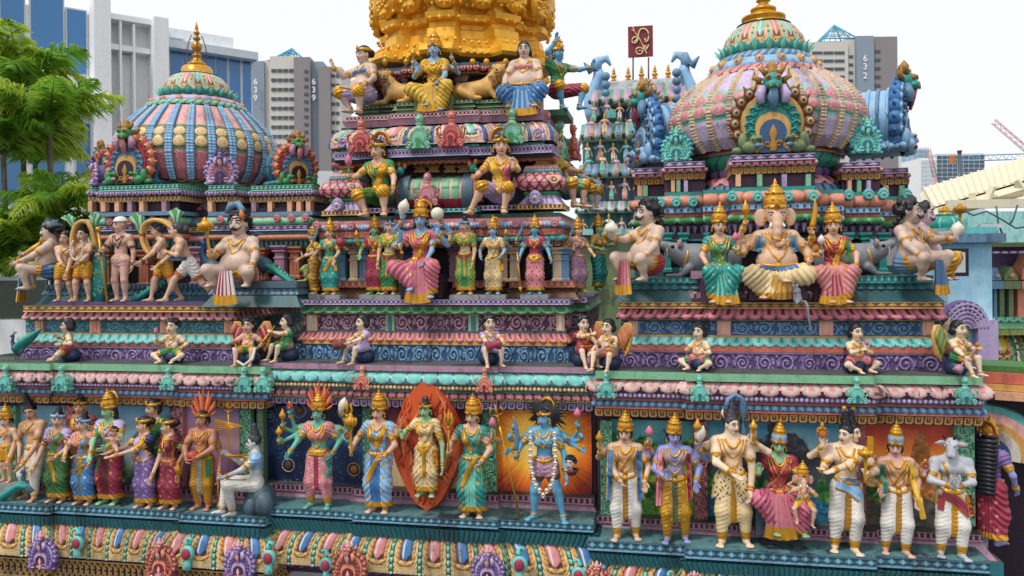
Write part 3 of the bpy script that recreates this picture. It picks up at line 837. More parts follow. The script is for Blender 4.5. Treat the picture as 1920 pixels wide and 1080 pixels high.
  cb=MB();cb.add(V,Q,mi)
  obj({'skirt':'skirt','dhoti':'dhoti','shorts':'short_wrap','drape':'skirt'}[low],cb,list(lowc[:3])+[pleatc or (lowc[3] if len(lowc)>3 else lowc[1])],root,False,m)
  fronts.append(s)
 if up:
  s=Sdf();g=.009*S
  trunk(s,g)
  for i,ar in enumerate(arms):
   if len(ar)>4 and ar[4]=='x':continue
   s0=sh[0 if ar[0]<0 else 1];el=ik(s0,E(*ar[1]),.172*S,.158*S,(ar[3] if len(ar)>3 and ar[3] else (ar[0]*.7,.35,-.6)))
   s.cone(s0,s0+(el-s0)*.52,.039*S*(f**.8)+g,.033*S*(f**.8)+g,.02*S)
  z0,z1={'choli':(.155,.30),'blouse':(.03,.305),'tunic':(-.16,.305)}[up]
  if up=='tunic':
   for q in (0,1):s.cone(H[q],H[q]+(K[q]-H[q])*.7,.075*S*f+g,.065*S*f+g,.05*S)
  else:
   pa=T(0,0,z0+th*.5);s.fn(lambda F,X,Y_,Zz:np.maximum(F,-((X-pa[0])*upz[0]+(Y_-pa[1])*upz[1]+(Zz-pa[2])*upz[2])))
  nk=T(0,.06,.325+th);s.ell(nk,(.058*S,.09*S,.05*S),0,sub=True)
  V,Q=s.mesh(c);fc=V[Q].mean(1)
  N=vnormals(V,Q);V=V+N*(np.sin(2*PI*(V[:,2]+.6*V[:,0])/(.04*S))*.003*S)[:,None]
  mi=np.zeros(len(Q),int)
  for i,ar in enumerate(arms):
   if len(ar)>4 and ar[4]=='x':continue
   s0=sh[0 if ar[0]<0 else 1];el=ik(s0,E(*ar[1]),.172*S,.158*S,(ar[3] if len(ar)>3 and ar[3] else (ar[0]*.7,.35,-.6)))
   d=el-s0;t=((fc-s0) @ d)/(d @ d);dd=np.linalg.norm(fc-s0-t[:,None]*d,axis=1)
   mi=np.where((t>.36)&(dd<.06*S*f),1,mi)
  cb=MB();cb.add(V,Q,mi)
  obj('tunic' if up=='tunic' else 'blouse',cb,list(upc),root,False,m)
  fronts.append(s)
 for st in sash:
  pts,wd,col=st[:3];edge=st[3] if len(st)>3 else None
  P=np.array([pv[[0,2]]+(Rt @ E(q[0],0,q[1]))[[0,2]]*S for q in pts]);P=resample(P,26)
  t=np.gradient(P,axis=0);t/=np.linalg.norm(t,axis=1,keepdims=True)+1e-9;n2=np.column_stack([-t[:,1],t[:,0]])
  w=np.linspace(-1,1,8);X=P[:,None,0]+n2[:,None,0]*w[None]*wd*S/2;Zs=P[:,None,1]+n2[:,None,1]*w[None]*wd*S/2
  Yf=np.maximum(front(X,Zs),pv[1]-(.125*max(f,1)+belly*1.15+.05*(Zs<pv[2]+.03*S))*S-pitch*.25*S);Yf=Yf-(.012+.007*np.sin(w*9)[None]*(1-w[None]**2))*S*(1-w[None]**6)-.002*S
  G=np.stack([X,Yf,Zs],-1);sb=MB()
  mi=np.where(np.abs((w[1:]+w[:-1])/2)>.68,1,0)[None].repeat(len(P)-1,0) if edge else np.zeros((len(P)-1,7),int)
  sb.add(G.reshape(-1,3),gridF(len(P)-1,7),mi.ravel())
  obj('sash',sb,[col,edge or col],root,False,m)
 for i in range(neck):
  R=(.055+.026*i)*(1 if not fem else .92)*max(1,f*.85);dr=(.06+.075*i)
  a=np.linspace(-1,1,17);X=a*R;Zs=.315+th-dr*(1-a**2)
  pts=np.array([pv+Rt @ (E(x,0,z)*S) for x,z in zip(X,Zs)])
  pts[:,1]=front(pts[:,0],pts[:,2])-.004*S
  jw=jewel('necklace');tube(jw,pts,(.0075 if i else .011)*S,6,0)
  if i==neck-1:ball(jw,pts[8]-(0,.003*S,.008*S),(.018*S,.010*S,.02*S),10,7,0)
 if belt:
  cz=T(0,0,.065);a=np.linspace(0,2*PI,28)[:-1]
  s=fronts[1] if low else b
  hwid=(.072*f+.02+belly*.35)*S
  X=cz[0]+np.linspace(-hwid,hwid,19);pts=np.array([[x,0,cz[2]+(Rt @ np.array([x-cz[0],0,0]))[2]-.02*S*(1-((x-cz[0])/hwid)**2)] for x in X])
  pts[:,1]=np.maximum(front(pts[:,0],pts[:,2]),pv[1]-(.13*max(f,1)+belly*1.2)*S)-.003*S
  pts[0,1]+=.03*S;pts[-1,1]+=.03*S
  jw=jewel('belt');tube(jw,pts,.014*S,6,0);ball(jw,pts[9]-(0,.004*S,0),(.026*S,.016*S,.024*S),10,7,0)
 if anklet and legs and low!='skirt':
  for q in (0,1):torus(jewel('anklet'),A[q]+(K[q]-A[q])*.05,K[q]-A[q],.027*S,.009*S,0)
 for nm,jw in JW:obj(nm,jw,[neckc],root,False,m)
 if hair and not bare_head:
  hb=MB();hb.join(hair_tpl(hair,.05 if hs>20 else .07),Hx);obj('hair',hb,[haircol],root,False,m)
 if crown:
  cb=MB();cb.join(crown_tpl(crown),Hx);obj('crown',cb,[ccol,cacc,'blue_lt','flame','flame_lt'],root,False,m)
 for it in items:
  ib=MB();nm,mats=it[0](ib,S,*[(HP[a][0] if isinstance(a,int) else a) for a in it[1:]])
  obj(nm,ib,mats,root,False,m)
 if base:
  bx=MB();w,d,h=base;box(bx,(-w*S,-d*S,-h*S),(w*S,d*S,0));obj('base_slab',bx,['concrete'],root,False,m)
 root['scale_m']=m
 FIGS.append(root)
 return root
# ---------------------------------------------------------------- things held (S = figure height in photo pixels)
def V3(p):return np.asarray(p,float)
def i_mace(mb,S,p,d=(0,0,1),L=.32,hr=.055):
 F=frame(d);Mx=mat4(p,F,S)
 lathe(mb,[(0,-.10),(.018,-.09),(.013,-.05),(.012,L*.4),(.016,L*.6),(.02,L*.62),(hr*.5,L*.66),(hr,L*.78),(hr*1.08,L*.86),(hr*.95,L*.94),(hr*.6,L*1.0),(hr*.4,L*1.02),(hr*.45,L*1.06),(.01,L*1.12),(0,L*1.16)],14,0,Mx)
 for i in range(8):
  a=i*PI/4;tube(mb,[(math.cos(a)*hr*q,math.sin(a)*hr*q,L*z) for q,z in ((.55,.67),(1.03,.78),(1.1,.87),(.95,.96))],.008,5,0,Mx)
 return 'mace',['gold']
def i_bud(mb,S,p,d=(0,0,1),L=.10):
 Mx=mat4(p,frame(d),S)
 tube(mb,[(0,0,-.06),(.004,0,0),(0,0,L*.6)],.008,6,1,Mx)
 lathe(mb,[(.008,L*.55),(.03,L*.75),(.036,L*.95),(.022,L*1.25),(0,L*1.5)],10,0,Mx)
 return 'lotus_bud',['pink','green']
def i_staff(mb,S,p,q,r=.010):tube(mb,[p,q],r*S,8,0);return 'staff',['gold']
def i_trident(mb,S,p,d=(0,0,1),lo=-.35,hi=.28,w=.05):
 Mx=mat4(p,frame(d,(0,1,0)),S)
 tube(mb,[(0,0,lo),(0,0,hi)],.0085,8,0,Mx)
 tube(mb,[(0,0,hi-.02),(0,0,hi+.06),(0,0,hi+.13)],[.012,.017,.001],6,0,Mx)
 for q in (-1,1):
  tube(mb,[(0,0,hi-.02),(q*w*.8,0,hi-.005),(q*w,0,hi+.03),(q*w*.75,0,hi+.07),(q*w*.9,0,hi+.11)],[.011,.011,.012,.013,.001],6,0,Mx)
 ball(mb,(0,0,hi-.03),.02,8,6,0,Mx)
 return 'trident',['gold']
def i_sword(mb,S,p,d=(0,0,1),L=.28,bend=.05):
 Mx=mat4(p,frame(d,(0,1,0)),S);t=np.linspace(0,1,8)
 tube(mb,np.column_stack([bend*np.sin(t*2.2),0*t,.02+t*L]),.02*(1-t**3)+.003,6,0,Mx,flat=.3)
 tube(mb,[(0,0,-.06),(0,0,.02)],.012,6,1,Mx);tube(mb,[(-.035,0,.02),(.035,0,.02)],.010,6,1,Mx);ball(mb,(0,0,-.06),.016,8,6,1,Mx)
 return 'sword',['steel','gold']
def i_disc(mb,S,p,r=.045):
 p=V3(p)+(0,0,r*S*1.3);a=np.arange(16)*PI/8
 prism(mb,np.column_stack([np.cos(a),np.sin(a)])*r*S+p[[0,2]],p[1]-.012*S,p[1]+.012*S,0,bev=.2)
 for q in a[::2]:ball(mb,p+(math.cos(q)*r*S*.7,-.012*S,math.sin(q)*r*S*.7),.01*S,6,4,1)
 flame(mb,p+(0,0,r*S*.8),p+(0,0,r*S*1.8),.015*S,0)
 return 'discus',['gold','crimson']
def i_conch(mb,S,p,r=.045):
 lathe(mb,[(0,-.06),(.012,-.05),(.03,-.01),(r,.03),(r*.85,.07),(.02,.10),(0,.12)],10,0,mat4(V3(p)+(0,0,.04*S),rot('y',.3),S));return 'conch',['bone']
def i_lamp(mb,S,p,h=.11,col='gold'):
 lathe(mb,[(0,-.05),(.014,-.045),(.01,0),(.012,h*.4),(.03,h*.55),(.034,h*.75),(.016,h),(0,h*1.3)],10,0,mat4(p,None,S));return 'club',[col]
def i_skulls(mb,S,pts):
 P=resample(np.asarray(pts,float)*S,22)
 for i,q in enumerate(P):
  ball(mb,q,(.021*S,.018*S,.023*S),9,7,0);ball(mb,q+(0,-.006*S,-.018*S),(.013*S,.012*S,.012*S),7,5,0)
  for e in (-1,1):ball(mb,q+(e*.008*S,-.0165*S,.002*S),(.0055*S,.004*S,.0065*S),6,4,1)
 return 'skull_garland',['bone','black']
def i_tail(mb,S,pts,r=.012,col='gold'):
 tube(mb,np.asarray(pts,float)*S,r*S,7,0);return 'cord',[col]
def i_ball(mb,S,p,r=.05,col='gold',nm='orb'):
 ball(mb,p,r*S,12,8,0);return nm,[col]
# ---------------------------------------------------------------- architecture helpers
class Tower:
 def __init__(s,label,px,Y):
  s.root=empty('shrine_tower',(at(px,500,Y)[0],Y+.8,0),label=label,category='temple tower')
 def band(s,name,xl,xr,yt,yb,xr_,Y,prof='flat',motif=mo_plain,pitch=20,mats=('stone',),steps=(),depth=1.2,right=True,left=True,nu=14,nv=11,amp=1.,top=True,reach=None,topmat='mould',ysh=0.):
  zt,zb=zat(xr_,yt,Y),zat(xr_,yb,Y)
  ym=(yt+yb)/2
  X=lambda p:at(p,ym,Y)[0]
  st=[(X(a),X(b),d) for a,b,d in steps];Y+=ysh
  path=stepped(X(xl),X(xr),Y,st,Y+depth,left,right)
  mb=band(path,zt,zb,prof,motif,pitch*mpp((X(xr_),Y,zt)),nu,nv,amp,Y+.5 if top else None,len(mats) if top else None,reach=reach)
  return obj(name,mb,list(mats)+[topmat],s.root)
 def rows(s,xl,xr,xr_,rows,**k):
  for r in rows:
   kk=dict(k);kk.update(r[8] if len(r)>8 else {})
   nm,yt,yb,Y,pf,mo,pi,mats=r[:8]
   dx=kk.pop('dx',(0,0))
   s.band(nm,xl+dx[0],xr+dx[1],yt,yb,xr_,Y,pf,mo,pi,mats,**kk)
 def core(s,name,xl,xr,yt,yb,xr_,Y,depth,mat):
  mb=MB();zt,zb=zat(xr_,yt,Y),zat(xr_,yb,Y)
  box(mb,(at(xl,(yt+yb)/2,Y)[0],Y,zb),(at(xr,(yt+yb)/2,Y)[0],Y+depth,zt))
  return obj(name,mb,[mat],s.root,flat=True)
def revolve(mb,c,prof,N,motif,nu=10,nv=30,amp=.1,a0=0.,nres=None):
 """dome surface from (r, z) bottom to top, N relief cells round it; v runs 0 top .. 1 bottom"""
 pr=resample(prof,nv)[::-1]
 a=a0+np.arange(N*nu)*2*PI/(N*nu)
 P=np.stack([c[0]+pr[None,:,0]*np.sin(a)[:,None],c[1]-pr[None,:,0]*np.cos(a)[:,None],np.broadcast_to(pr[None,:,1],(len(a),len(pr)))],-1)
 u,v=np.meshgrid((np.arange(N*nu)%nu)/nu,np.linspace(0,1,len(pr)),indexing='ij')
 h,_=motif(u,v,np.repeat(np.arange(N),nu)[:,None])
 uc,vc=np.meshgrid(((np.arange(N*nu)%nu)+.5)/nu,(np.linspace(0,1,len(pr))[1:]+np.linspace(0,1,len(pr))[:-1])/2,indexing='ij')
 _,mi=motif(uc,vc,np.repeat(np.arange(N),nu)[:,None])
 hfgrid(mb,P,h*amp*np.minimum(1,pr[:,0]/pr[:,0].max()*1.2)[None],np.broadcast_to(mi,uc.shape),wrap=True)
def omega(w,h,n=40):
 """horseshoe outline with flared feet, centred at x = 0, z from 0"""
 a=np.linspace(-.28*PI,1.28*PI,n)
 P=np.column_stack([np.cos(a)*w*.5,np.sin(a)*w*.5+h-w*.5])
 x0,z0=P[0];x1,z1=P[-1]
 R=[(w*.36,h*.16),(w*.52,h*.10),(w*.55,h*.03),(w*.46,0)]
 return np.concatenate([[(x,z) for x,z in R[::-1]],P,[(-x,z) for x,z in R]])
def arcpts(cx,cz,r,a0,a1,n,y,sz=1.):
 a=np.linspace(a0,a1,n);return np.column_stack([cx+r*np.cos(a),np.full(n,y),cz+r*sz*np.sin(a)])
def volute(cx,cz,r,y,s=1,turns=1.4,n=26,a0=0.):
 t=np.linspace(0,1,n);a=a0+s*t*turns*2*PI;rr=r*(1-.8*t)
 return np.column_stack([cx+rr*np.cos(a),np.full(n,y),cz+rr*np.sin(a)])
def kudu(parent,c,s,mats,yaw=0.,name='arch_ornament',depth=.4):
 """small horseshoe ornament with scrolls and a round head; s = total height in metres"""
 mb=MB();Mx=mat4(c,rot('z',yaw),s)
 prism(mb,omega(.54,.60),-.07,depth,0,Mx,bev=.10)
 prism(mb,omega(.38,.47),-.11,0,1,Mx,bev=.08)
 prism(mb,omega(.26,.38),-.135,0,0,Mx,bev=.08);prism(mb,omega(.17,.31),-.15,0,2,Mx,bev=.05)
 for q in (-1,1):
  tube(mb,volute(q*.25,.11,.10,-.10,q,1.5,24,-PI/2),np.linspace(.038,.018,24),6,0,Mx);ball(mb,(q*.25,-.12,.11),.03,8,6,3,Mx)
  tube(mb,[(q*.27,-.06,.22),(q*.36,-.06,.34),(q*.39,-.07,.48),(q*.32,-.07,.55),(q*.27,-.07,.50)],[.03,.042,.04,.03,.02],6,0,Mx)
 for a in np.linspace(-.2,PI+.2,13):ball(mb,(.23*math.cos(a),-.095,.335+.235*math.sin(a)),.02,6,4,3,Mx)
 lathe(mb,[(.13,.56),(.15,.60),(.09,.63),(.085,.68),(.12,.71),(.09,.74)],10,0,Mx,sy=.6)
 th=np.arange(14)*2*PI/14
 prism(mb,np.column_stack([.115*np.cos(th),.86+.135*np.sin(th)]),-.05,.08,0,Mx,bev=.25);ball(mb,(0,-.06,.86),(.055,.03,.06),10,7,3,Mx);ball(mb,(0,-.085,.86),.022,6,4,1,Mx)
 return obj(name,mb,list(mats),parent)
def medallion(parent,c,s,mats,yaw=0.):
 mb=MB();Mx=mat4(c,rot('z',yaw),s)
 t=np.linspace(0,2*PI,21)[:-1];r=.42+.10*np.clip(np.sin(t),0,1)**6
 prism(mb,np.column_stack([r*np.cos(t),r*np.sin(t)]),-.10,.25,0,Mx,bev=.2)
 for a in t[::2]:ball(mb,(.3*math.cos(a),-.1,.3*math.sin(a)),.07,6,4,0,Mx)
 ball(mb,(0,-.10,0),(.17,.08,.17),10,7,1,Mx);ball(mb,(0,-.16,0),(.08,.05,.08),8,6,2,Mx)
 return obj('medallion',mb,list(mats),parent)
def nasi(parent,c,s,R,mats,depth=.9,name='arched_niche',crest=True,narrow=1.):
 """big arched niche with a monster mask on top; s = width of the arch in metres; mats: barrel, flame lobe, ring, band, inner ring, heart, makara, mask, mask2, horn, tongue"""
 Mx=mat4(c,R,s) @ np.diag([narrow,1,1,1]);root=parent
 mb=MB()
 prism(mb,omega(1.0,1.02,36),.0,depth,0,Mx,bev=.02)
 for a in np.linspace(-.22*PI,1.22*PI,15):
  p=np.array([.56*math.cos(a),.02,.52+.54*math.sin(a)]);d=np.array([math.cos(a),0,math.sin(a)])
  F=frame(d,(0,1,0))
  ball(mb,p,(.10,.10,.12),9,7,1,Mx);ball(mb,p+(0,-.075,0)+d*.01,(.055,.04,.06),8,6,4,Mx);ball(mb,p+(0,-.105,0)+d*.01,(.028,.03,.03),6,5,5,Mx)
  tube(mb,[p+d*.06,p+d*.16+(0,.02,.03)],[.05,.005],6,1,Mx)
 if depth>.7:
  for k in range(5):y_=depth*(.18+.19*k);tube(mb,[(x*1.0,y_,z) for x,z in omega(1.02,1.03,30)],.028,6,3 if k%2 else 0,Mx)
 o=obj(name,mb,mats,root)
 m2=MB()
 prism(m2,omega(.98,.98,36),-.07,.0,2,Mx,bev=.05)
 prism(m2,omega(.84,.88,36),-.09,-.02,3,Mx,bev=.03)
 for a in np.linspace(-.12*PI,1.12*PI,13):
  p=(.345*math.cos(a),-.10,.46+.36*math.sin(a));tube(m2,volute(p[0],p[2],.075,-.105,1 if math.cos(a)>0 else-1,1.2,14,a),np.linspace(.024,.012,14),5,3,Mx)
 prism(m2,omega(.56,.66,32),-.13,-.03,4,Mx,bev=.05)
 prism(m2,omega(.42,.54,32),-.15,-.05,5,Mx,bev=.03)
 lathe(m2,[(.05,.03),(.075,.12),(.03,.2),(.07,.30),(.04,.38),(.0,.46)],10,9,mat4((0,0,0)) if False else Mx @ mat4((0,-.15,0)),sy=.5)
 for q in (-1,1):tube(m2,volute(q*.085,.14,.055,-.165,q,1.2,14),.016,5,9,Mx)
 obj('niche_front',m2,mats,o)
 for q in (-1,1):
  m3=MB()
  for p,r in (((.36,-.16,.10),(.13,.09,.10)),((.28,-.17,.20),(.09,.07,.09)),((.46,-.12,.20),(.08,.07,.14)),((.52,-.08,.06),(.12,.06,.06))):
   ball(m3,(q*p[0],p[1],p[2]),r,9,7,6,Mx)
  tube(m3,[(q*.28,-.22,.22),(q*.20,-.23,.24),(q*.17,-.22,.18)],[.05,.035,.02],6,6,Mx)
  ball(m3,(q*.23,-.23,.12),(.07,.03,.035),8,6,10,Mx);ball(m3,(q*.33,-.25,.22),.025,7,5,9,Mx)
  obj('makara_head',m3,mats,o)
 if crest:
  m4=MB();z=.98
  ball(m4,(0,-.10,z+.16),(.15,.15,.15),12,9,7,Mx);ball(m4,(0,-.22,z+.08),(.13,.10,.08),10,8,7,Mx)
  for q in (-1,1):
   ball(m4,(q*.075,-.22,z+.20),.05,8,6,9,Mx);ball(m4,(q*.075,-.265,z+.20),.024,6,5,5,Mx)
   tube(m4,[(q*.10,-.12,z+.27),(q*.17,-.1,z+.36),(q*.14,-.1,z+.44)],[.05,.04,.008],7,9,Mx)
   tube(m4,[(q*.13,-.12,z+.06),(q*.20,-.15,z-.06),(q*.17,-.16,z-.20)],[.07,.085,.05],8,8,Mx)
   tube(m4,[(q*.16,-.05,z+.18),(q*.27,-.02,z+.24),(q*.26,-.02,z+.36)],[.05,.045,.01],6,9,Mx)
   ball(m4,(q*.05,-.30,z+.05),(.022,.02,.035),6,5,9,Mx)
  tube(m4,[(0,-.24,z+.02),(0,-.2,z-.12),(0,-.16,z-.30)],[.06,.085,.05],8,10,Mx,flat=.5)
  lathe(m4,[(.10,z+.28),(.11,z+.32),(.07,z+.36),(.08,z+.40),(.02,z+.48),(0,z+.5)],10,9,Mx @ mat4((0,-.08,0)))
  obj('monster_mask',m4,mats,o)
 return o
def finial(parent,c,h,r,name='finial',extra=True):
 """pot finial of stacked bulbs, h metres high"""
 mb=MB();Mx=mat4(c,None,1)
 P=[(1.5,0),(1.9,.02),(1.9,.06),(1.3,.08),(1.15,.12),(.8,.15),(.75,.20),(1.05,.22),(1.05,.25),(.5,.27),(.45,.31),(.9,.35),(1.15,.42),(1.05,.49),(.5,.54),(.45,.57),(.8,.60),(.8,.64),(.42,.66),(.40,.70),(.62,.73),(.62,.77),(.3,.79),(.42,.83),(.28,.90),(.06,.98),(0,1)]
 lathe(mb,[(a*r,b*h) for a,b in P],18,0,Mx)
 return obj(name,mb,['gold'],parent)
def column(parent,x,Y,z0,z1,w,mats,name='column',sq=True):
 mb=MB();H=z1-z0
 n=4 if sq else 12;q=1.414 if sq else 1.
 pr=[(.5,0),(.5,.07),(.42,.09),(.36,.11),(.36,.60),(.42,.62),(.42,.65),(.34,.67),(.34,.78),(.5,.82),(.5,.85),(.40,.87),(.58,.93),(.62,.95),(.62,1.0)]
 lathe(mb,[(a*w*q,b*H) for a,b in pr],n,[0]*4+[1]+[0]*3+[1]+[0]*5,mat4((x,Y,z0),rot('z',PI/4 if sq else 0)))
 for i in (-1,1):box(mb,(x+i*w*.14-w*.05,Y-w*.39,z0+.12*H),(x+i*w*.14+w*.05,Y-w*.3,z0+.6*H),0)
 return obj(name,mb,list(mats),parent,flat=True)
# ---------------------------------------------------------------- painted murals (paint on a flat panel)
def mural(name,kind):
 m=D.materials.new(name);m.use_nodes=True
 N,L=m.node_tree.nodes,m.node_tree.links;b=N['Principled BSDF'];b.inputs['Roughness'].default_value=.5
 tc=N.new('ShaderNodeTexCoord');sx=N.new('ShaderNodeSeparateXYZ');L.new(tc.outputs['Generated'],sx.inputs[0])
 def mth(op,a,c,cl=False):
  n=N.new('ShaderNodeMath');n.operation=op;n.use_clamp=cl
  for i,v in ((0,a),(1,c)):
   if isinstance(v,(int,float)):n.inputs[i].default_value=v
   else:L.new(v,n.inputs[i])
  return n.outputs[0]
 def noise(sc,det=5,dist=0.):
  n=N.new('ShaderNodeTexNoise');n.inputs['Scale'].default_value=sc;n.inputs['Detail'].default_value=det;n.inputs['Distortion'].default_value=dist
  L.new(tc.outputs['Object'],n.inputs['Vector']);return n.outputs['Fac']
 def ramp(f,stops,mode='LINEAR'):
  r=N.new('ShaderNodeValToRGB');e=r.color_ramp.elements;r.color_ramp.interpolation=mode
  while len(e)<len(stops):e.new(.5)
  for q,(p,c) in zip(e,stops):q.position=p;q.color=lin(c)+(1,)
  L.new(f,r.inputs[0]);return r.outputs[0]
 def mix(f,a,c):
  n=N.new('ShaderNodeMix');n.data_type='RGBA'
  if isinstance(f,(int,float)):n.inputs[0].default_value=f
  else:L.new(f,n.inputs[0])
  L.new(a,n.inputs[6]);L.new(c,n.inputs[7]);return n.outputs[2]
 def gt(a,t,w=.01):return mth('MULTIPLY',mth('SUBTRACT',a,t),1/w,True)
 x,z=sx.outputs['X'],sx.outputs['Z']
 if kind=='burst':
  dx=mth('MULTIPLY',mth('SUBTRACT',x,.47),1.0);dz=mth('SUBTRACT',z,.58)
  r=mth('SQRT',mth('ADD',mth('MULTIPLY',dx,dx),mth('MULTIPLY',dz,dz)),0)
  a=mth('ARCTAN2',dz,dx)
  nn=N.new('ShaderNodeTexNoise');nn.noise_dimensions='1D';nn.inputs['Scale'].default_value=16;nn.inputs['Detail'].default_value=4;L.new(a,nn.inputs['W'])
  f=mth('MULTIPLY',mth('ADD',r,mth('MULTIPLY',mth('SUBTRACT',nn.outputs['Fac'],.5),.22)),.74)
  col=ramp(f,[(.10,'f2cf6a'),(.22,'eab23c'),(.34,'cf6a1c'),(.47,'8c2a14'),(.60,'34121a'),(.8,'1c0d16')])
 elif kind=='space':
  col=ramp(noise(4,8,.6),[(.3,'0c1530'),(.5,'16284a'),(.62,'2a4370'),(.75,'40507a')])
  v=N.new('ShaderNodeTexVoronoi');v.inputs['Scale'].default_value=26;L.new(tc.outputs['Object'],v.inputs['Vector'])
  col=mix(mth('LESS_THAN',v.outputs['Distance'],.10),col,ramp(noise(9),[(.35,'6a86b0'),(.65,'d8cfa8')]))
 elif kind=='forest':
  g=ramp(noise(13,9,.5),[(.30,'0d2a1c'),(.45,'1d4d28'),(.56,'3f7a36'),(.68,'8aa047'),(.8,'c7b85a')])
  sky=ramp(noise(3),[(.3,'2d6f7d'),(.7,'5aa0a4')])
  top=mth('ADD',z,mth('MULTIPLY',mth('SUBTRACT',noise(5,7),.5),1.0));col=mix(gt(top,.78,.08),g,sky)
  gr=ramp(noise(30,4,1.5),[(.3,'1f4a1e'),(.55,'4f8a35'),(.75,'9ab052')])
  col=mix(gt(mth('ADD',z,mth('MULTIPLY',noise(6),.14)),.30,.04),gr,col)
 elif kind=='lake':
  sky=ramp(mth('ADD',z,mth('MULTIPLY',mth('SUBTRACT',noise(4,6),.5),.5)),[(.5,'d9c9a8'),(.75,'8fb9c9'),(.95,'3f8fb0')])
  hill=mth('ADD',mth('MULTIPLY',mth('ABSOLUTE',mth('SUBTRACT',x,.45),0),-.9),mth('ADD',.98,mth('MULTIPLY',mth('SUBTRACT',noise(3.2,6),.5),.5)))
  mt=ramp(noise(9,7,1.),[(.3,'23262f'),(.55,'3e4450'),(.75,'69686c')])
  col=mix(gt(mth('SUBTRACT',hill,z),0,.02),sky,mt)
  fo=ramp(noise(16,8,.6),[(.3,'12301f'),(.5,'2d6a36'),(.7,'7aa148')])
  col=mix(gt(mth('SUBTRACT',mth('ADD',.46,mth('MULTIPLY',mth('SUBTRACT',noise(7,7),.5),.5)),z),0,.03),col,fo)
  wa=ramp(noise(11,5,2.),[(.3,'123f5c'),(.55,'23688a'),(.75,'5d9cb0')])
  col=mix(gt(mth('SUBTRACT',mth('ADD',.27,mth('MULTIPLY',mth('SUBTRACT',noise(5,5),.5),.2)),z),0,.03),col,wa)
 elif kind=='sunset':
  sky=ramp(mth('ADD',z,mth('MULTIPLY',mth('SUBTRACT',noise(5,6),.5),.4)),[(.45,'f0c66a'),(.65,'e58a35'),(.88,'b0402a')])
  fo=ramp(noise(14,8,.6),[(.3,'16301c'),(.5,'376a34'),(.7,'8aa04a')])
  col=mix(gt(mth('SUBTRACT',mth('ADD',.46,mth('MULTIPLY',mth('SUBTRACT',noise(4,7),.5),.7)),z),0,.03),sky,fo)
  ra=mth('ABSOLUTE',mth('SUBTRACT',x,.63),0)
  rk=ramp(noise(12,7,1.2),[(.3,'5c3418'),(.55,'9a6230'),(.75,'cf9a58')])
  col=mix(gt(mth('SUBTRACT',mth('SUBTRACT',.92,mth('MULTIPLY',mth('MULTIPLY',ra,ra),18)),z),0,.03),col,rk)
  col=mix(gt(mth('SUBTRACT',mth('ADD',.24,mth('MULTIPLY',mth('SUBTRACT',noise(4,6),.5),.3)),z),0,.03),col,ramp(noise(15,6),[(.3,'2b2a2c'),(.6,'5e564e'),(.8,'56743a')]))
 elif kind=='flamewall':
  col=ramp(mth('ADD',z,mth('MULTIPLY',mth('SUBTRACT',noise(4,6),.5),.6)),[(.1,'d6b98c'),(.45,'caa98c'),(.7,'a4626a'),(.95,'7c3448')])
 elif kind=='dusk':
  col=ramp(mth('ADD',z,mth('MULTIPLY',mth('SUBTRACT',noise(4,6),.5),.5)),[(.1,'5a3f63'),(.4,'8a648c'),(.65,'c79aa0'),(.95,'8f7fae')])
 else:
  col=ramp(mth('ADD',z,mth('MULTIPLY',mth('SUBTRACT',noise(3.5,6),.5),.7)),[(.0,'33434c'),(.3,'6a8a94'),(.6,'9cc0cc'),(.95,'6fa3c0')])
  fo=ramp(noise(12,8),[(.35,'28402e'),(.55,'55745a'),(.75,'9aa77f')])
  col=mix(gt(mth('SUBTRACT',mth('ADD',.30,mth('MULTIPLY',mth('SUBTRACT',noise(4,7),.5),.7)),z),0,.04),col,fo)
 g=N.new('ShaderNodeGroup');g.node_tree=WG;g.inputs['Dirt'].default_value=.2;g.inputs['Var'].default_value=.08
 hs_=N.new('ShaderNodeHueSaturation');hs_.inputs['Value'].default_value=2.1 if kind=='burst' else 1.5;L.new(col,hs_.inputs['Color']);col=hs_.outputs[0]  # extra brightness put into the mural colours to offset the shade of the niches
 L.new(col,g.inputs['Color']);L.new(g.outputs['Color'],b.inputs['Base Color'])
 return m
def panel(T,px0,px1,yt,yb,Y,mat,name='mural_panel',th=.04):
 a,b=at(px0,yb,Y),at(px1,yb,Y);zt=zat((px0+px1)/2,yt,Y);zb=zat((px0+px1)/2,yb,Y)
 mb=MB();box(mb,(a[0],Y,zb),(b[0],Y+th,zt));return obj(name,mb,[mat],T.root,flat=True)
def pilaster(T,px0,px1,yt,yb,Y,mats,name='pilaster',motif=None,pitch=14):
 a,b=at(px0,(yt+yb)/2,Y)[0],at(px1,(yt+yb)/2,Y)[0];xm=(px0+px1)/2
 zt,zb=zat(xm,yt,Y),zat(xm,yb,Y);mb=MB()
 if motif is None:
  box(mb,(a,Y,zb),(b,Y+.08,zt),0);w=b-a
  box(mb,(a+w*.28,Y-.008,zb+w*.1),(b-w*.28,Y+.01,zt-w*.1),1)
 else:
  n=max(2,int((zt-zb)/(b-a)/1.1));nu=22
  zz=np.linspace(zt,zb,n*nu+1);xx=np.linspace(a,b,23)
  P=np.stack(np.broadcast_arrays(xx[:,None],Y,zz[None,:]),-1).astype(float)
  u,v=np.meshgrid(np.linspace(0,1,23),np.linspace(0,n,n*nu+1),indexing='ij');ii=np.minimum(np.floor(v),n-1)
  h,_=mo_scroll(v-ii,u,ii,asp=1.1);uc,vc=np.meshgrid((np.arange(22)+.5)/22,(np.arange(n*nu)+.5)/nu,indexing='ij')
  _,mi=mo_scroll(vc-np.floor(vc),uc,np.floor(vc),asp=1.1);h[[0,-1]]=0
  hfgrid(mb,P,h*(b-a)*.9,mi)
  box(mb,(a,Y+.002,zb),(b,Y+.08,zt),0)
 return obj(name,mb,list(mats),T.root,flat=motif is None)
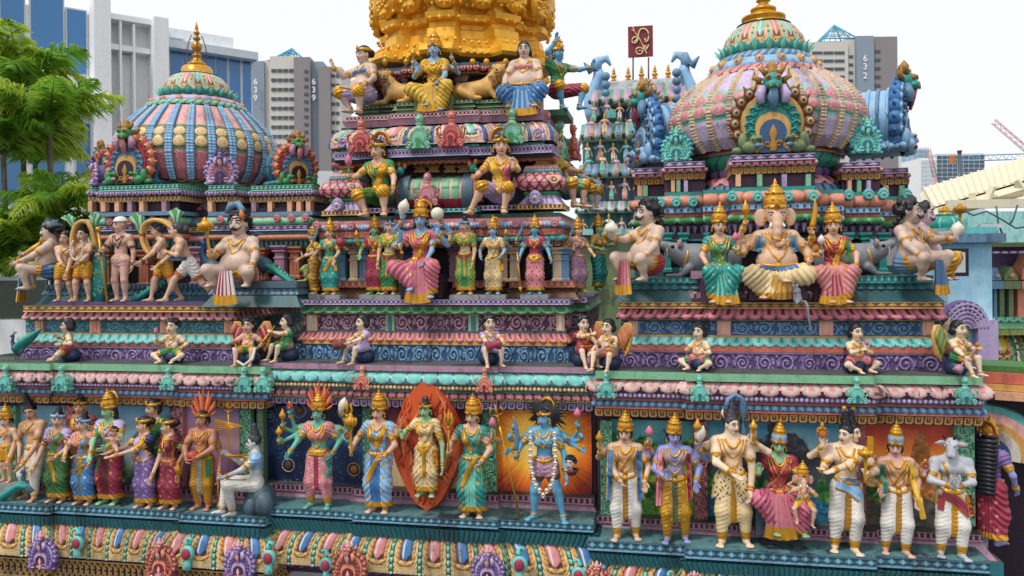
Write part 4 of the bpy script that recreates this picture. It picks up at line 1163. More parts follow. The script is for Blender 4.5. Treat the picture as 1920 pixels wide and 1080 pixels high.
# ================================================================ the three shrine towers
TL=Tower('left shrine tower with a pink and blue ribbed dome beside the palm trees',290,.2)
TC=Tower('middle shrine tower of stacked tiers carrying a gilded top',830,.2)
TR=Tower('right shrine tower with a purple and gold ribbed dome above the elephant headed statue',1450,.2)
WY=.22
PETW=('petal_white','rose_lt','rose','plum_dk')
ST_L=((-60,100,.05),(340,500,.04));ST_R=((1285,1640,.06),);ST_C=((665,935,.05),)
# ---- lower stage, left
TL.core('wall_core',-90,494,690,1090,300,WY+.06,1.3,'plum')
TL.rows(-90,500,300,[
 ('ledge',684,697,-.06,'flat',mo_plain,20,('green_lt',),dict(topmat='mould')),
 ('cornice',699,719,.02,'kapota',mo_petal,26,PETW,dict(reach=.10)),
 ('bead_course',720.5,728,-.03,'flat',mo_bead,8,('lilac','purple_dk')),
 ('moulding',728.5,732.5,-.01,'flat',mo_plain,9,('brick',)),
 ('scallop_course',733,743,.03,'roll',mo_petal,14,('steel','blue_lt','blue_dk','navy')),
 ('moulding',743.5,747,.01,'flat',mo_plain,9,('brick',)),
 ('frieze',747.5,761,.07,'hang',mo_tongue,15,('ochre','brown','plum')),
 ('wall_base',912,924,.12,'flat',mo_key,10,('mauve','plum','rose'),dict(steps=ST_L)),
 ('wall_base',925,946,.14,'slope',mo_plain,10,('mauve',)),
 ('statue_ledge',956,973,-.24,'flat',mo_lozenge,14,('steel','teal_deep','turq'),dict(nu=14,topmat='ledge_teal')),
 ('statue_ledge_foot',973.5,993,-.20,'in',mo_roll,9,('teal_dk','teal_deep'),dict(topmat='teal_deep')),
 ('leaf_roll',988,1046,-.12,'kapota',mo_cloth,48,('cream','mint','rose','blue','ochre','brown','green_dk','offwhite'),dict(nu=46,nv=40,reach=.17)),
 ('scallop_edge',1046,1058,.01,'roll',mo_petal,20,('purple_dk','lilac','purple','plum_dk'),dict(reach=.05)),
 ('fret_course',1059,1095,-.02,'flat',mo_lattice,26,('ochre','plum_dk')),
],steps=ST_L,depth=1.2)
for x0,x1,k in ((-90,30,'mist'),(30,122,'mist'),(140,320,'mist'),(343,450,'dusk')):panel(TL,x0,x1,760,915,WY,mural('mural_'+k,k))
for x0,x1,c in ((12,30,('green_lt','green_dk','mint')),(122,140,('rose','plum','rose_lt')),(320,343,('rose','plum','rose_lt')),(450,470,('green_lt','green_dk','mint')),(482,494,('olive','green_dk','mint'))):pilaster(TL,x0,x1,761,912,WY-.07,c,motif=1)
# ---- lower stage, middle
TC.core('wall_core',485,1118,700,1090,830,WY+.14,1.3,'plum')
TC.rows(488,1112,830,[
 ('ledge',685,696,.02,'flat',mo_plain,20,('mauve',)),
 ('cornice',698,718,.09,'kapota',mo_petal,28,('turq','turq_lt','mint','teal_dk'),dict(reach=.10)),
 ('moulding',718.5,721,.05,'flat',mo_plain,9,('terracotta',)),
 ('bead_course',721.5,731,.04,'flat',mo_bead,8,('cream','brown')),
 ('moulding',731.5,735,.05,'flat',mo_plain,9,('teal_dk',)),
 ('scallop_course',735.5,747,.10,'roll',mo_petal,17,('rose','rose_lt','maroon','plum')),
 ('moulding',747.3,750,.08,'flat',mo_plain,9,('lime',)),
 ('frieze',750.5,765,.14,'hang',mo_tongue,16,('lilac','purple_dk','plum_dk')),
 ('wall_base',921,934,.19,'flat',mo_key,10,('mauve','plum','rose')),
 ('wall_base',935,956,.21,'slope',mo_plain,10,('mauve',)),
 ('statue_ledge',968,983,-.18,'flat',mo_lozenge,15,('steel','teal_deep','turq'),dict(nu=14,topmat='ledge_teal')),
 ('statue_ledge_foot',983.5,1009,-.13,'in',mo_roll,9,('teal_dk','teal_deep'),dict(topmat='teal_deep')),
 ('leaf_roll',1003,1066,-.05,'kapota',mo_cloth,50,('cream','mint','rose','blue','ochre','brown','green_dk','offwhite'),dict(nu=46,nv=40,reach=.17)),
 ('scallop_edge',1066,1079,.08,'roll',mo_petal,20,('purple_dk','lilac','purple','plum_dk'),dict(reach=.05)),
],steps=ST_C,depth=1.2)
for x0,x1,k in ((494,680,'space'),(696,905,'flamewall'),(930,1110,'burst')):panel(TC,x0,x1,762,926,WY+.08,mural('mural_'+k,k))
for x0,x1 in ((680,696),(905,930)):pilaster(TC,x0,x1,764,922,WY+.01,('green_lt','green_dk','mint'),motif=1)
for x,y,r,c in ((562,770,13,('brown','mauve')),(645,772,12,('gold_dark','ochre')),(541,872,12,('brown','beige')),(522,830,15,('slate','navy')),(664,880,12,('gold_dark','gold')),(620,800,9,('slate','steel')),(505,780,10,('slate','steel'))):
 mb=MB();p=at(x,y,WY+.08);q=mpp(p);ball(mb,p,(r*q*.62,.02,r*q*.62),14,10,0);torus(mb,p-(0,.005,0),(0,1,0),r*q,.006,1,22,5);obj('planet_relief',mb,list(c),TC.root)
# ---- lower stage, right
TR.core('wall_core',1120,1838,705,1110,1480,WY+.06,1.3,'plum')
TR.rows(1116,1842,1480,[
 ('ledge',701,716,-.06,'flat',mo_plain,20,('green_lt',)),
 ('cornice',718,740,.02,'kapota',mo_petal,34,PETW,dict(reach=.10)),
 ('bead_course',742,753,-.03,'flat',mo_bead,9,('lilac','purple_dk')),
 ('moulding',753.5,758,-.01,'flat',mo_plain,9,('brick',)),
 ('scallop_course',759,770,.03,'roll',mo_petal,15,('steel','blue_lt','blue_dk','navy')),
 ('moulding',770.5,774,.01,'flat',mo_plain,9,('coral',)),
 ('frieze',774.5,790,.07,'hang',mo_tongue,17,('ochre','brown','plum')),
 ('wall_base',985,998,.10,'flat',mo_key,10,('mauve','plum','rose')),
 ('wall_base',999,1024,.12,'slope',mo_plain,10,('mauve',)),
 ('statue_ledge',1033,1053,-.26,'flat',mo_lozenge,19,('steel','teal_deep','turq'),dict(nu=14,dx=(-14,14),topmat='ledge_teal')),
 ('statue_ledge_foot',1053.5,1078,-.22,'in',mo_roll,9,('teal_dk','teal_deep'),dict(topmat='teal_deep')),
 ('side',1033,1078,0,'flat',mo_plain,9,('teal_dk',),dict(dx=(724,40),depth=.8,steps=())),
 ('leaf_roll',1066,1150,-.12,'kapota',mo_cloth,52,('cream','mint','rose','blue','ochre','brown','green_dk','offwhite'),dict(nu=46,nv=40,reach=.17)),
],steps=ST_R,depth=1.2)
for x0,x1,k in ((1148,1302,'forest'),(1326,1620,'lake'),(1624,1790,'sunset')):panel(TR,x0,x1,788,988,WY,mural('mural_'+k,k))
for x0,x1,c in ((1126,1148,('green_lt','green_dk','mint')),(1302,1326,('rose','maroon','rose_lt')),(1612,1624,('rose','maroon','rose_lt')),(1790,1828,('green_lt','green_dk','mint'))):pilaster(TR,x0,x1,789,986,WY-.07,c,motif=1)
# ---- second stage, left
SY=.36
TL.core('stage_core',55,428,575,690,240,SY+.10,1.7,'plum')
BPAN=('slate','steel','blue_lt')
TL.rows(48,434,240,[
 ('ledge',573.5,585,SY-.06,'flat',mo_lozenge,17,('ochre','brown','gold_dark'),dict(nu=14,dx=(-5,6))),
 ('lotus_course',585.5,599,SY+.01,'lotus',mo_petal,18,('rose','rose_lt','maroon','plum')),
 ('moulding',599.3,601.5,SY+.03,'flat',mo_plain,9,('lime',)),
 ('panel_course',602,624,SY+.08,'flat',mo_scroll,42,('teal_dk','steel','turq'),dict(nu=24,nv=18)),
 ('moulding',624.5,627,SY+.05,'flat',mo_plain,9,('ochre',)),
 ('lotus_course',627.5,643,SY+.02,'lotus',mo_petal,20,('turq','turq_lt','teal','teal_dk')),
 ('moulding',643.5,650,SY-.02,'flat',mo_plain,9,('brick',)),
 ('moulding',650.3,653,SY-.01,'flat',mo_plain,9,('lilac',)),
 ('scroll_frieze',653.5,683,SY-.01,'flat',mo_scroll,37,('purple_dk','purple','lilac'),dict(nu=24,nv=20,dx=(-8,4))),
],depth=1.8)
for x0,x1 in ((66,80),(168,187),(300,316),(420,434)):pilaster(TL,x0,x1,601.5,624.5,SY+.045,('peach','salmon'))
# ---- second stage, middle
CY=.42
TC.core('stage_core',575,1055,565,690,830,CY+.10,1.9,'plum')
TC.rows(568,1062,830,[
 ('ledge',561.5,571.5,CY-.06,'flat',mo_lattice,19,('lilac','purple_dk'),dict(nu=12,dx=(-8,6))),
 ('moulding',571.8,574.5,CY-.02,'flat',mo_plain,9,('maroon',)),
 ('lotus_course',575,587,CY+.01,'lotus',mo_petal,24,('green','green_lt','leaf_green','green_dk')),
 ('moulding',587.3,589.5,CY+.04,'flat',mo_plain,9,('ochre',)),
 ('panel_course',590,620,CY+.08,'flat',mo_scroll,36,('plum','mauve','rose_lt'),dict(nu=26,nv=22)),
 ('moulding',620.5,624.5,CY+.05,'flat',mo_plain,9,('slate',)),
 ('lotus_course',625,641,CY+.01,'lotus',mo_petal,19,('rose','coral','maroon','ochre')),
 ('moulding',641.5,647,CY-.03,'flat',mo_plain,9,('ochre',)),
 ('scroll_frieze',647.5,684,CY-.01,'flat',mo_scroll,34,('blue_dk','steel','blue_lt'),dict(nu=24,nv=22,dx=(-14,6))),
],depth=1.9)
SIDE=dict(depth=1.5,ysh=.42)
TC.rows(1052,1100,830,[
 ('ledge',561.5,571.5,CY-.06,'flat',mo_lattice,19,('lilac','purple_dk'),dict(nu=12)),
 ('moulding',571.8,574.5,CY-.02,'flat',mo_plain,9,('maroon',)),
 ('lotus_course',575,587,CY+.01,'lotus',mo_petal,24,('green','green_lt','leaf_green','green_dk')),
 ('moulding',587.3,589.5,CY+.04,'flat',mo_plain,9,('ochre',)),
 ('panel_course',590,620,CY+.08,'flat',mo_scroll,36,('plum','mauve','rose_lt'),dict(nu=26,nv=22)),
 ('moulding',620.5,624.5,CY+.05,'flat',mo_plain,9,('slate',)),
 ('lotus_course',625,641,CY+.01,'lotus',mo_petal,19,('rose','coral','maroon','ochre')),
 ('moulding',641.5,647,CY-.03,'flat',mo_plain,9,('ochre',)),
 ('scroll_frieze',647.5,684,CY-.01,'flat',mo_scroll,34,('blue_dk','steel','blue_lt'),dict(nu=24,nv=22)),
],**SIDE)
for x0,x1 in ((575,594),(723,739),(878,897),(1043,1058)):pilaster(TC,x0,x1,590,621,CY+.045,('peach','offwhite') if x0 in (575,1043) else ('green_lt','slate'))
# ---- second stage, right
RY=.34
TR.core('stage_core',1172,1760,566,705,1480,RY+.10,1.9,'plum')
TR.rows(1166,1764,1480,[
 ('ledge',566.5,578.5,RY-.06,'flat',mo_lozenge,19,('ochre','brown','gold_dark'),dict(nu=14,dx=(-6,6))),
 ('lotus_course',579,598,RY+.01,'lotus',mo_petal,24,('rose','pink','maroon','plum')),
 ('moulding',598.3,601.5,RY+.03,'flat',mo_plain,9,('lime',)),
 ('panel_course',602,628.5,RY+.08,'flat',mo_scroll,40,('blue_dk','steel','blue_lt'),dict(nu=26,nv=20)),
 ('moulding',629,633,RY+.05,'flat',mo_plain,9,('ochre',)),
 ('lotus_course',633.5,649,RY+.02,'lotus',mo_petal,20,('turq','turq_lt','teal','teal_dk')),
 ('moulding',649.3,660,RY-.02,'flat',mo_plain,9,('coral',)),
 ('moulding',660.3,663,RY-.01,'flat',mo_plain,9,('lilac',)),
 ('scroll_frieze',663.5,698,RY-.01,'flat',mo_scroll,42,('purple_dk','purple','lilac'),dict(nu=26,nv=22,dx=(-6,6))),
],depth=1.9,steps=((1330,1580,.04),))
for x0,x1 in ((1178,1196),(1345,1370),(1536,1562),(1730,1752)):pilaster(TR,x0,x1,601.5,629,RY+(.045 if not 1330<x0<1580 else .005),('rose_lt','peach'))
# ---- cornice ornaments
KT=('mint','turq','teal_dk','turq_lt');KS=('salmon','coral','maroon','rose_lt')
for x,y0,y1,Y in ((10,733,684,-.14),(115,733,684,-.14),(315,731,689,-.10),(457,735,687,-.14),(493,735,688,-.12)):
 kudu(TL.root,at(x,y0,Y),(y0-y1)*mpp(at(x,y0,Y)),KT)
for x,y0,y1,Y in ((679,730,685,-.06),(909,735,688,-.06)):kudu(TC.root,at(x,y0,Y),(y0-y1)*mpp(at(x,y0,Y)),KS)
for x,y0,y1,Y in ((1137,746,697,-.10),(1312,752,703,-.16),(1607,756,706,-.16),(1810,758,706,-.10)):kudu(TR.root,at(x,y0,Y),(y0-y1)*mpp(at(x,y0,Y)),KT)
# big crests and birds on the leaf roll
KP=('purple','lilac','plum','rose_lt');KB=('brick','salmon','maroon','rose_lt')
for T,x,y0,y1,c in ((TL,80,1066,984,KP),(TL,302,1082,996,KB),(TL,450,1086,1000,KP),(TC,655,1092,1000,KB),(TC,915,1096,1012,KP),(TR,1120,1120,1040,KB),(TR,1302,1128,1060,KP),(TR,1700,1150,1076,KB)):
 p=at(x,y0,-.32);c=[c[0],c[0],c[1],c[0],c[1],c[2],c[0],c[0],c[1],c[3],c[3]];nasi(T.root,p,(y0-y1)*.60*mpp(p),np.eye(3),c,.3,'crest_ornament')
def parrot(T,x,y,h,q):
 p=at(x,y,-.33);s=h*mpp(p);mb=MB();Mx=mat4(p,None,s) @ np.diag([q,1,1,1])
 ball(mb,(0,0,.45),(.26,.14,.28),12,9,0,Mx);ball(mb,(0,-.11,.45),(.17,.08,.20),12,9,1,Mx)
 tube(mb,[(0,0,.6),(-.05,0,.8),(.03,0,.95),(.16,0,.93),(.22,0,.84)],[.12,.09,.09,.07,.01],8,0,Mx)
 tube(mb,[(0,0,.3),(.02,0,.1),(-.03,-.02,-.08)],[.12,.10,.16],8,0,Mx);ball(mb,(.06,-.09,.94),.025,6,5,2,Mx)
 for i in range(4):tube(mb,[(-.08+.05*i,-.02,.2),(-.12+.08*i,-.06,-.06)],[.02,.03],5,3,Mx)
 obj('bird_ornament',mb,['turq','crimson','black','mint'],T.root)
for T,x,y,h,q in ((TL,146,1040,50,-1),(TL,352,1062,55,1),(TL,505,1070,55,1),(TC,612,1082,52,-1),(TC,975,1085,60,1),(TR,1085,1100,52,-1),(TR,1255,1110,40,1)):parrot(T,x,y,h,q)
# ================================================================ upper bodies
def blockrows(T,x0,x1,Y,depth,xr_,rows,left=True,right=True):
 for r in rows:
  nm,yt,yb,off,pf,mo,pi,mats=r[:8];k=r[8] if len(r)>8 else {}
  T.band(nm,x0,x1,yt,yb,xr_,Y+off,pf,mo,pi,mats,depth=depth,left=left,right=right,**k)
# ---- left tower body
PY=.66
TL.core('platform',95,408,566,576,250,SY-.0,.5,'purple_dk')
TL.rows(84,402,250,[('plinth',533,542,PY-.04,'flat',mo_fringe,9,('slate','steel','teal_deep')),('plinth',542.5,553,PY,'lotus',mo_petal,12,('slate','steel','teal_deep','teal_deep')),('plinth',553.5,574,PY-.03,'slope',mo_plain,9,('teal_deep',))],depth=1.3)
TL.rows(398,556,440,[('plinth',528,540,PY-.34,'flat',mo_plain,12,('slate',)),('plinth',540.5,553,PY-.30,'lotus',mo_key,12,('slate','steel','teal_deep','teal_deep')),('plinth',553.5,575,PY-.33,'slope',mo_plain,9,('teal_deep',))],depth=1.6)
TL.core('body_core',120,560,462,540,300,1.14,1.6,'plum_dk')
TL.core('body_core',196,560,395,540,300,1.16,1.6,'plum_dk')
for x,y0,y1,Y,c in ((202,468,536,.92,('terracotta','brick')),(275,468,536,.88,('terracotta','coral')),(372,462,536,.92,('mauve','rose')),(128,470,536,.95,('terracotta','brick')),(528,460,525,1.05,('mauve','terracotta')),(556,462,522,1.1,('terracotta','coral')),(490,465,525,1.05,('terracotta','brick'))):
 p=at(x,y1,Y);column(TL.root,p[0],Y,p[2],zat(x,y0,Y),26*mpp(p),c)
ROLL_L=[('frieze',451.5,466,.06,'hang',mo_fringe,10,('teal','turq','teal_deep')),
 ('roll_course',440,451,-.02,'roll',mo_plain,20,('terracotta',)),
 ('moulding',433,439.5,.0,'flat',mo_plain,9,('teal_dk',)),
 ('key_course',423,432.5,-.03,'flat',mo_lozenge,14,('lilac','plum','purple'),dict(nu=14)),
 ('roll_cornice',409,422.5,.0,'roll',mo_roll,22,('green_lt','mint')),
 ('moulding',405,408.5,.03,'flat',mo_plain,9,('brick',))]
blockrows(TL,178,338,.88,1.5,250,ROLL_L)
blockrows(TL,388,446,.95,1.2,415,ROLL_L)
blockrows(TL,452,578,1.05,1.2,520,ROLL_L)
blockrows(TL,336,392,1.05,.3,364,[(r[0],r[1]+3,r[2]+3)+tuple(r[3:6])+(r[6],c)+tuple(r[8:]) for r,c in zip(ROLL_L,(('teal','turq','teal_deep'),('rose',),('teal_dk',),('ochre','brown','cream'),('slate','steel'),('brick',)))],left=False,right=False)
KUT_L=[('moulding',397,404.5,-.03,'flat',mo_plain,9,('steel',)),
 ('niche_wall',377,397,.10,'flat',mo_plain,9,('plum_dk',)),
 ('frieze',369,379,.05,'hang',mo_petal,8,('ochre','cream','brown','brown')),
 ('moulding',366.5,368.7,.03,'flat',mo_plain,9,('navy',)),
 ('petal_course',357.5,366.3,.0,'roll',mo_petal,11,('lilac','mauve','purple_dk','plum')),
 ('ledge',347,357,-.03,'flat',mo_lozenge,9,('mint','green_dk','turq'),dict(nu=14))]
for x0,x1,Y,d,cols in ((186,336,.80,.9,(196,222,246,268,310)),(390,440,1.0,.6,(396,434)),(470,586,1.12,.9,(478,508,545,562,580)),(168,190,1.5,.5,(172,))):
 blockrows(TL,x0,x1,Y,d,(x0+x1)/2,KUT_L)
 for x in cols:
  p=at(x,397,Y+.05);q=mpp(p);mb=MB();w=9*q;box(mb,(p[0]-w/2,Y+.02,p[2]),(p[0]+w/2,Y+.12,zat(x,378,Y+.05)));obj('pillar',mb,['peach' if rnd.random()<.5 else 'mauve'],TL.root,flat=True)
MD=('rose','crimson','mint')
for x,y,Y in ((206,416,.80),(242,415,.80),(285,413,.80),(322,411,.80),(412,413,.86),(518,410,.97),(545,409,.98),(572,409,.98)):medallion(TL.root,at(x,y,Y),17*mpp(at(x,y,Y)),MD)
def dome_motif(split=.50,w=.32):
 def f(u,v,i):
  x=np.abs(u-.5);bead=x>w;e=np.clip((x-w)/(.5-w),0,1)
  j=tri(v*30);bd=bead&(np.abs(u-.5)>w+.04)
  ros=(~bead)&(v>split-.10)&(v<split+.13);g1=(~bead)&(np.abs(v-split-.015)<.155)&~ros
  rx=x/w;rv=((v-split+.10)/.115)%1-.5
  low=v>=split+.12
  h=np.where(bead,.45+.55*np.sqrt(np.clip(1-j*j,0,1))*np.sqrt(np.clip(1-((e-.55)/.5)**2,0,1)),.35*np.sqrt(np.clip(1-rx**2,0,1)))
  h=np.where(ros,.45+.45*np.sqrt(np.clip(1-(rx*.95)**2-(rv*1.7)**2,0,1)),h)
  rosm=np.where((rx**2+(2*rv)**2)<.9,np.where(tri(np.sqrt(rx**2+(2*rv)**2)*1.7+np.arctan2(rv*2,(u-.5)/w)/6.28)<.3,5,3),4)
  spk=tri(u*23+np.sin(v*90))*tri(v*47+np.sin(u*60))>.42
  base=np.where(low,np.where(spk,6,7),np.where(spk,1,0))
  return h,np.where(bead,np.where(e<.09,8,2),np.where(ros,rosm,np.where(g1,4,base)))
 return f
def dome(T,px,Yc,lev,N,mats,crown_mats,ringc):
 """lev: list of (half width px, y px) for dome, ring, crown; all on the axis plane Yc"""
 c0=at(px,300,Yc);q=mpp(c0)*.95;c=(c0[0],Yc)
 Zy=lambda y:zat(px,y,Yc)
 d=[(r*q,Zy(y)) for r,y in lev['dome']]
 mb=MB();revolve(mb,c,d,N,dome_motif(.5,lev.get('w',.36)),28,140,.055)
 dm=obj('dome',mb,mats,T.root)
 for (r0,y0,r1,y1,mo,n,amp,mm) in lev['rings']:
  mb=MB();m=np.linspace(0,1,7);bul=np.sin(m*PI)*abs(y0-y1)*.25
  revolve(mb,c,[((r0+(r1-r0)*t+b)*q,Zy(y0+(y1-y0)*t)) for t,b in zip(m,bul)],n,mo,8,8,amp*q*abs(y0-y1));obj('dome_ring',mb,mm,dm)
 mb=MB();revolve(mb,c,[(r*q,Zy(y)) for r,y in lev['crown']],16,mo_cloth,14,20,.02);obj('crown_dome',mb,crown_mats,dm)
 mb=MB()
 r,y0,y1=lev['lotus']
 for k in range(20):
  a=2*PI*k/20;R=rot('z',a);Mx=mat4((c[0],c[1],Zy(y0)),R)
  pts=leafpts(r*q*.20,(y0-y1)*q*.8,10)
  X=np.array([(x,-(r*q*1.02+z*.22),z) for x,z in pts]);cc=X.mean(0)-(0,.02,0)
  mb.add(np.concatenate([X,[cc]]),[(i,(i+1)%len(X),len(X)) for i in range(len(X))],0,Mx)
  tube(mb,[(0,-(r*q*1.03),0),(0,-(r*q*1.06),(y0-y1)*q*.4),(0,-(r*q*1.16+(y0-y1)*q*.2),(y0-y1)*q*.72)],[r*q*.06,r*q*.07,.004],6,1,Mx)
 obj('lotus_crown',mb,['teal','mint'],dm)
 r,y,s=lev['studs']
 for k in range(16):
  a=2*PI*(k+.5)/16;mb=MB();ctr=(c[0]+r*q*math.sin(a),c[1]-r*q*math.cos(a),Zy(y));F=rot('z',a)
  Mx=mat4(ctr,F,s*q);t=np.arange(12)*PI/6
  prism(mb,np.column_stack([np.cos(t),np.sin(t)])*.5,-.35,.3,0,Mx,bev=.2);ball(mb,(0,-.32,0),(.3,.14,.3),8,6,1,Mx);ball(mb,(0,-.42,0),(.13,.1,.13),6,5,2,Mx)
  obj('stud',mb,ringc,dm)
 g=lev['gold']
 mb=MB();lathe(mb,[(r*q,Zy(y)) for r,y in g],24,0,mat4((c[0],c[1],0)));obj('gold_neck',mb,['gold'],dm)
 fb,ft,fr=lev['finial'];finial(T.root,(c[0],c[1],Zy(fb)),(fb-ft)*q,fr*q)
 return c,q,Zy
# left dome
DLm=['rose_lt','rose','blue_lt','cream','olive','ochre','crimson','rose','slate']
cL,qL,ZL=dome(TL,371,1.95,{'w':.30,
 'dome':[(128,346),(142,330),(150,305),(148,280),(138,258),(120,238),(104,222),(98,216)],
 'rings':[(101,219,95,213,mo_petal_up,40,.12,['turq_lt','cream','mint','teal_dk']),(98,212,93,203,mo_slant,44,.16,['green_lt','green_dk','mint']),(86,204,80,193,mo_plain,8,0,['lilac']),(118,352,110,346,mo_petal,30,.12,['ochre','cream','brown','brown']),(102,372,112,352,mo_slant,24,.15,['green','green_dk','leaf_green']),(104,384,104,372,mo_roll,30,.2,['rose','maroon']),(118,396,104,384,mo_petal,26,.14,['lilac','purple','mint','teal_dk']),(125,420,122,396,mo_rib,40,.1,['terracotta','plum','slate'])],
 'crown':[(64,190),(66,178),(60,162),(48,148),(30,139),(26,137)],
 'lotus':(63,190,166),'studs':(87,201,13),
 'gold':[(40,142),(30,140),(29,130),(26,126),(14,124),(12,118),(8,112)],'finial':(124,36,9)},26,DLm,['beige','mint','rose','turq','ochre','brown','green_dk','offwhite'],['salmon','rose_lt','brick'])
# bead strands hanging from the left finial
mb=MB()
for a in (.6,2.2,3.9,5.4):
 P=np.array([(cL[0]+(10+8*math.sin(t*2.6))*qL*math.sin(a),cL[1]-(10+8*math.sin(t*2.6))*qL*math.cos(a),ZL(68+55*t)) for t in np.linspace(0,1,16)])
 for p in P:ball(mb,p,1.7*qL,5,4,0)
obj('bead_strand',mb,['brown'],TL.root)
N1=['teal_dk','coral','crimson','steel','ochre','plum_dk','green','green','mauve','gold_dark','rose']
p=at(243,347,.86);nasi(TL.root,p,84*mpp(p),rot('z',-.05),N1,.9)
p=at(556,350,1.5);nasi(TL.root,p,72*mpp(p),rot('z',.95),N1,.8)
p=at(196,349,1.75);nasi(TL.root,p,60*mpp(p),rot('z',-1.35),N1,.6)
N2=['purple','lilac','lilac','rose','purple','plum','lilac','purple','lilac','purple_dk','rose_lt']
p=at(415,347,1.06);nasi(TL.root,p,48*mpp(p),rot('z',.25),N2,.5)
p=at(178,350,1.5);nasi(TL.root,p,40*mpp(p),rot('z',-.8),N2,.4)
# ---- right tower body
QY=.62
TR.rows(1168,1308,1240,[('plinth',521,531,QY-.24,'flat',mo_key,12,('teal','teal_dk','turq')),('plinth',531.5,543,QY-.20,'lotus',mo_petal,17,('teal_dk','slate','teal','teal_deep')),('plinth',543.5,567,QY-.22,'slope',mo_plain,9,('teal_deep',))],depth=1.6)
TR.rows(1572,1750,1640,[('plinth',517,531,QY-.24,'flat',mo_key,12,('teal','teal_dk','turq')),('plinth',531.5,543,QY-.20,'lotus',mo_petal,17,('teal_dk','slate','teal','teal_deep')),('plinth',543.5,567,QY-.22,'slope',mo_plain,9,('teal_deep',))],depth=1.6)
TR.rows(1296,1582,1440,[('throne',507,522,QY-.26,'flat',mo_plain,12,('mauve',)),('throne',522.5,546,QY-.22,'flat',mo_plain,17,('plum',)),('throne',546.5,559,QY-.26,'flat',mo_petal_up,14,('mauve','rose','plum','plum')),('throne',559.5,567,QY-.30,'flat',mo_plain,9,('plum',))],depth=1.0)
TR.core('body_core',1225,1655,436,560,1440,1.15,1.8,'plum_dk')
TR.core('body_core',1262,1640,345,440,1440,1.62,1.2,'plum_dk')
TR.core('body_plinth',1190,1690,500,566,1440,.95,1.6,'teal_deep')
for x,Y in ((1252,.95),(1282,.95),(1330,.8),(1622,.9),(1590,.9),(1655,.95),(1560,.8)):
 p=at(x,510,Y);column(TR.root,p[0],Y,p[2],zat(x,436,Y),17*mpp(p),('teal','teal_dk'))
for y in (446,458):TR.band('rail',1225,1650,y,y+4,1440,.93,'flat',mo_plain,9,('teal_dk',),depth=.3)
ROLL_R=[('frieze',418,436,.08,'hang',mo_fringe,13,('purple','lilac','plum_dk')),
 ('moulding',415,417.6,.06,'flat',mo_plain,9,('plum',)),
 ('leaf_course',402,414.6,.0,'roll',mo_petal,22,('green','green_lt','leaf_green','green_dk')),
 ('moulding',393,401.6,-.01,'flat',mo_plain,9,('coral',)),
 ('key_course',381,392.6,-.04,'flat',mo_key,12,('steel','blue_lt','navy'),dict(nu=10)),
 ('roll_cornice',359,380.6,.0,'roll',mo_roll,26,('salmon','terracotta')),
 ('moulding',350,358.6,-.02,'flat',mo_plain,9,('teal',))]
KUT_R=[('niche_wall',326,350,.10,'flat',mo_plain,9,('plum',)),
 ('frieze',313,326,.05,'hang',mo_tongue,11,('ochre','gold_dark','plum')),
 ('moulding',310.5,312.6,.03,'flat',mo_plain,9,('teal',)),
 ('petal_course',301.5,310.3,.0,'roll',mo_petal,15,('rose','rose_lt','maroon','plum')),
 ('ledge',289,301,-.04,'flat',mo_lozenge,20,('lilac','plum','mauve'),dict(nu=14))]
sc_=lambda rows,f,ref=492:[(r[0],ref+(r[1]-ref)*f,ref+(r[2]-ref)*f)+tuple(r[3:]) for r in rows]
for x0,x1,Y,d,f,cols in ((1372,1528,.78,1.0,1.,(1384,1424,1470,1515)),(1246,1322,1.34,.8,.93,(1262,1272,1286)),(1578,1650,1.34,.8,.93,(1592,1610,1628)),(1190,1250,1.86,.8,.873,(1200,1210)),(1650,1703,1.86,.8,.873,(1660,1690))):
 blockrows(TR,x0,x1,Y,d,(x0+x1)/2,sc_(ROLL_R+KUT_R,f))
 for i,x in enumerate(cols):
  p=at(x,492+(350-492)*f,Y+.05);q=mpp(p);mb=MB();w=(9 if len(cols)!=3 else 7)*q;box(mb,(p[0]-w/2,Y+.02,p[2]),(p[0]+w/2,Y+.12,zat(x,492+(327-492)*f,Y+.05)));obj('pillar',mb,[('peach','green_lt','lilac','green_lt')[i%4]],TR.root,flat=True)
blockrows(TR,1318,1376,1.1,.3,1347,sc_(ROLL_R,.96),False,False);blockrows(TR,1524,1582,1.1,.3,1552,sc_(ROLL_R,.96),False,False)
MT=('turq','mint','crimson')
for x,y,Y in ((1373,369,.70),(1421,369,.70),(1478,369,.70),(1525,368,.70),(1238,381,1.25),(1268,379,1.25),(1300,379,1.25),(1629,365,1.25),(1657,364,1.25),(1592,366,1.25),(1701,365,1.76)):medallion(TR.root,at(x,y,Y),24*mpp(at(x,y,Y)),MT)
DRm=['lilac','white','beige','rose','mint','rose_lt','white','lilac','brown']
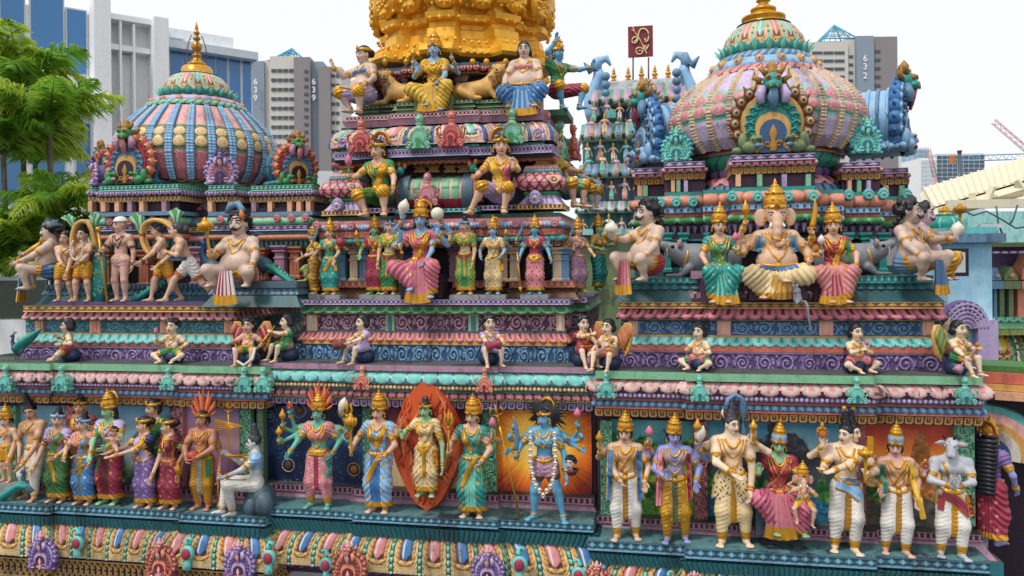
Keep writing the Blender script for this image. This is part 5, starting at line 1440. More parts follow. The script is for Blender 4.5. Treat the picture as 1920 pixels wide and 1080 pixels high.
cR,qR,ZR=dome(TR,1434,1.95,{
 'dome':[(150,292),(168,275),(178,252),(180,228),(172,203),(152,180),(128,162),(120,157)],
 'rings':[(128,163,112,153,mo_petal,40,.10,['turq_lt','green_lt','mint','teal']),(121,154,109,142,mo_slant,44,.16,['rose','plum','salmon']),(104,143,92,124,mo_plain,8,0,['blue_lt']),(92,125,84,112,mo_slant,40,.1,['steel','slate','blue_lt']),(138,300,134,292,mo_plain,30,.12,['salmon']),(125,326,135,300,mo_slant,26,.15,['teal','green_dk','green']),(124,340,124,326,mo_roll,30,.2,['purple','plum']),(140,356,124,340,mo_petal,26,.14,['rose','rose_lt','maroon','plum']),(146,384,143,356,mo_rib,40,.1,['steel','navy','blue_lt'])],
 'crown':[(78,113),(80,98),(74,76),(60,58),(44,48),(38,46)],
 'lotus':(77,112,84),'studs':(99,131,18),
 'gold':[(52,49),(38,47),(38,38),(42,37),(42,33),(28,31),(22,22),(14,16),(10,14)],'finial':(22,-70,13)},28,DRm,['beige','mint','rose','turq','ochre','brown','green_dk','offwhite'],['ochre','rose_lt','teal'])
N3=['steel','brown','ochre','teal','ochre','blue_dk','olive','teal','lilac','gold_dark','steel']
p=at(1448,289,.84);nasi(TR.root,p,118*mpp(p),rot('z',.0),N3,.9)
N4=['blue_lt','blue','blue_lt','steel','blue_lt','blue_dk','blue_lt','teal','steel','gold_dark','crimson']
p=at(1214,312,2.1);nasi(TR.root,p,112*mpp(p),rot('z',-1.25),N4,.75)
p=at(1686,288,2.0);nasi(TR.root,p,118*mpp(p),rot('z',1.25),N4,.75)
N5=['turq','turq','turq','mint','turq','teal_dk','turq','turq','turq','mint','turq_lt']
p=at(1269,304,1.38);nasi(TR.root,p,46*mpp(p),rot('z',-.15),N5,.5)
p=at(1624,289,1.38);nasi(TR.root,p,48*mpp(p),rot('z',.2),N5,.5)
# ---- middle tower body
TC.core('body_core',605,1035,410,560,830,1.05,1.7,'plum_dk')
TC.core('roof_slab',592,1046,411.5,418,830,.80,1.7,'mould')
TC.core('side_core',590,1050,540,566,830,.80,1.8,'plum')
for x0,x1 in ((584,692),(742,826),(848,940),(955,1078)):
 TC.rows(x0,x1,(x0+x1)/2,[('bench',527,539,.66,'flat',mo_key,13,('terracotta','brick','salmon')),('bench',539.5,548,.72,'lotus',mo_plain,10,('brown',)),('bench',548.5,562,.68,'slope',mo_plain,10,('brown',))],depth=.6)
for x,c in ((598,('beige','peach')),(643,('steel','slate')),(666,('beige','ochre')),(684,('steel','blue')),(752,('beige','peach')),(768,('blue','slate')),(852,('mauve','rose')),(868,('blue','slate')),(945,('beige','peach')),(965,('beige','ochre')),(1008,('blue','slate')),(1046,('beige','peach')),(1060,('steel','blue'))):
 p=at(x,528,.86);column(TC.root,p[0],.86,p[2],zat(x,464,.86),21*mpp(p),c)
TC.rows(588,1052,830,[
 ('frieze',454,465,.78,'hang',mo_tongue,13,('salmon','brick','plum_dk')),
 ('petal_course',443.5,453.6,.70,'roll',mo_roll,12,('turq','teal')),
 ('key_course',431.5,443,.66,'flat',mo_scroll,18,('brick','coral','salmon'),dict(nu=12,nv=10)),
 ('roll_cornice',418.5,431,.70,'roll',mo_cloth,26,('steel','blue_lt','rose','rose','blue_lt','slate','blue_dk','offwhite'),dict(nu=14,nv=12)),
 ('moulding',411,418,.74,'flat',mo_plain,9,('rose',))],depth=1.7,steps=((735,890,.06),))
MC=('rose','mauve','teal')
for x,y in ((593,424),(630,424),(658,424),(748,422),(775,420),(905,420),(967,419),(1002,418),(1040,418)):medallion(TC.root,at(x,y,.60),19*mpp(at(x,y,.60)),MC)
# second tier: base bands, corner kutas, barrel vault
TC.core('tier_core',655,1000,300,420,830,1.30,1.6,'plum_dk')
TC.core('tier_core',612,1050,403,416,830,.95,1.7,'green_dk')
TC.rows(740,895,830,[('ledge',391,398,.86,'flat',mo_key,10,('turq','teal_dk','mint')),('moulding',399,410,.92,'flat',mo_plain,10,('plum',))],depth=.7)
TC.rows(690,742,715,[('ledge',390,399,.98,'flat',mo_key,9,('lilac','plum','mauve'))],depth=.6);TC.rows(893,972,930,[('ledge',385,394,.98,'flat',mo_key,9,('lilac','plum','mauve'))],depth=.6)
def kuta(T,x,y0,y1,Y,w):
 """square corner pavilion with a domed roof; y0 foot, y1 top (px)"""
 p=at(x,y0,Y);q=mpp(p);H=(y0-y1)*q;W=w*q;c=(p[0],Y+W/2)
 def ring(nm,f0,f1,w0,prof,mo,pi,mats,**k):
  W0=W*w0/2;x0,x1,ya,yb=c[0]-W0,c[0]+W0,c[1]-W0,c[1]+W0
  obj(nm,band([(x0,yb),(x0,ya),(x1,ya),(x1,yb)],p[2]+f1*H,p[2]+f0*H,prof,mo,pi*q,mb=None,back=yb,topmi=len(mats),**k),list(mats)+[mats[0]],T.root)
 ring('pavilion_base',0,.09,.98,'flat',mo_key,8,('ochre','brown','cream'))
 ring('pavilion_base',.09,.26,.62,'slope',mo_roll,9,('lilac','purple'),reach=.2*W)
 ring('pavilion_neck',.26,.37,.60,'roll',mo_plain,9,('green',))
 mb=MB()
 pr=resample([(.40,.36),(.50,.43),(.53,.52),(.46,.63),(.36,.70)],28);t=np.linspace(0,1,61)
 for k in range(4):
  R=rot('z',k*PI/2);P=np.stack(np.broadcast_arrays((t[:,None]*2-1)*pr[None,::-1,0]*W,-pr[None,::-1,0]*W,pr[None,::-1,1]*H),-1) @ R.T+(c[0],c[1],p[2])
  u,v=np.meshgrid(t[1:]-.008,np.linspace(0,1,28),indexing='ij');a=tri(u*5+v*1.6)<.22;b=tri(u*5-v*1.6)<.22
  hfgrid(mb,P,np.zeros(P.shape[:2]),np.where(a|b,1,np.where((tri(u*5+v*1.6)>.7)&(tri(u*5-v*1.6)>.7),2,0)))
  e=volute(.30*W,.56*H,.11*W,-.56*W,-1,1.3,20);tube(mb,e @ R.T+(c[0],c[1],p[2]),.02*W,5,3)
 obj('pavilion_roof',mb,['rose','maroon','rose_lt','cream'],T.root)
 ring('pavilion_top',.70,.77,.70,'flat',mo_bead,6,('turq','steel'));ring('pavilion_top',.77,.83,.62,'slope',mo_petal,7,('rose_lt','rose','coral','coral'),reach=.06*W)
 for f0,ww in ((.83,.34),(.89,.26),(.95,.36)):ring('pavilion_neck',f0,f0+.05,ww,'flat',mo_plain,9,('gold_dark',))
 m=at(x-w*.10,y0-.20*(y0-y1),Y-.02);medallion(T.root,m,w*.34*q,('lilac','offwhite','teal'))
kuta(TC,640,404,308,.86,82);kuta(TC,1012,392,292,.92,92)
# barrel vault between them
p0,p1=at(752,388,.88),at(882,388,.88);q=mpp(p0);R=30*q;zc=p0[2]+24*q
mb=MB();nn=7;a=np.linspace(-1.05,PI*.80,26);xx=np.linspace(p0[0],p1[0],nn*10+1)
P=np.stack(np.broadcast_arrays(xx[:,None],.88+R-R*np.cos(a)[None,::-1],zc+R*1.05*np.sin(a)[None,::-1]),-1).astype(float)
u,v=np.meshgrid(np.linspace(0,nn,nn*10+1)%1,np.linspace(0,1,26),indexing='ij');h,_=mo_rib(u,v,0);uc,vc=np.meshgrid(((np.arange(nn*10)+.5)/10)%1,(np.arange(25)+.5)/25,indexing='ij');_,mi=mo_rib(uc,vc,0)
mi=np.where(vc>.78,3,np.where(vc<.22,4,mi))
hfgrid(mb,P,h*.06,mi);vault=obj('barrel_vault',mb,['green_lt','rose_lt','green','crimson','blue_lt'],TC.root)
for xe,sgn in ((p0[0],-1),(p1[0],1)):
 for k,(rr,mt) in enumerate(((1.28,'slate'),(1.12,'salmon'),(.9,'maroon'),(.62,'ochre'),(.4,'plum'))):
  mb=MB();t=np.arange(24)*PI/12;prism(mb,np.column_stack([np.cos(t),np.sin(t)])*R*rr,-.02,.10,0,mat4((xe+sgn*(.01+.022*k),.88+R,zc),rot('z',sgn*PI/2)),bev=.08);obj('vault_end',mb,[mt],vault)
 mb=MB();Mx=mat4((xe+sgn*.02,.88+R*.5,zc+R*1.3),None,R)
 ball(mb,(0,-.2,.2),(.26,.26,.28),10,8,0,Mx);ball(mb,(sgn*.2,-.3,.1),(.2,.16,.12),8,6,0,Mx);ball(mb,(-sgn*.25,-.1,.5),(.14,.14,.2),8,6,1,Mx);ball(mb,(sgn*.15,-.1,.6),(.16,.16,.22),8,6,2,Mx);ball(mb,(sgn*.3,-.4,-.2),(.14,.12,.3),8,6,1,Mx);obj('vault_mask',mb,['teal','coral','gold_dark'],vault)
kudu(TC.root,at(801,386,.80),62*q,('rose','mauve','crimson','rose_lt'))
for x in (789,814,845,870):
 m=at(x,324,1.22);b=MB();w=10*mpp(m)
 for dz,s in ((0,1.15),(.06,.8),(.11,1.2),(.17,.85)):box(b,(m[0]-w*s,1.22-.03*s,m[2]+dz*.5),(m[0]+w*s,1.32,m[2]+dz*.5+.026))
 obj('bracket',b,['gold_dark'],TC.root,flat=True)
TC.rows(628,1036,740,[
 ('scallop_course',302,311,1.12,'roll',mo_petal,12,('coral','salmon','brick','plum')),
 ('soffit',297,302,.98,'in',mo_plain,12,('navy',)),
 ('ledge',282,296.5,.92,'flat',mo_lattice,14,('lilac','purple_dk'),dict(nu=14,nv=10))],depth=1.6,steps=((730,880,.06),))
TC.rows(640,1020,740,[
 ('edge_course',277,281.7,.96,'flat',mo_petal_up,10,('teal','turq','green','teal_dk')),
 ('leaf_roll',243,276.7,1.02,'kapota',mo_cloth,40,('rose_lt','blue','mint','rose','cream','brown','blue_dk','offwhite'),dict(nu=24,nv=18,reach=.14)),
 ('recess',236,243,1.14,'flat',mo_plain,9,('plum',)),
 ('soffit',224,237,1.02,'in',mo_plain,9,('mauve',),dict(dx=(8,-4))),
 ('ledge',215,223.6,.98,'flat',mo_lattice,15,('rose_lt','plum'),dict(nu=12,dx=(8,-4)))],depth=1.5,steps=((735,900,.05),))
KR=('coral','crimson','maroon','rose_lt');KG=('green_lt','mint','green','turq_lt')
for x,y0,y1,c,yw,Y in ((677,287,222,KR,0,.86),(786,280,213,KG,0,.80),(847,276,206,KR,0,.80),(960,270,202,KG,0,.86)):p=at(x,y0,Y);kudu(TC.root,p,(y0-y1)*mpp(p),c,yw,depth=.25)
for x,y0,y1,c in ((1026,285,205,KR),(1052,300,225,KG),(1076,300,232,KR)):p=at(x,y0,1.3+(x-1026)*.014);kudu(TC.root,p,(y0-y1)*mpp(p),c,PI/2*.9)
def scroll_ear(x,y,s,m):
 p=at(x,y,.88);q=mpp(p);mb=MB();tube(mb,volute(p[0],p[2],s*q,p[1],1,1.6,26),np.linspace(.28,.12,26)*s*q,6,0);tube(mb,[p+(s*q,0,0),p+(s*q*1.1,0,-s*q*1.5)],s*q*.28,6,0);obj('scroll_ornament',mb,[m],TC.root)
for x,y in ((642,268),(735,262),(893,250),(1008,250)):scroll_ear(x,y,10,'lilac')
# third tier: plinth, dark niches, gilded bell
TC.core('tier_core',690,985,120,216,860,1.55,1.4,'plum')
TC.rows(672,992,860,[('plinth',190,196,1.20,'flat',mo_key,9,('olive','green_dk','green_lt')),('plinth',196.5,205,1.24,'slope',mo_plain,9,('olive',)),('plinth',205.5,214,1.20,'flat',mo_plain,9,('green_dk',))],depth=1.3,steps=((745,890,.06),))
TC.rows(694,980,860,[('frieze',136,143,1.44,'hang',mo_bead,8,('gold_dark','plum')),('petal_course',128,135.6,1.38,'roll',mo_petal,12,('rose','crimson','maroon','plum')),('moulding',121,127.6,1.40,'flat',mo_plain,9,('teal_dk',))],depth=1.2,steps=((760,900,.08),))
TC.core('side_plinth',984,1064,206,217,1020,1.5,.6,'green_dk')
for x in (700,745,760,860,872,985):p=at(x,196,1.46);column(TC.root,p[0],1.46,p[2],zat(x,143,1.46),13*mpp(p),('mauve','slate'))
for x in (722,762,886,912,948):
 p=at(x,118,1.30);mb=MB();q=mpp(p);lathe(mb,[(0,-7*q),(5*q,-2*q),(6*q,3*q),(4*q,7*q),(0,9*q)],10,0,mat4(p));obj('gold_boss',mb,['gold'],TC.root)
paint('gilding','efb335',.36,.25,.2,.3,.5)
gc=at(868,60,2.42);gq=mpp(gc);Zg=lambda y:zat(868,y+20,2.42)
prof=[(120,124),(170,124),(176,119),(174,110),(166,104),(154,100),(154,92),(146,88),(144,74),(136,70),(136,62),(150,58),(152,48),(142,44),(142,36),(156,32),(162,20),(166,0),(166,-20),(150,-45),(120,-70),(80,-90),(40,-100),(4,-102)]
na=192;a=np.arange(na)*2*PI/na+.06
star=1+.085*np.sign(np.cos(8*a))*np.minimum(1,np.abs(np.cos(8*a))*5)+.04*np.abs(np.cos(4*a))
pr=np.array(prof[::-1],float)
P=np.stack([gc[0]+pr[None,:,0]*gq*.93*(star*np.sin(a))[:,None],2.42-pr[None,:,0]*gq*.93*(star*np.cos(a))[:,None],np.broadcast_to(np.array([Zg(y) for y in pr[:,1]])[None],(na,len(pr)))],-1)
mb=MB();hfgrid(mb,P,np.zeros(P.shape[:2]),np.zeros((na,len(pr)-1),int),wrap=True)
for y,rr,n in ((100,168,72),(60,157,60),(36,158,84),(118,176,84)):
 for k in range(n):t=2*PI*k/n;st=1+.055*np.sign(np.cos(8*(t-.06)))*min(1,abs(math.cos(8*(t-.06)))*5)+.04*abs(math.cos(4*(t-.06)));ball(mb,(gc[0]+rr*gq*.93*st*math.sin(t-.0),2.42-rr*gq*.93*st*math.cos(t),Zg(y)),3.6*gq,6,5,0)
gild=obj('gilded_bell',mb,['gilding'],TC.root,flat=True)
for k in range(16):
 t=2*PI*k/16+.06;rr=166*gq*.93*1.07;ctr=(gc[0]+rr*math.sin(t),2.42-rr*math.cos(t),Zg(16));mb=MB();Mx=mat4(ctr,rot('z',t),27*gq)
 th=np.arange(20)*PI/10;prism(mb,np.column_stack([np.cos(th)*.85,np.sin(th)*1.1]),-.12,.3,0,Mx,bev=.12)
 for w in th[::2]:ball(mb,(.62*math.cos(w),-.14,.82*math.sin(w)),.16,6,5,0,Mx)
 for q in (-1,1):tube(mb,volute(q*.2,-.1,.28,-.18,q,1.3,18),.08,5,0,Mx)
 ball(mb,(0,-.2,.35),(.2,.15,.22),8,6,0,Mx);obj('gilded_medallion',mb,['gilding'],gild)
# ================================================================ statues
ZLL,ZLC,ZLR=zat(300,956,-.24),zat(830,968,-.18),zat(1480,1033,-.26)
ZUL,ZUC,ZUR=zat(250,566,SY),zat(830,561.5,CY-.06),zat(1480,566.5,RY-.06)
ZKL,ZKC,ZKR=zat(300,684,-.06),zat(830,685,.02),zat(1480,701,-.06)
X='x'
def rock(w,d,h,z0=0,col='stone',y=0.,x=0.,nm='rock_seat'):
 def f(mb,S):
  r=random.Random(5)
  for i in range(7):ball(mb,(x*S+r.uniform(-.5,.5)*w*S,-y*S+r.uniform(-.4,.4)*d*S,(z0+h*r.uniform(.25,.6))*S),(w*S*r.uniform(.45,.65),d*S*r.uniform(.45,.65),h*S*r.uniform(.38,.5)),9,7,0)
  return nm,[col]
 return (f,)
def cushion(r,x,y,z,col='navy',nm='cushion',sq=.8):
 return (lambda mb,S:(ball(mb,(x,-y,z),(r,r,r*sq),14,9,0),(nm,[col]))[1],)
def seatbox(w,d,h,col='plum',y=-10,x=0):
 return (lambda mb,S:(box(mb,(x-w,-y-d,0),(x+w,-y+d,h)),('seat',[col]))[1],)
def tubes(nm,mats,*ts):
 def f(mb,S):
  for t in ts:tube(mb,np.array([(p[0],-p[1],p[2]) for p in t[0]],float),t[1],7,t[2] if len(t)>2 else 0)
  return nm,mats
 return (f,)
def it(fn,hand,**k):
 return ((lambda mb,S,p:fn(mb,S,p,**k)),hand)
def hang(nm,mats,pts,w,fwd):
 def f(mb,S):
  P=resample(np.array(pts,float),14);t=np.linspace(0,1,15);n=21;u=np.linspace(-1,1,n)
  ww=np.array([w[0]+(w[1]-w[0])*q for q in t])
  G=np.stack([P[:,None,0]+u[None]*ww[:,None],-fwd-3*t[:,None]+1.6*np.sin(u*13)[None]*(.3+t[:,None])+4*u[None]**2,P[:,None,1]-3*(1-u[None]**2)*t[:,None]+0*u[None]],-1)
  mi=np.where((t[1:]>.78)[:,None],1,np.where((np.arange(n-1)%4<2)[None],0,2))*np.ones((14,n-1),int)
  mb.add(G.reshape(-1,3),gridF(14,n-1)[:,::-1],mi.ravel());G2=G+(0,2.5,0);mb.add(G2.reshape(-1,3),gridF(14,n-1),mi.ravel());return nm,mats
 return (f,)
# ---------------- lower left group
figure('young bare chested statue in orange shorts at the left end of the lower ledge',14,-0.08,ZLL+.16,122,low='shorts',lowc=('gold','gold','orange','gold'),arms=[(-1,(-22,14,50),'rest'),(1,(38,14,44),'rest')],crown='kirita',hair='bob',sash=[(((.09,.05),(.12,-.12)),.05,'green')],hs=24,base=(.22,.16,.27),head=(.1,.1,0),cell=1.1)
figure('bearded old statue with dark wavy hair stooping beside the woman in green at lower left',62,-0.01,ZLL,172,skin='skin_tan',hair='jatawave',haircol='black',low='dhoti',lowc=('offwhite','cream','offwhite','cream'),lean=-.12,head=(.35,.25,-.2),arms=[(-1,(-26,30,70),'rest'),(1,(16,45,68),'rest')],feet=((-4,10,0),(26,26,0)),hs=30,pel=(6,0,84),neck=1,up=None)
figure('woman statue in a green patterned sari with a maroon sleeve at lower left',110,-0.14,ZLL,165,sex='f',low='skirt',lowc=('leaf_green','gold','green_dk','gold'),up='blouse',upc=('lilac','maroon'),arms=[(-1,(-33,22,66),'rest'),(1,(20,30,90),'rest')],hair='bun',crown='tiara',ccol='blue_lt',sash=[(((.085,.29),(.0,.13),(-.075,.05)),.09,'green','gold'),(((-.05,.02),(.0,-.12),(.06,-.25)),.05,'gold')],head=(.55,.05,.1),hs=29,lean=.04)
figure('woman statue in a rust sari standing behind the others at lower left',154,0.01,ZLL,186,sex='f',skin='skin_tan',low='skirt',lowc=('terracotta','gold','brown','gold'),up='blouse',upc=('brick','gold'),arms=[(-1,(-26,20,90),'rest'),(1,(30,20,95),'rest')],hair='bun',crown='tiara',head=(.4,.1,.05),hs=29,sash=[(((-.085,.29),(.0,.13),(.075,.05)),.08,'terracotta','gold')])
figure('woman statue in a blue sari with a gold pleat and pink sleeves at lower left',160,-0.16,ZLL,160,sex='f',low='skirt',lowc=('blue','gold','blue_lt','gold'),pleatc='steel',up='blouse',upc=('rose','lilac'),arms=[(-1,(-16,34,92),'rest',(-.9,.1,-.5)),(1,(30,25,82),'rest')],hair='bun',crown='tiara',ccol='blue_lt',sash=[(((.085,.29),(.01,.12),(-.06,.04)),.08,'steel','gold'),(((.01,.05),(.0,-.14)),.05,'gold'),(((-.07,-.1),(.08,-.02)),.03,'gold')],head=(.15,.05,.12),hs=29,lean=-.03)
figure('green faced goddess statue with a tall gold crown and a red skirt holding a baby',208,-0.11,ZLL,187,sex='f',skin='skin_green',low='skirt',lowc=('crimson','gold','gold','maroon'),pleatc='maroon',up='blouse',upc=('lilac','gold'),arms=[(-1,(-8,44,100),'flat',(-.9,.1,-.5)),(1,(26,44,116),'rest',(.9,.1,-.5))],hair='long',crown='kirita+horn',sash=[(((-.08,.27),(.0,.12),(.07,.04)),.07,'green','gold'),(((-.03,.03),(-.09,-.16)),.04,'olive')],head=(-.35,.1,-.05),hs=31)
figure('small many faced baby statue held up in front of the green faced goddess',214,-0.30,ZLL+.56,66,sex='c',skin='skin_pink',pel=(0,0,14),feet=((-8,8,-4),(8,8,-4)),knees=((-14,10,8),(14,10,8)),arms=[(-1,(-16,10,34),'up'),(1,(16,10,34),'up')],hair='curlyshort',crown='tiara',hs=17,armlet=False,belt=None,neck=1,cell=1.)
figure('woman statue in a purple sari reaching out to the baby',274,-0.16,ZLL,165,sex='f',skin='skin',low='skirt',lowc=('purple','gold','lilac','gold'),up='blouse',upc=('navy','gold'),arms=[(-1,(-50,34,108),'flat',(-.2,.1,-1)),(1,(-34,44,104),'flat',(.3,.2,-1))],hair='backbun',crown='tiara',sash=[(((-.085,.29),(.0,.13),(.075,.05)),.10,'lilac','gold')],head=(-.85,.1,-.05),tw=-.35,hs=29)
figure('woman statue in a dark green sari with round black hair behind the purple one',291,0.00,ZLL,190,sex='f',skin='skin',low='skirt',lowc=('green_dk','gold','green','gold'),up='blouse',upc=('green','teal'),arms=[(-1,(-26,22,92),'rest'),(1,(26,22,92),'rest')],hair='bob',head=(-.55,.1,0),hs=31,crown='tiara',sash=[(((-.085,.29),(.0,.13),(.075,.05)),.07,'green','gold')])
figure('woman statue in a maroon sari with one arm hanging beside the purple one',320,-0.16,ZLL,165,sex='f',low='skirt',lowc=('crimson','gold','rose','gold'),up='blouse',upc=('maroon','green'),arms=[(-1,(-22,26,62),'rest',(-.2,.5,-.5)),(1,(20,6,84),'rest')],hair='backbun',head=(-1.0,.15,-.05),tw=-.5,hs=29,crown='tiara',sash=[(((.085,.29),(.03,.13),(.05,.0)),.08,'crimson','gold')])
figure('flame crowned statue in yellow cloth holding a fiery ball at its waist',382,-0.12,ZLL,180,skin='skin_red',low='dhoti',lowc=('gold','orange','gold','offwhite'),arms=[(-1,(-12,34,100),'rest',(-1,.1,-.4)),(1,(10,34,104),'rest',(1,.1,-.4)),(-1,(-40,16,66),'rest',None,X),(1,(40,14,66),'rest',None,X)],hair='bob',crown='tiara+flame',hs=30,items=[cushion(11,-2,30,106,'flame','fire_ball'),it(i_lamp,2,h=.15)],sash=[(((-.085,.07),(.09,.07)),.05,'green'),(((.09,.03),(.10,-.15)),.04,'green')],neck=3)
L12=figure('white ascetic statue with grey locks seated on a rock facing the flame crowned statue',472,-0.16,ZLL,178,skin='skin_white',yaw=-1.05,pel=(0,-8,54),feet=((-10,52,0),(10,34,0)),knees=((-12,44,60),(14,42,58)),arms=[(-1,(-12,40,108),'point',(-.3,0,-1)),(1,(14,46,74),'rest')],hair='jata',haircol='hair_grey',low='dhoti',lowc=('white','offwhite','white','white'),head=(0,.05,0),hs=30,up='choli',upc=('blue_lt','gold'),items=[rock(.20,.2,.30,col='slate',y=-.06)],neck=2)
def gold_thing(name,label,cat,fn,mats=('gold',),**t):
 mb=MB();fn(mb);return obj(name,mb,list(mats),label=label,category=cat,**t)
def _tri(mb):
 p=onz(430,ZLL,.02);q=mpp(p);i_trident(mb,150*q,p+(0,0,100*q),lo=-.66,hi=.52,w=.08)
gold_thing('trident','gold trident standing behind the white seated ascetic at lower left','trident',_tri)
def _rays(mb):
 for dy,dz in ((-9,12),(-5,6),(0,1),(4,-4),(9,-9),(-2,9)):tube(mb,[at(456,799,-.16),at(403,799-dz,-.16)],1.3*.0054,5,0)
gold_thing('ray_bundle','fan of thin gold rays joining the ascetic to the flame crowned statue','rays',_rays)
def _pot(mb):
 p=onz(418,ZLL,-.14);lathe(mb,[(0,0),(.035,0),(.05,.02),(.06,.05),(.045,.085),(.03,.095),(.04,.11),(.035,.12)],14,0,mat4(p));tube(mb,[p+(-.035,0,.06),p+(-.05,0,.2),p+(-.045,0,.33)],.012,6,0);ball(mb,p+(-.045,0,.35),.025,8,6,0)
gold_thing('water_pot','small gold water pot with a ladle at the feet of the seated ascetic','pot',_pot)
# ---------------- lower middle group
figure('teal skinned many armed goddess statue with a tall flame crown against the dark starry panel',600,-0.08,ZLC,190,sex='f',skin='skin_teal',low='dhoti',lowc=('rose','gold','rose_lt','crimson'),up='choli',upc=('rose','gold'),arms=[(-1,(-46,30,106),'open' if 0 else 'rest'),(1,(34,20,104),'rest')]+[(-1,(-70,20,122),'gripup',None,X),(-1,(-68,10,148),'gripup',None,X),(-1,(-56,5,172),'gripup',None,X),(1,(66,15,124),'gripup',None,X),(1,(64,8,148),'gripup',None,X),(1,(52,5,170),'gripup',None,X)],hair='bob',crown='kirita+flame',hs=31,fat=1.06,items=[it(i_lamp,2,h=.10),it(i_lamp,3,h=.12),it(i_disc,4,r=.03),it(i_disc,5,r=.03),it(i_trident,6,lo=-.1,hi=.12),it(i_conch,7)],sash=[(((-.08,.05),(.08,.05)),.07,'gold','gold_dark'),(((.1,.0),(.14,-.1),(.12,-.18)),.04,'teal')],feet=((-17,2,0),(17,2,0)),neck=3)
figure('goddess statue in a sky blue sari holding a gold mace beside the flame lozenge',711,-0.12,ZLC,202,sex='f',low='skirt',lowc=('blue_lt','gold','gold','blue'),pleatc='blue',up='blouse',upc=('blue_lt','gold'),arms=[(-1,(-42,30,120),'gripup'),(1,(24,36,112),'rest'),(1,(40,14,148),'up',None,X)],hair='long',crown='kirita+halo',cacc='blue_dk',hs=32,head=(-.1,.12,.05),items=[it(i_mace,0,L=.26,hr=.05)],sash=[(((.085,.29),(.0,.12)),.05,'gold','gold_dark'),(((-.085,.29),(.0,.12)),.05,'gold','gold_dark'),(((.05,.06),(-.02,-.08),(-.07,-.2)),.05,'gold'),(((.10,.0),(.12,-.15)),.04,'blue_lt','gold')],neck=3,lean=.03)
FL=figure('green faced goddess statue in a cream sari standing inside the red flame lozenge',800,-.11,ZLC+.17,172,sex='f',skin='skin_green',low='skirt',lowc=('cream','gold','gold','yellow'),up='blouse',upc=('cream','gold'),arms=[(-1,(-38,26,112),'up',(-.9,.2,-.6)),(1,(36,16,58),'rest')],hair='longbun',hs=30,head=(-.1,.08,-.05),crown='tiara',sash=[(((.085,.29),(.0,.12),(-.07,.05)),.07,'cream','gold'),(((.05,.05),(.0,-.02),(-.06,.05)),.06,'gold'),(((0,.0),(0,-.28)),.04,'gold','gold_dark'),(((.11,.02),(.13,-.16)),.05,'gold')],neck=3)
def _lozenge(mb):
 c=at(800,835,-.02);q=mpp(c);r=random.Random(3)
 t=np.linspace(0,1,20);w=66*np.sin(PI*t)**.62*(1-.05*np.sin(t*9));z=-127+254*t
 O=np.concatenate([np.column_stack([w,z]),np.column_stack([-w[::-1][1:-1],z[::-1][1:-1]])])*q
 prism(mb,O,-.02,.10,0,mat4(c),bev=.04)
 for i in range(120):
  a=r.uniform(-1,1);tt=r.uniform(.04,.74);x=a*60*math.sin(PI*tt)**.8;zz=-127+254*tt;L=r.uniform(26,52)
  P=np.array([(x+6*math.sin(s*4+i)-a*8*s,0,zz+L*s) for s in np.linspace(0,1,8)])
  lim=62*np.sin(PI*np.clip((P[:,2]+127)/254,0.02,.98))**.65;P[:,0]=np.clip(P[:,0],-lim,lim)
  tube(mb,P*q+c+(0,-.025,0),np.array([.6,2.4,3.2,3.2,2.8,2.2,1.4,.3])*q,6,r.choice((0,1,1,2)))
paint('fire_dark','a3371f',.45,.25);paint('fire_mid','d25a2c',.45,.2)
gold_thing('flame_lozenge','large pointed red and orange flame lozenge behind the cream sari goddess','flame panel',_lozenge,('fire_mid','flame_lt','fire_dark'))
figure('goddess statue in a teal sari holding a small gold trident beside the flame lozenge',887,-0.12,ZLC,203,sex='f',low='skirt',lowc=('teal','gold','gold','mint'),pleatc='mint',up='blouse',upc=('teal','rose'),arms=[(-1,(-38,30,120),'gripup'),(1,(26,36,112),'rest'),(1,(42,14,150),'up',None,X)],hair='long',crown='kirita+halo',cacc='coral',hs=32,head=(-.2,.12,.05),items=[it(i_trident,0,lo=-.1,hi=.24,w=.035),it(i_bud,2)],sash=[(((.085,.29),(.0,.12)),.06,'teal','gold'),(((-.085,.29),(.0,.12)),.05,'gold','gold_dark'),(((.05,.06),(-.02,-.08),(-.07,-.2)),.05,'gold'),(((.11,.02),(.13,-.18)),.045,'green','gold')],neck=3,lean=.02)
CW=figure('blue skinned statue striding with wild black hair and a skull garland before the sunburst panel',1028,-0.09,ZLC,205,sex='f',skin='skin_blue',feet=((-26,4,0),(30,10,0)),low='shorts',short=.42,lowc=('mauve','brown','skin_mauve','mauve'),toe=((-.7,1),(.3,1)),arms=[(-1,(-56,26,118),'gripup'),(1,(38,24,88),'rest')]+[(-1,(-70,8,128),'rest',None,X),(-1,(-72,4,148),'gripup',None,X),(-1,(-64,2,166),'gripup',None,X),(1,(64,8,134),'rest',None,X),(1,(66,4,152),'gripup',None,X),(1,(60,2,172),'gripup',None,X)],hair='wild',crown='tiara+horn',hs=32,head=(-.35,.05,-.05),up='choli',upc=('skin_blue','gold'),pel=(-6,0,102),items=[it(i_sword,0,d=(-.15,-.2,1),L=.34),((lambda mb,S:i_skulls(mb,S,[(-.14,-.10,.80),(-.14,-.13,.55),(-.10,-.15,.36),(-.02,-.16,.26),(.06,-.15,.36),(.09,-.13,.55),(.08,-.10,.80)])),),it(i_bud,7)],neck=2)
def _spear(mb):
 p0,p1=at(937,800,-.12),at(975,972,-.10);tube(mb,[p1,p0],.011,7,0);i_trident(mb,150*mpp(p0),p0,d=unit(p0-p1),lo=-.02,hi=.16,w=.09)
gold_thing('spear','long gold trident spear leaning at the left of the blue skinned striding statue','spear',_spear)
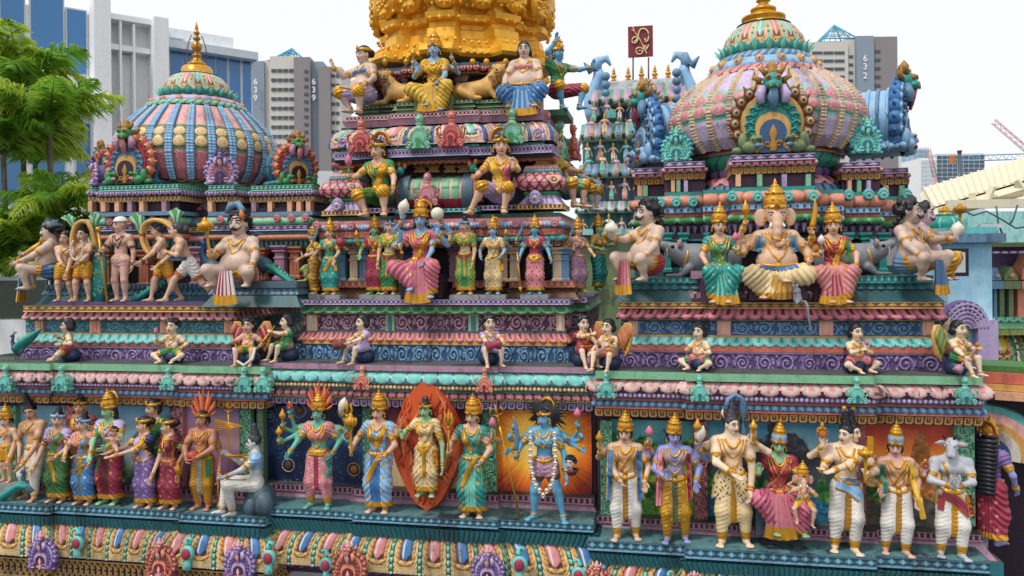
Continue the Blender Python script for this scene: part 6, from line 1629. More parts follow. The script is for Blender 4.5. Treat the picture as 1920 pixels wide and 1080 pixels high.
def _head(mb):
 p=at(1069,868,-.16);q=mpp(p);mb.join(head_tpl('m',.055),mat4(p,rot('z',-.3),24*q));b=MB();b.join(hair_tpl('curlyshort',.07));mb.join(b,mat4(p,rot('z',-.3),24*q),remap=[2])
 lathe(mb,[(0,-.05),(.05,-.045),(.075,-.01),(.08,.0),(.07,-.01),(0,-.02)],14,3,mat4(p-(0,0,12*q)))
gold_thing('carved_head','small carved head with black hair over a red bowl in the striding statue’s hand'.replace('’',''),'carved head',_head,('skin_pale','eye','hair','maroon'))
# ---------------- lower right group
WD=('white','gold','white','gold_dark')
def four(l1,l2,r1,r2,gl='rest',gr='down'):return [(-1,l1,gl),(1,r1,gr),(-1,l2,'up',None,X),(1,r2,'up',None,X)]
figure('bare chested statue in a white wrap with a blue scarf before the forest mural',1174,-0.14,ZLR,212,low='dhoti',lowc=WD,arms=four((-8,40,116),(-46,12,162),(36,22,112),(44,12,172)),hair='bob',crown='kirita',hs=33,head=(-.1,.1,.03),items=[it(i_lamp,2),it(i_bud,3)],sash=[(((-.12,.28),(-.13,.1),(-.14,-.15)),.06,'blue','gold'),(((.12,.28),(.12,.1),(.13,-.15)),.06,'blue','gold'),(((.075,.29),(-.04,.10)),.022,'gold')],neck=3,feet=((-16,10,0),(18,-2,0)))
figure('lilac blue statue in a yellow wrap with a pink scarf on the lower right ledge',1266,-0.14,ZLR,212,skin='skin_lilac',low='dhoti',lowc=('gold','gold_dark','yellow','olive'),arms=[(-1,(-14,40,124),'up',(-1,.1,-.5)),(1,(38,22,116),'down'),(-1,(-48,12,158),'up',None,X),(1,(44,12,176),'up',None,X)],hair='bob',crown='kirita',hs=33,head=(.2,.1,.03),items=[it(i_disc,2,r=.03),it(i_conch,3)],sash=[(((-.12,.28),(-.13,.1),(-.14,-.18)),.06,'rose','crimson'),(((.12,.28),(.12,.1),(.13,-.12)),.05,'crimson','gold')],neck=3,feet=((-14,10,0),(18,-2,0)))
figure('cream skinned statue in a spotted animal skin with coiled grey hair and a cobra',1374,-0.14,ZLR,242,skin='skin_cream',low='dhoti',lowc=('cream','gold','cream','gold'),arms=[(-1,(-2,46,142),'flat',(-1,.1,-.4)),(1,(30,26,104),'rest'),(-1,(-62,14,190),'up',None,X),(1,(36,14,196),'up',None,X)],hair='jatawave',haircol='hair_grey',hs=36,head=(.6,.05,.03),items=[it(i_lamp,2),it(i_lamp,3,h=.09),tubes('cobra',['steel'],([(10,-10,170),(20,-14,210),(24,-14,250),(18,-8,272),(6,-2,278),(-6,2,270),(-10,6,258)],[7,8,9,6,4,4,5])),tubes('crescent',['white'],([(-14,8,236),(-18,8,244),(-16,8,252)],[1,2.4,1]))],up=None,extra=None,neck=3,feet=((-20,8,0),(24,0,0)),sash=[(((0,.02),(0,-.3)),.04,'gold','gold_dark')])
def leopard():
 r0=FIGS[-1];m=r0['scale_m'];S=242;s=Sdf()
 s.cone((0,0,.46*S),(0,0,.60*S),.105*S,.085*S,0,.85)
 for q in (-1,1):s.cone((q*.05*S,0,.48*S),(q*.075*S,-.01*S,.36*S),.09*S,.085*S,.04*S)
 s.fn(lambda F,Xx,Yy,Zz:np.maximum(F,(.335+.018*np.sin(Xx*.35)+.02*np.sin(Xx*.13))*S-Zz));s.fn(lambda F,Xx,Yy,Zz:np.maximum(F,Zz-.60*S))
 V,Q=s.mesh(1.2);fc=V[Q].mean(1);n=np.sin(fc[:,0]*.62+np.sin(fc[:,2]*.3))*np.sin(fc[:,2]*.42+np.sin(fc[:,0]*.33)*1.3)
 mb=MB();mb.add(V,Q,np.where(n>.52,1,np.where(fc[:,2]<.365*S,2,0)));obj('animal_skin',mb,['cream','brown','offwhite'],r0,False,m)
leopard()
SEAT=('stone','slate')
figure('green faced goddess statue in a crimson sari seated with an elephant headed child',1462,-0.06,ZLR+.10,214,sex='f',skin='skin_green',pel=(0,-4,70),feet=((-6,30,6),(34,30,6)),knees=((-42,44,72),(40,46,60)),low='drape',lowc=('pink','gold','crimson','rose'),up='blouse',upc=('crimson','gold'),arms=[(-1,(-40,34,116),'up'),(1,(30,40,84),'rest')],hair='long',crown='tall',hs=33,head=(-.05,.12,.05),neck=3,items=[(lambda mb,S:(box(mb,(-46,-28,0),(48,20,52)),box(mb,(-52,-32,52),(54,22,62)),('stone_seat',['slate']))[2],),hang('skirt_fall',['pink','gold','rose'],[(-8,78),(-6,40),(-4,2)],(14,30),46)],sash=[(((.085,.29),(.0,.12),(-.07,.05)),.08,'crimson','gold')],hem=6)
def ele_extra(L):
 b,hc,hs,HR=L['b'],L['hc'],L['hs'],L['HR']
 E_=lambda*p:hc+HR @ np.array(p,float)*hs
 b.ell(E_(0,.05,.12),(.42*hs,.42*hs,.42*hs),.08*hs);b.ell(E_(0,-.18,-.08),(.30*hs,.26*hs,.34*hs),.12*hs)
 for q in (-1,1):
  b.ell(E_(q*.20,-.02,.32),(.22*hs,.26*hs,.2*hs),.1*hs)
  b.ell(E_(q*.56,.10,-.02),(.26*hs,.07*hs,.36*hs),.05*hs,rot('z',q*.35))
 tr=[(0,-.36,-.10),(0,-.50,-.38),(-.02,-.58,-.68),(-.06,-.60,-.95),(.02,-.62,-1.12),(.16,-.66,-1.10),(.2,-.68,-.98)];rr=[.23,.19,.155,.125,.105,.09,.085]
 for i in range(len(tr)-1):b.cone(E_(*tr[i]),E_(*tr[i+1]),rr[i]*hs,rr[i+1]*hs,.05*hs)
def ele_face(mb,S,hc,hs):
 Mx=mat4(hc,None,hs)
 for q in (-1,1):
  ball(mb,(q*.22,-.36,.08),(.07,.05,.04),9,7,1,Mx);ball(mb,(q*.22,-.405,.08),.03,7,5,2,Mx)
  tube(mb,[(q*.12,-.40,.14),(q*.22,-.40,.17),(q*.32,-.34,.13)],.022,5,2,Mx);tube(mb,[(q*.20,-.36,-.28),(q*.26,-.50,-.40),(q*.26,-.60,-.42)],[.07,.055,.01],7,1,Mx)
 tube(mb,[(-.1,-.40,.32),(0,-.43,.28),(.1,-.40,.32)],.02,5,3,Mx);ball(mb,(0,-.42,.40),(.04,.03,.07),7,5,3,Mx)
 return 'eye',['skin','eye','black','crimson']
def ehead(S,pelz,hs,th=0.):hc=np.array([0,-.02*S,pelz+(.347+th)*S+.5*hs]);return hc
def elephant_statue(label,px,Y,Z,S,hs,pz,**k):
 cr=k.pop('crown','kirita');th=-.07 if k.get('sex')=='c' else 0
 hc=ehead(S,pz,hs,th)
 def crown_item(mb,S_):mb.join(crown_tpl(cr),mat4(hc+(0,0,.12*hs),None,hs*1.05));return 'crown',['gold','crimson','blue_lt','flame','flame_lt']
 its=[(lambda mb,S_:ele_face(mb,S_,hc,hs),),(crown_item,)]+list(k.pop('items',[]))
 return figure(label,px,Y,Z,S,hs=hs,bare_head=True,hair=None,extra=ele_extra,items=its,pel=(0,0,pz),**k)
elephant_statue('small elephant headed child statue sitting on the knee of the crimson sari goddess',1506,-0.26,ZLR+.34,96,24,22,sex='c',skin='skin_pink',feet=((-14,22,-14),(12,24,-20)),knees=((-20,24,12),(16,26,10)),low='shorts',lowc=('yellow','gold','yellow','gold'),arms=[(-1,(-20,20,44),'rest'),(1,(20,18,36),'rest'),(-1,(-16,6,60),'up',None,X)],belly=.07,cell=1.)
figure('two faced statue with twin black topknots pressing palms forward, blue waist cloth and white wrap',1588,-0.14,ZLR,236,skin='skin_cream',low='dhoti',lowc=WD,arms=[(-1,(-50,44,158),'flat',(-.3,0,-1)),(1,(26,40,150),'gripup'),(-1,(-44,14,196),'up',None,X),(1,(-34,54,160),'flat',(.2,0,-1))],hair='jata',haircol='hair',hs=35,head=(-.75,.08,0),tw=-.3,items=[it(i_disc,2,r=.045),it(i_mace,1,L=.16,hr=.045),(lambda mb,S:(mb.join(head_tpl('m'),mat4((14,6,218),rot('z',.75),34)),('second_head',['skin_cream','eye','black','lip']))[1],),(lambda mb,S:(mb.join(hair_tpl('jata'),mat4((14,6,218),rot('z',.75),34)),('second_hair',['hair']))[1],),(lambda mb,S:(ball(mb,(-4,-8,266),4.5,8,6,0),ball(mb,(14,2,264),4.5,8,6,0),('topknot_bead',['gold']))[2],)],sash=[(((-.09,.04),(.0,.02),(.10,-.05)),.11,'blue_lt','gold'),(((-.08,.06),(.09,.05)),.05,'blue')],neck=2,feet=((-22,4,0),(10,16,0)))
figure('bare chested statue with a blue banded crown and white wrap before the sunset mural',1682,-0.14,ZLR,214,skin='skin_pink',low='dhoti',lowc=WD,arms=four((-32,24,128),(-48,12,172),(28,26,108),(44,14,150),'down','down'),hair='bob',crown='tall',hs=33,head=(-.25,.12,.05),items=[((lambda mb,S,p:(box(mb,p+(-5,-2,4),p+(5,2,36)),('tablet',['gold']))[1]),2),it(i_disc,3,r=.03)],sash=[(((-.12,.28),(-.12,.1),(-.13,-.05)),.05,'teal','gold'),(((.12,.28),(.13,.1),(.17,-.16)),.05,'yellow','gold'),(((.075,.29),(-.04,.10)),.022,'gold')],neck=3,feet=((-20,0,0),(12,12,0)),lean=-.03)
def bull_extra(L):
 b,hc,hs,HR=L['b'],L['hc'],L['hs'],L['HR'];E_=lambda*p:hc+HR @ np.array(p,float)*hs
 b.ell(E_(0,0,.12),(.36*hs,.36*hs,.36*hs),.05*hs);b.cone(E_(0,-.18,.08),E_(0,-.52,-.36),.30*hs,.21*hs,.08*hs);b.ell(E_(0,-.56,-.36),(.23*hs,.16*hs,.17*hs),.06*hs)
 for q in (-1,1):b.ell(E_(q*.55,.05,.14),(.24*hs,.07*hs,.13*hs),.06*hs,rot('y',q*.25));b.ell(E_(q*.2,-.3,.22),(.1*hs,.1*hs,.08*hs),.05*hs)
 b.cone(E_(0,0,-.2),E_(0,.1,-.6),.27*hs,.26*hs,.1*hs)
bhc=np.array([-5,-.02*222-4,111+.347*222+17])
def bull_face(mb,S):
 Mx=mat4(bhc,rot('z',-.35),34)
 for q in (-1,1):
  ball(mb,(q*.25,-.38,.12),(.065,.06,.05),9,7,1,Mx);ball(mb,(q*.26,-.42,.12),.042,7,5,2,Mx);ball(mb,(q*.10,-.70,-.34),(.045,.03,.035),7,5,3,Mx)
  tube(mb,[(q*.20,.0,.42),(q*.30,-.02,.56),(q*.24,-.04,.68)],[.075,.06,.01],7,2,Mx);ball(mb,(q*.60,-.0,.14),(.15,.04,.07),8,6,3,Mx,rot('y',q*.25))
 tube(mb,[(-.12,-.70,-.44),(0,-.72,-.46),(.12,-.70,-.44)],.02,5,2,Mx);ball(mb,(0,-.38,.34),(.05,.03,.05),7,5,4,Mx)
 return 'face',['skin_grey','eye','black','rose','gold']
figure('grey bull headed man statue in a white wrap pressing his palms together',1785,-0.14,ZLR,222,skin='skin_grey',low='dhoti',lowc=('white','gold','white','gold'),arms=[(-1,(-13,40,140),'pray',(-1,.2,-.5)),(1,(-1,40,140),'pray',(1,.2,-.5))],bare_head=True,hair=None,hs=34,head=(-.35,.1,0),extra=bull_extra,items=[(bull_face,)],sash=[(((-.08,.30),(-.02,.10)),.022,'gold'),(((-.09,.04),(.0,.0),(.12,-.12)),.10,'crimson','gold'),(((.11,.03),(.12,-.14)),.05,'gold','crimson'),(((-.09,.02),(-.11,-.10)),.05,'crimson','gold')],neck=0,feet=((-20,2,0),(12,14,0)),shoulders=1.1)
BK=figure('goddess statue turned away at the right corner with ridged black hair and red skirt',1858,.20,ZLR,214,sex='f',skin='skin_lilac',yaw=2.35,low='skirt',lowc=('crimson','gold','rose','gold'),up='blouse',upc=('purple','gold'),arms=[(-1,(-36,20,106),'rest'),(1,(36,28,98),'rest')],hair='long',crown='kirita+ring',hs=34,items=[(lambda mb,S:([lathe(mb,[(18-.35*i,-4.5),(22-.35*i,-2),(22-.35*i,2),(18-.35*i,4.5)],14,0,mat4((0,17,196-8*i)),sy=.55) for i in range(13)],('hair_fall',['hair']))[1],)])
# ---------------- children seated along the cornice
def kid(label,px,Y,Z,S,yaw,pose='cross',hair='bob',up=None,upc=('lilac','gold'),lowc=('green','gold','green','gold'),arms=None,wings=None,items=(),seat=True,**k):
 P={'cross':dict(pel=(0,0,.22*S),feet=((-10,26,3),(14,24,3)),knees=((-.27*S,.16*S,.15*S),(.27*S,.16*S,.15*S))),
   'sit':dict(pel=(0,0,.27*S),feet=((-.11*S,.32*S,0),(.13*S,.26*S,0)),knees=((-.13*S,.24*S,.26*S),(.15*S,.22*S,.26*S)))}[pose]
 its=list(items)
 if seat:its.append(cushion(.17*S,0,-.03*S,.10*S))
 if wings:
  def w(mb,S_):
   for q in (-1,1):
    O=np.array([(.05,.40),(.12,.62),(.22,.74),(.32,.74),(.37,.62),(.35,.46),(.30,.30),(.24,.20),(.20,.30),(.12,.34)])*(q*S_,S_);prism(mb,O,.10*S_,.15*S_,2,bev=.05)
    for k in range(5):t=k/4;tube(mb,[(q*(.12+.04*k)*S_,.09*S_,(.58+.03*k)*S_),(q*(.20+.035*k)*S_,.085*S_,(.40+.04*k)*S_),(q*(.22+.03*k)*S_,.09*S_,(.24+.07*k)*S_)],[.03*S_,.032*S_,.012*S_],6,k%2,flat=.5)
   return 'wings',wings
  its.append((w,))
 return figure(label,px,Y,Z,S,sex='c',skin=k.pop('skin','skin_cream'),yaw=yaw,hair=hair,low='shorts',lowc=lowc,up=up,upc=upc,arms=arms or [(-1,(-.2*S,.2*S,.42*S),'rest'),(1,(.24*S,.12*S,.32*S),'rest')],belly=k.pop('belly',.055),items=its,cat='statue',name='child_statue',group='child statues seated along the cornice',hs=k.pop('hs',.255*S),cell=1.,short=.62,**P,**k)
drum=lambda c='brick':((lambda mb,S,p:(lathe(mb,[(0,-.11*S),(.09*S,-.11*S),(.085*S,-.08*S),(.05*S,0),(.085*S,.08*S),(.09*S,.11*S),(0,.11*S)],12,0,mat4(V3(p)+(0,-2,0),rot('y',1.4))),('drum',[c]))[1]),0)
pipe=lambda*pts,r=1.6,col='gold':tubes('pipe',[col],(pts,[r*.6]*(len(pts)-2)+[r,r*2.6]))
veena=tubes('lute',['mauve','gold_dark'],([(-30,24,16),(-6,26,34),(22,24,52)],[2,2,2]),([(-34,24,10),(-26,25,20)],[9,7]),([(20,24,54),(26,23,60)],[4,3],1))
kid('seated child statue in a red wrap turned left, leftmost on the left cornice',130,.12,ZKL,106,-.95,'cross',lowc=('crimson','gold','crimson','gold'),items=[])
kid('cross legged child statue in a green cloth holding a lotus bud',325,.10,ZKL,110,0.,'cross',skin='skin_cream',arms=[(-1,(-22,18,44),'gripup'),(1,(26,14,30),'rest')],items=[it(i_bud,0,L=.12)],hair='curlyshort')
kid('winged child statue with red wings holding a garland on the left cornice',467,.08,ZKL,108,0.1,'sit',skin='skin_pink',wings=['coral','maroon','ochre'],items=[tubes('garland',['bone'],([(-18,24,34),(-14,30,12),(4,32,2),(20,30,14),(22,24,34)],3))],hair='curlyshort')
kid('child statue in a green tunic blowing a horn on the middle cornice',540,.22,ZKC,108,-.8,'sit',up='tunic',upc=('green','gold'),lowc=('rose','gold','rose','gold'),arms=[(-1,(-6,30,52),'grip'),(1,(6,34,56),'grip')],items=[pipe((0,24,66),(0,32,56),(0,42,44),(0,48,36))])
kid('child statue in a lilac tunic drumming, turned to the left',682,.14,ZKC,112,-.75,'sit',up='tunic',upc=('lilac','gold'),lowc=('lilac','purple','lilac','purple'),arms=[(-1,(-14,34,38),'grip'),(1,(12,34,40),'rest')],items=[drum()])
kid('child statue in a lilac tunic holding a red patterned drum, turned to the right',918,.12,ZKC,116,.45,'sit',hair='curlyshort',up='tunic',upc=('lilac','gold'),lowc=('lilac','purple','lilac','purple'),arms=[(-1,(-6,36,42),'grip'),(1,(20,34,42),'grip')],items=[drum('crimson')])
kid('child statue in a red tunic playing a long pipe on the middle cornice',1093,.14,ZKC,118,.55,'sit',hair='curlyshort',up='tunic',upc=('crimson','gold'),lowc=('green','gold','green','gold'),arms=[(-1,(4,34,62),'grip'),(1,(10,36,46),'grip')],items=[pipe((3,26,72),(5,34,58),(8,42,38),(9,46,26),col='beige')])
kid('winged child statue playing a lute at the left end of the right cornice',1142,.06,ZKR,118,-.5,'sit',wings=['coral','gold_dark','ochre'],items=[veena],lowc=('rose','gold','rose','gold'),arms=[(-1,(-22,30,32),'rest'),(1,(16,32,48),'rest')])
kid('child statue on a cushion in rose and green shorts, right of the winged lute player',1313,.08,ZKR,116,-.6,'cross',upc=('rose','gold'),lowc=('rose','green','rose','gold'),arms=[(-1,(-12,28,40),'rest'),(1,(16,24,36),'rest')])
kid('child statue on a cushion holding a bud, below the lady with a white lotus',1604,.08,ZKR,122,.45,'cross',lowc=('rose','crimson','rose','gold'),arms=[(-1,(-8,30,46),'rest'),(1,(14,28,40),'rest')],items=[it(i_bud,0,L=.1)])
kid('child statue in green playing a lute at the right end of the right cornice',1796,.08,ZKR,126,.6,'sit',items=[veena],wings=['lime','olive','ochre'],arms=[(-1,(-20,32,36),'rest'),(1,(18,32,50),'rest')])
kid('pale child statue half hidden behind the lute player at the right corner',1768,.60,ZKR,124,1.3,'sit',hair='curlyshort',lowc=('rose','gold','rose','gold'))
# ---------------- upper left group
GUARD=dict(face='demon',belt=None,fat=1.32,belly=.115,neck=2,shoulders=1.12)
figure('moustached guardian statue in profile shouldering a gold mace beside the palm trees',92,.62,zat(90,542,.6),158,skin='skin_pale',yaw=-1.15,pel=(0,-6,36),feet=((-22,34,0),(22,30,0)),knees=((-26,38,42),(26,38,40)),low='shorts',short=.35,lowc=('blue_dk','gold','steel','gold'),arms=[(-1,(-26,50,66),'grip'),(1,(26,44,50),'rest')],hair='curly',crown='cap',ccol='slate',hs=37,head=(0,.0,0),items=[tubes('mace',['gold'],([(-28,62,56),(-26,40,72),(-24,16,88)],[4,5,6]),([(-24,18,86),(-23,6,95),(-22,-8,104),(-22,-16,110)],[8,17,17,5])),hang('waist_cloth',['blue_dk','gold','steel'],[(-4,40),(-6,8),(-6,-22)],(12,24),50)],**GUARD)
figure('bare chested youth statue in yellow shorts bending under the left carrying arch',120,.52,ZUL,124,low='shorts',lowc=('gold','orange','gold','gold'),yaw=.25,lean=.10,head=(-.1,.1,.1),arms=[(-1,(14,30,66),'grip'),(1,(36,20,66),'grip')],hair='bob',hs=26,feet=((-6,6,0),(12,-6,0)),armlet=False,neck=1,belt='gold')
figure('bare chested statue with a white bead garland carrying the left arch',158,.44,ZUL,132,skin='skin',low='shorts',lowc=('gold','orange','gold','orange'),head=(0,.08,0),arms=[(-1,(-22,20,50),'rest'),(1,(12,30,70),'rest')],hair='bun',hs=27,feet=((-12,8,0),(12,2,0)),neck=1,belly=.03,items=[(lambda mb,S:([ball(mb,(13*math.sin(a),-18-2*math.cos(a),78+22*(1-math.cos(a))*.9),2.1,6,5,0) for a in np.linspace(-2.4,2.4,22)],('bead_garland',['bone']))[1],)])
figure('bare pink statue in a white cap and loincloth holding a long gold staff',228,.44,ZUL,152,skin='skin_pink',low='shorts',short=.12,lowc=('skin_pink','rose_lt','skin_pink','rose_lt'),head=(-.45,.05,0),arms=[(-1,(-28,26,88),'grip'),(1,(26,4,66),'rest')],hair=None,crown='cap',ccol='white',hs=29,armlet=True,neck=2,neckc='brown',belt=None,anklet=False)
def _staff(mb):tube(mb,[at(201,568,.34),at(184,432,.34)],.013,7,0);ball(mb,at(184,430,.34),.03,9,7,0)
gold_thing('staff','long gold staff held by the bare pink statue in a white cap','staff',_staff)
figure('youth statue in yellow shorts leaning left under the right carrying arch',310,.50,ZUL,142,low='shorts',lowc=('gold','orange','gold','gold'),yaw=-.75,lean=-.10,pitch=.18,head=(-.4,.1,0),arms=[(-1,(-8,40,72),'rest'),(1,(8,44,74),'rest')],hair='curlyshort',haircol='hair_grey',hs=28,feet=((-12,22,0),(14,-26,0)),neck=1,neckc='brown',armlet=False,anklet=False,belly=.03)
figure('youth statue in white shorts with a blue belt lunging to push the right carrying arch',352,.46,ZUL,152,low='shorts',lowc=('white','orange','white','white'),yaw=-.95,pitch=.38,head=(-.2,-.1,0),arms=[(-1,(-12,52,66),'rest'),(1,(8,34,92),'rest')],hair='jatawave' if 0 else 'backbun',haircol='hair_grey',hs=29,feet=((-10,38,0),(12,-56,0)),pel=(0,-4,70),neck=0,armlet=False,anklet=False,belt=None,sash=[(((-.1,.07),(.1,.07)),.05,'blue_dk')])
figure('moustached guardian statue with a feather plume squatting between two blue peacocks',448,.38,zat(440,529,.35)-.07,200,skin='skin_pale',pel=(0,-6,30),feet=((-32,30,4),(34,30,4)),knees=((-40,42,36),(42,42,32)),arms=[(-1,(-36,36,64),'gripup'),(1,(46,36,40),'rest')],hair='curly',hs=46,head=(0,.0,0),items=[it(i_mace,0,L=.26,hr=.06,d=(-.1,-.1,1)),hang('waist_cloth',['crimson','gold','white'],[(0,34),(0,4),(0,-26)],(12,24),52),tubes('plume',['steel','orange'],([(8,6,134),(10,4,148),(2,4,158),(-12,6,154),(-20,8,142)],[5,7,8,8,4]),([(12,8,128),(12,8,140),(10,8,150)],[5,5,1],1))],low='shorts',short=.35,lowc=('rose','gold','rose','gold'),**GUARD)
def kavadi(label,pts,Y,ends):
 root=empty('carrying_arch',at(pts[0][0],pts[0][1],Y),label=label,category='carrying arch');q=mpp(at(*pts[0],Y))
 mb=MB();P=np.array([at(x,y,Y) for x,y in pts]);t=np.linspace(0,len(P)-1,24);Pi=np.stack([np.interp(t,range(len(P)),P[:,k]) for k in range(3)],1)
 for _ in range(2):Pi[1:-1]=(Pi[:-2]+Pi[1:-1]*2+Pi[2:])/4
 for dy in (-.03,.03):tube(mb,Pi+(0,dy,0),4.2*q,8,0)
 obj('arch',mb,['ochre'],root)
 for ex,ey,dx,dy in ends:
  mb=MB();r=random.Random(ex)
  for i in range(9):
   a=(i-4)*2.0;b0=at(ex,ey,Y);b1=at(ex+dx*.6+a*.6,ey+dy*.6,Y+.02*(i%3));b2=at(ex+dx+a*1.5,ey+dy+abs(a)*.8,Y+.03*(i%3))
   tube(mb,[b0,b1,b2],[2*q,4*q,3.4*q],6,i%2,flat=.5)
  obj('leaf_bunch',mb,['green_lt','leaf_green'],root)
kavadi('ochre carrying arch with green leaf bunches over the two youths at left',[(138,462),(139,440),(146,420),(158,414),(170,418),(178,438),(182,462)],.40,[(140,432,-12,-30),(176,436,4,-38)])
kavadi('ochre carrying arch with green leaf bunches over the two lunging youths',[(284,478),(272,462),(267,440),(272,420),(290,412),(308,414),(326,428),(332,440)],.42,[(268,450,-12,-50),(332,436,-2,-46)])
def tail_fan(label,pts,w,Y):
 P=np.array([at(x,y,Y) for x,y in pts]);mb=MB();q=mpp(P[0]);t=np.linspace(0,1,len(w));
 tube(mb,P,np.array(w)*q,14,0,flat=.45)
 r=random.Random(int(pts[0][0]))
 for i in range(46):
  s=r.random();k=min(int(s*(len(P)-1)),len(P)-2);f=s*(len(P)-1)-k;p=P[k]*(1-f)+P[k+1]*f;ww=(w[k]*(1-f)+w[k+1]*f)*q
  o=r.uniform(-.8,.8);d=unit(P[k+1]-P[k]);n=np.array([-d[2],0,d[0]]);b=ww*.46*math.sqrt(max(0,1-o*o))
  ball(mb,p+n*o*ww+(0,-b,0),(1.9*q,.9*q,2.6*q),6,5,1+i%2)
 obj('peacock_tail',mb,['teal','mint','lime'],label=label,category='peacock tail')
tail_fan('green peacock tail hanging beside the bare pink statue',[(186,452),(188,490),(184,530),(178,568)],[6,14,19,17],.50)
tail_fan('green peacock tail spread on the platform behind the yellow shorts youth',[(312,524),(292,538),(268,556),(246,568)],[7,13,15,9],.56)
# ---------------- animals
def peacock(label,px,Y,Z,s,q=1,tail=None):
 loc=onz(px,Z,Y);root=empty('peacock_statue',loc,label=label,category='peacock statue');m=mpp(loc)*s
 b=Sdf();b.ell((0,0,.42),(.28,.16,.19),0,rot('y',-.3*q));b.cone((q*.18,0,.50),(q*.28,0,.78),.11,.065,.08);b.cone((q*.28,0,.78),(q*.24,0,.98),.065,.055,.04);b.ell((q*.26,0,1.03),(.085,.07,.075),.03);b.cone((q*.32,0,1.02),(q*.45,0,.98),.035,.01,.02)
 for e in (-1,1):b.cone((q*.04,e*.06,.3),(q*.06,e*.07,.04),.035,.02,.02);b.cone((q*.06,e*.07,.02),(q*.16,e*.07,.015),.02,.012,.01)
 V,Q=b.mesh(.022);mb=MB();mb.add(V,Q,np.where(V[Q].mean(1)[:,2]>.52,0,1));ball(mb,(q*.29,-.062,1.05),.018,6,5,2)
 for i in range(4):tube(mb,[(q*.24,0,1.08),(q*(.20-.05*i),0,1.20-.015*i)],[.008,.012],4,0);ball(mb,(q*(.20-.05*i),0,1.21-.015*i),.02,6,5,3)
 obj('body',mb,['blue_dk','slate','black','teal'],root,False,m)
 if tail:
  mb=MB();P=np.array(tail[0],float);w=np.array(tail[1]);t=np.linspace(0,len(P)-1,16);P2=np.stack([np.interp(t,range(len(P)),P[:,k]) for k in range(3)],1);w2=np.interp(t,range(len(w)),w)
  tube(mb,P2,w2,12,0,flat=.6);r=random.Random(2)
  for i in range(60):
   k=r.randrange(2,15);o=r.uniform(-.8,.8);d=unit(P2[min(k+1,15)]-P2[k-1]);n=unit(np.cross(d,(0,1,0)));ball(mb,P2[k]+n*o*w2[k]+(0,-w2[k]*.6*math.sqrt(1-o*o),0),(.03,.012,.03),6,4,1+i%2)
  obj('tail',mb,['teal','mint','leaf_green'],root,False,m)
 return root
peacock('blue peacock statue just left of the plumed guardian',398,.66,zat(400,537,.6)+.03,74,-1)
peacock('blue peacock statue with a long green tail right of the plumed guardian',494,.66,zat(490,530,.45),78,-1,([(.05,0,.45),(.35,-.05,.30),(.75,-.12,.05),(1.15,-.2,-.2)],[.13,.16,.13,.06]))
peacock('slate peacock statue at the left end of the lower left ledge',56,-.16,ZLL,52,-1,([(0,0,.5),(-.35,-.05,.55),(-.8,-.1,.25),(-1.3,-.12,-.1)],[.16,.24,.26,.18]))
peacock('green tailed peacock statue cut off by the left edge on the left cornice',34,.14,ZKL,44,-1,([(.0,0,.5),(.3,0,.75),(.8,-.05,1.05),(1.2,-.05,1.35)],[.3,.34,.22,.05]))
def lion(label,px,Y,Z,s,yaw,hy,col='ochre',mane='brown'):
 loc=onz(px,Z,Y);root=empty('lion_statue',loc,yaw,label=label,category='lion statue');m=mpp(loc)*s
 b=Sdf();b.cone((-.5,0,.30),(.35,0,.38),.24,.26,0);b.ell((-.52,0,.27),(.28,.24,.26),.1)
 for e in (-1,1):b.cone((.34,e*.15,.3),(.52,e*.16,.08),.12,.075,.06);b.cone((.52,e*.16,.075),(.86,e*.17,.06),.075,.065,.03);b.ell((.92,e*.17,.06),(.10,.085,.06),.03);b.cone((-.45,e*.2,.28),(-.15,e*.27,.12),.17,.11,.06);b.cone((-.15,e*.27,.08),(.1,e*.27,.06),.08,.06,.03)
 b.cone((.30,0,.48),(.52,0,.72),.22,.2,.1)
 V,Q=b.mesh(.028);mb=MB();mb.add(V,Q,0)
 H=mat4((.56,0,.80),rot('z',hy+PI/2),.52);h=Sdf();h.ell((0,0,.05),(.36,.36,.36));h.cone((0,-.2,-.02),(0,-.46,-.10),.22,.17,.1);h.ell((0,-.44,-.28),(.14,.14,.07),.03)
 for e in (-1,1):h.ell((e*.1,-.5,-.12),(.1,.1,.08),.04);h.ell((e*.3,.02,.32),(.1,.06,.1),.03)
 h.ell((0,-.60,-.23),(.10,.10,.045),0,sub=True)
 V,Q=h.mesh(.05);mb.add(V,Q,0,H);ball(mb,(0,-.62,-.03),(.07,.05,.045),8,6,2,H);ball(mb,(0,-.50,-.23),(.1,.1,.03),8,6,3,H)
 for e in (-1,1):ball(mb,(e*.14,-.345,.10),(.055,.04,.04),8,6,1,H);ball(mb,(e*.14,-.38,.10),.027,6,5,2,H)
 obj('body',mb,[col,'eye','black','crimson'],root,False,m)
 mb=MB();r=random.Random(9)
 for i in range(260):
  a=r.uniform(0,2*PI);k=r.uniform(0,1);p=np.array([math.cos(a)*.36,.02+.3*k,math.sin(a)*.40+.02]);d=np.array([math.cos(a)*.32,.22,math.sin(a)*.30-.14])
  tube(mb,[p*.9,p+d*.5,p+d+(r.uniform(-.06,.06),0,-.06)],[.07,.085,.012],5,int(i%4==0),H)
 for i in range(50):
  a=r.uniform(-2.2,2.2);p=np.array([.46+.1*math.cos(a),.24*math.sin(a),.52-.1*r.random()]);tube(mb,[p+(-.05,0,.12),p+(.04,0,-.05),p+(0.02,0,-.2)],[.05,.05,.006],5,i%2)
 obj('mane',mb,[mane,'gold_dark'],root,False,m)
 mb=MB();P=[(-.72,0,.3),(-.86,0,.5),(-.78,0,.74),(-.6,0,.8),(-.52,0,.7),(-.6,0,.62)];tube(mb,P,[.045,.04,.035,.035,.05,.02],7,0);obj('tail',mb,[mane],root,False,m)
 return root
ZT3=zat(860,190,1.2)
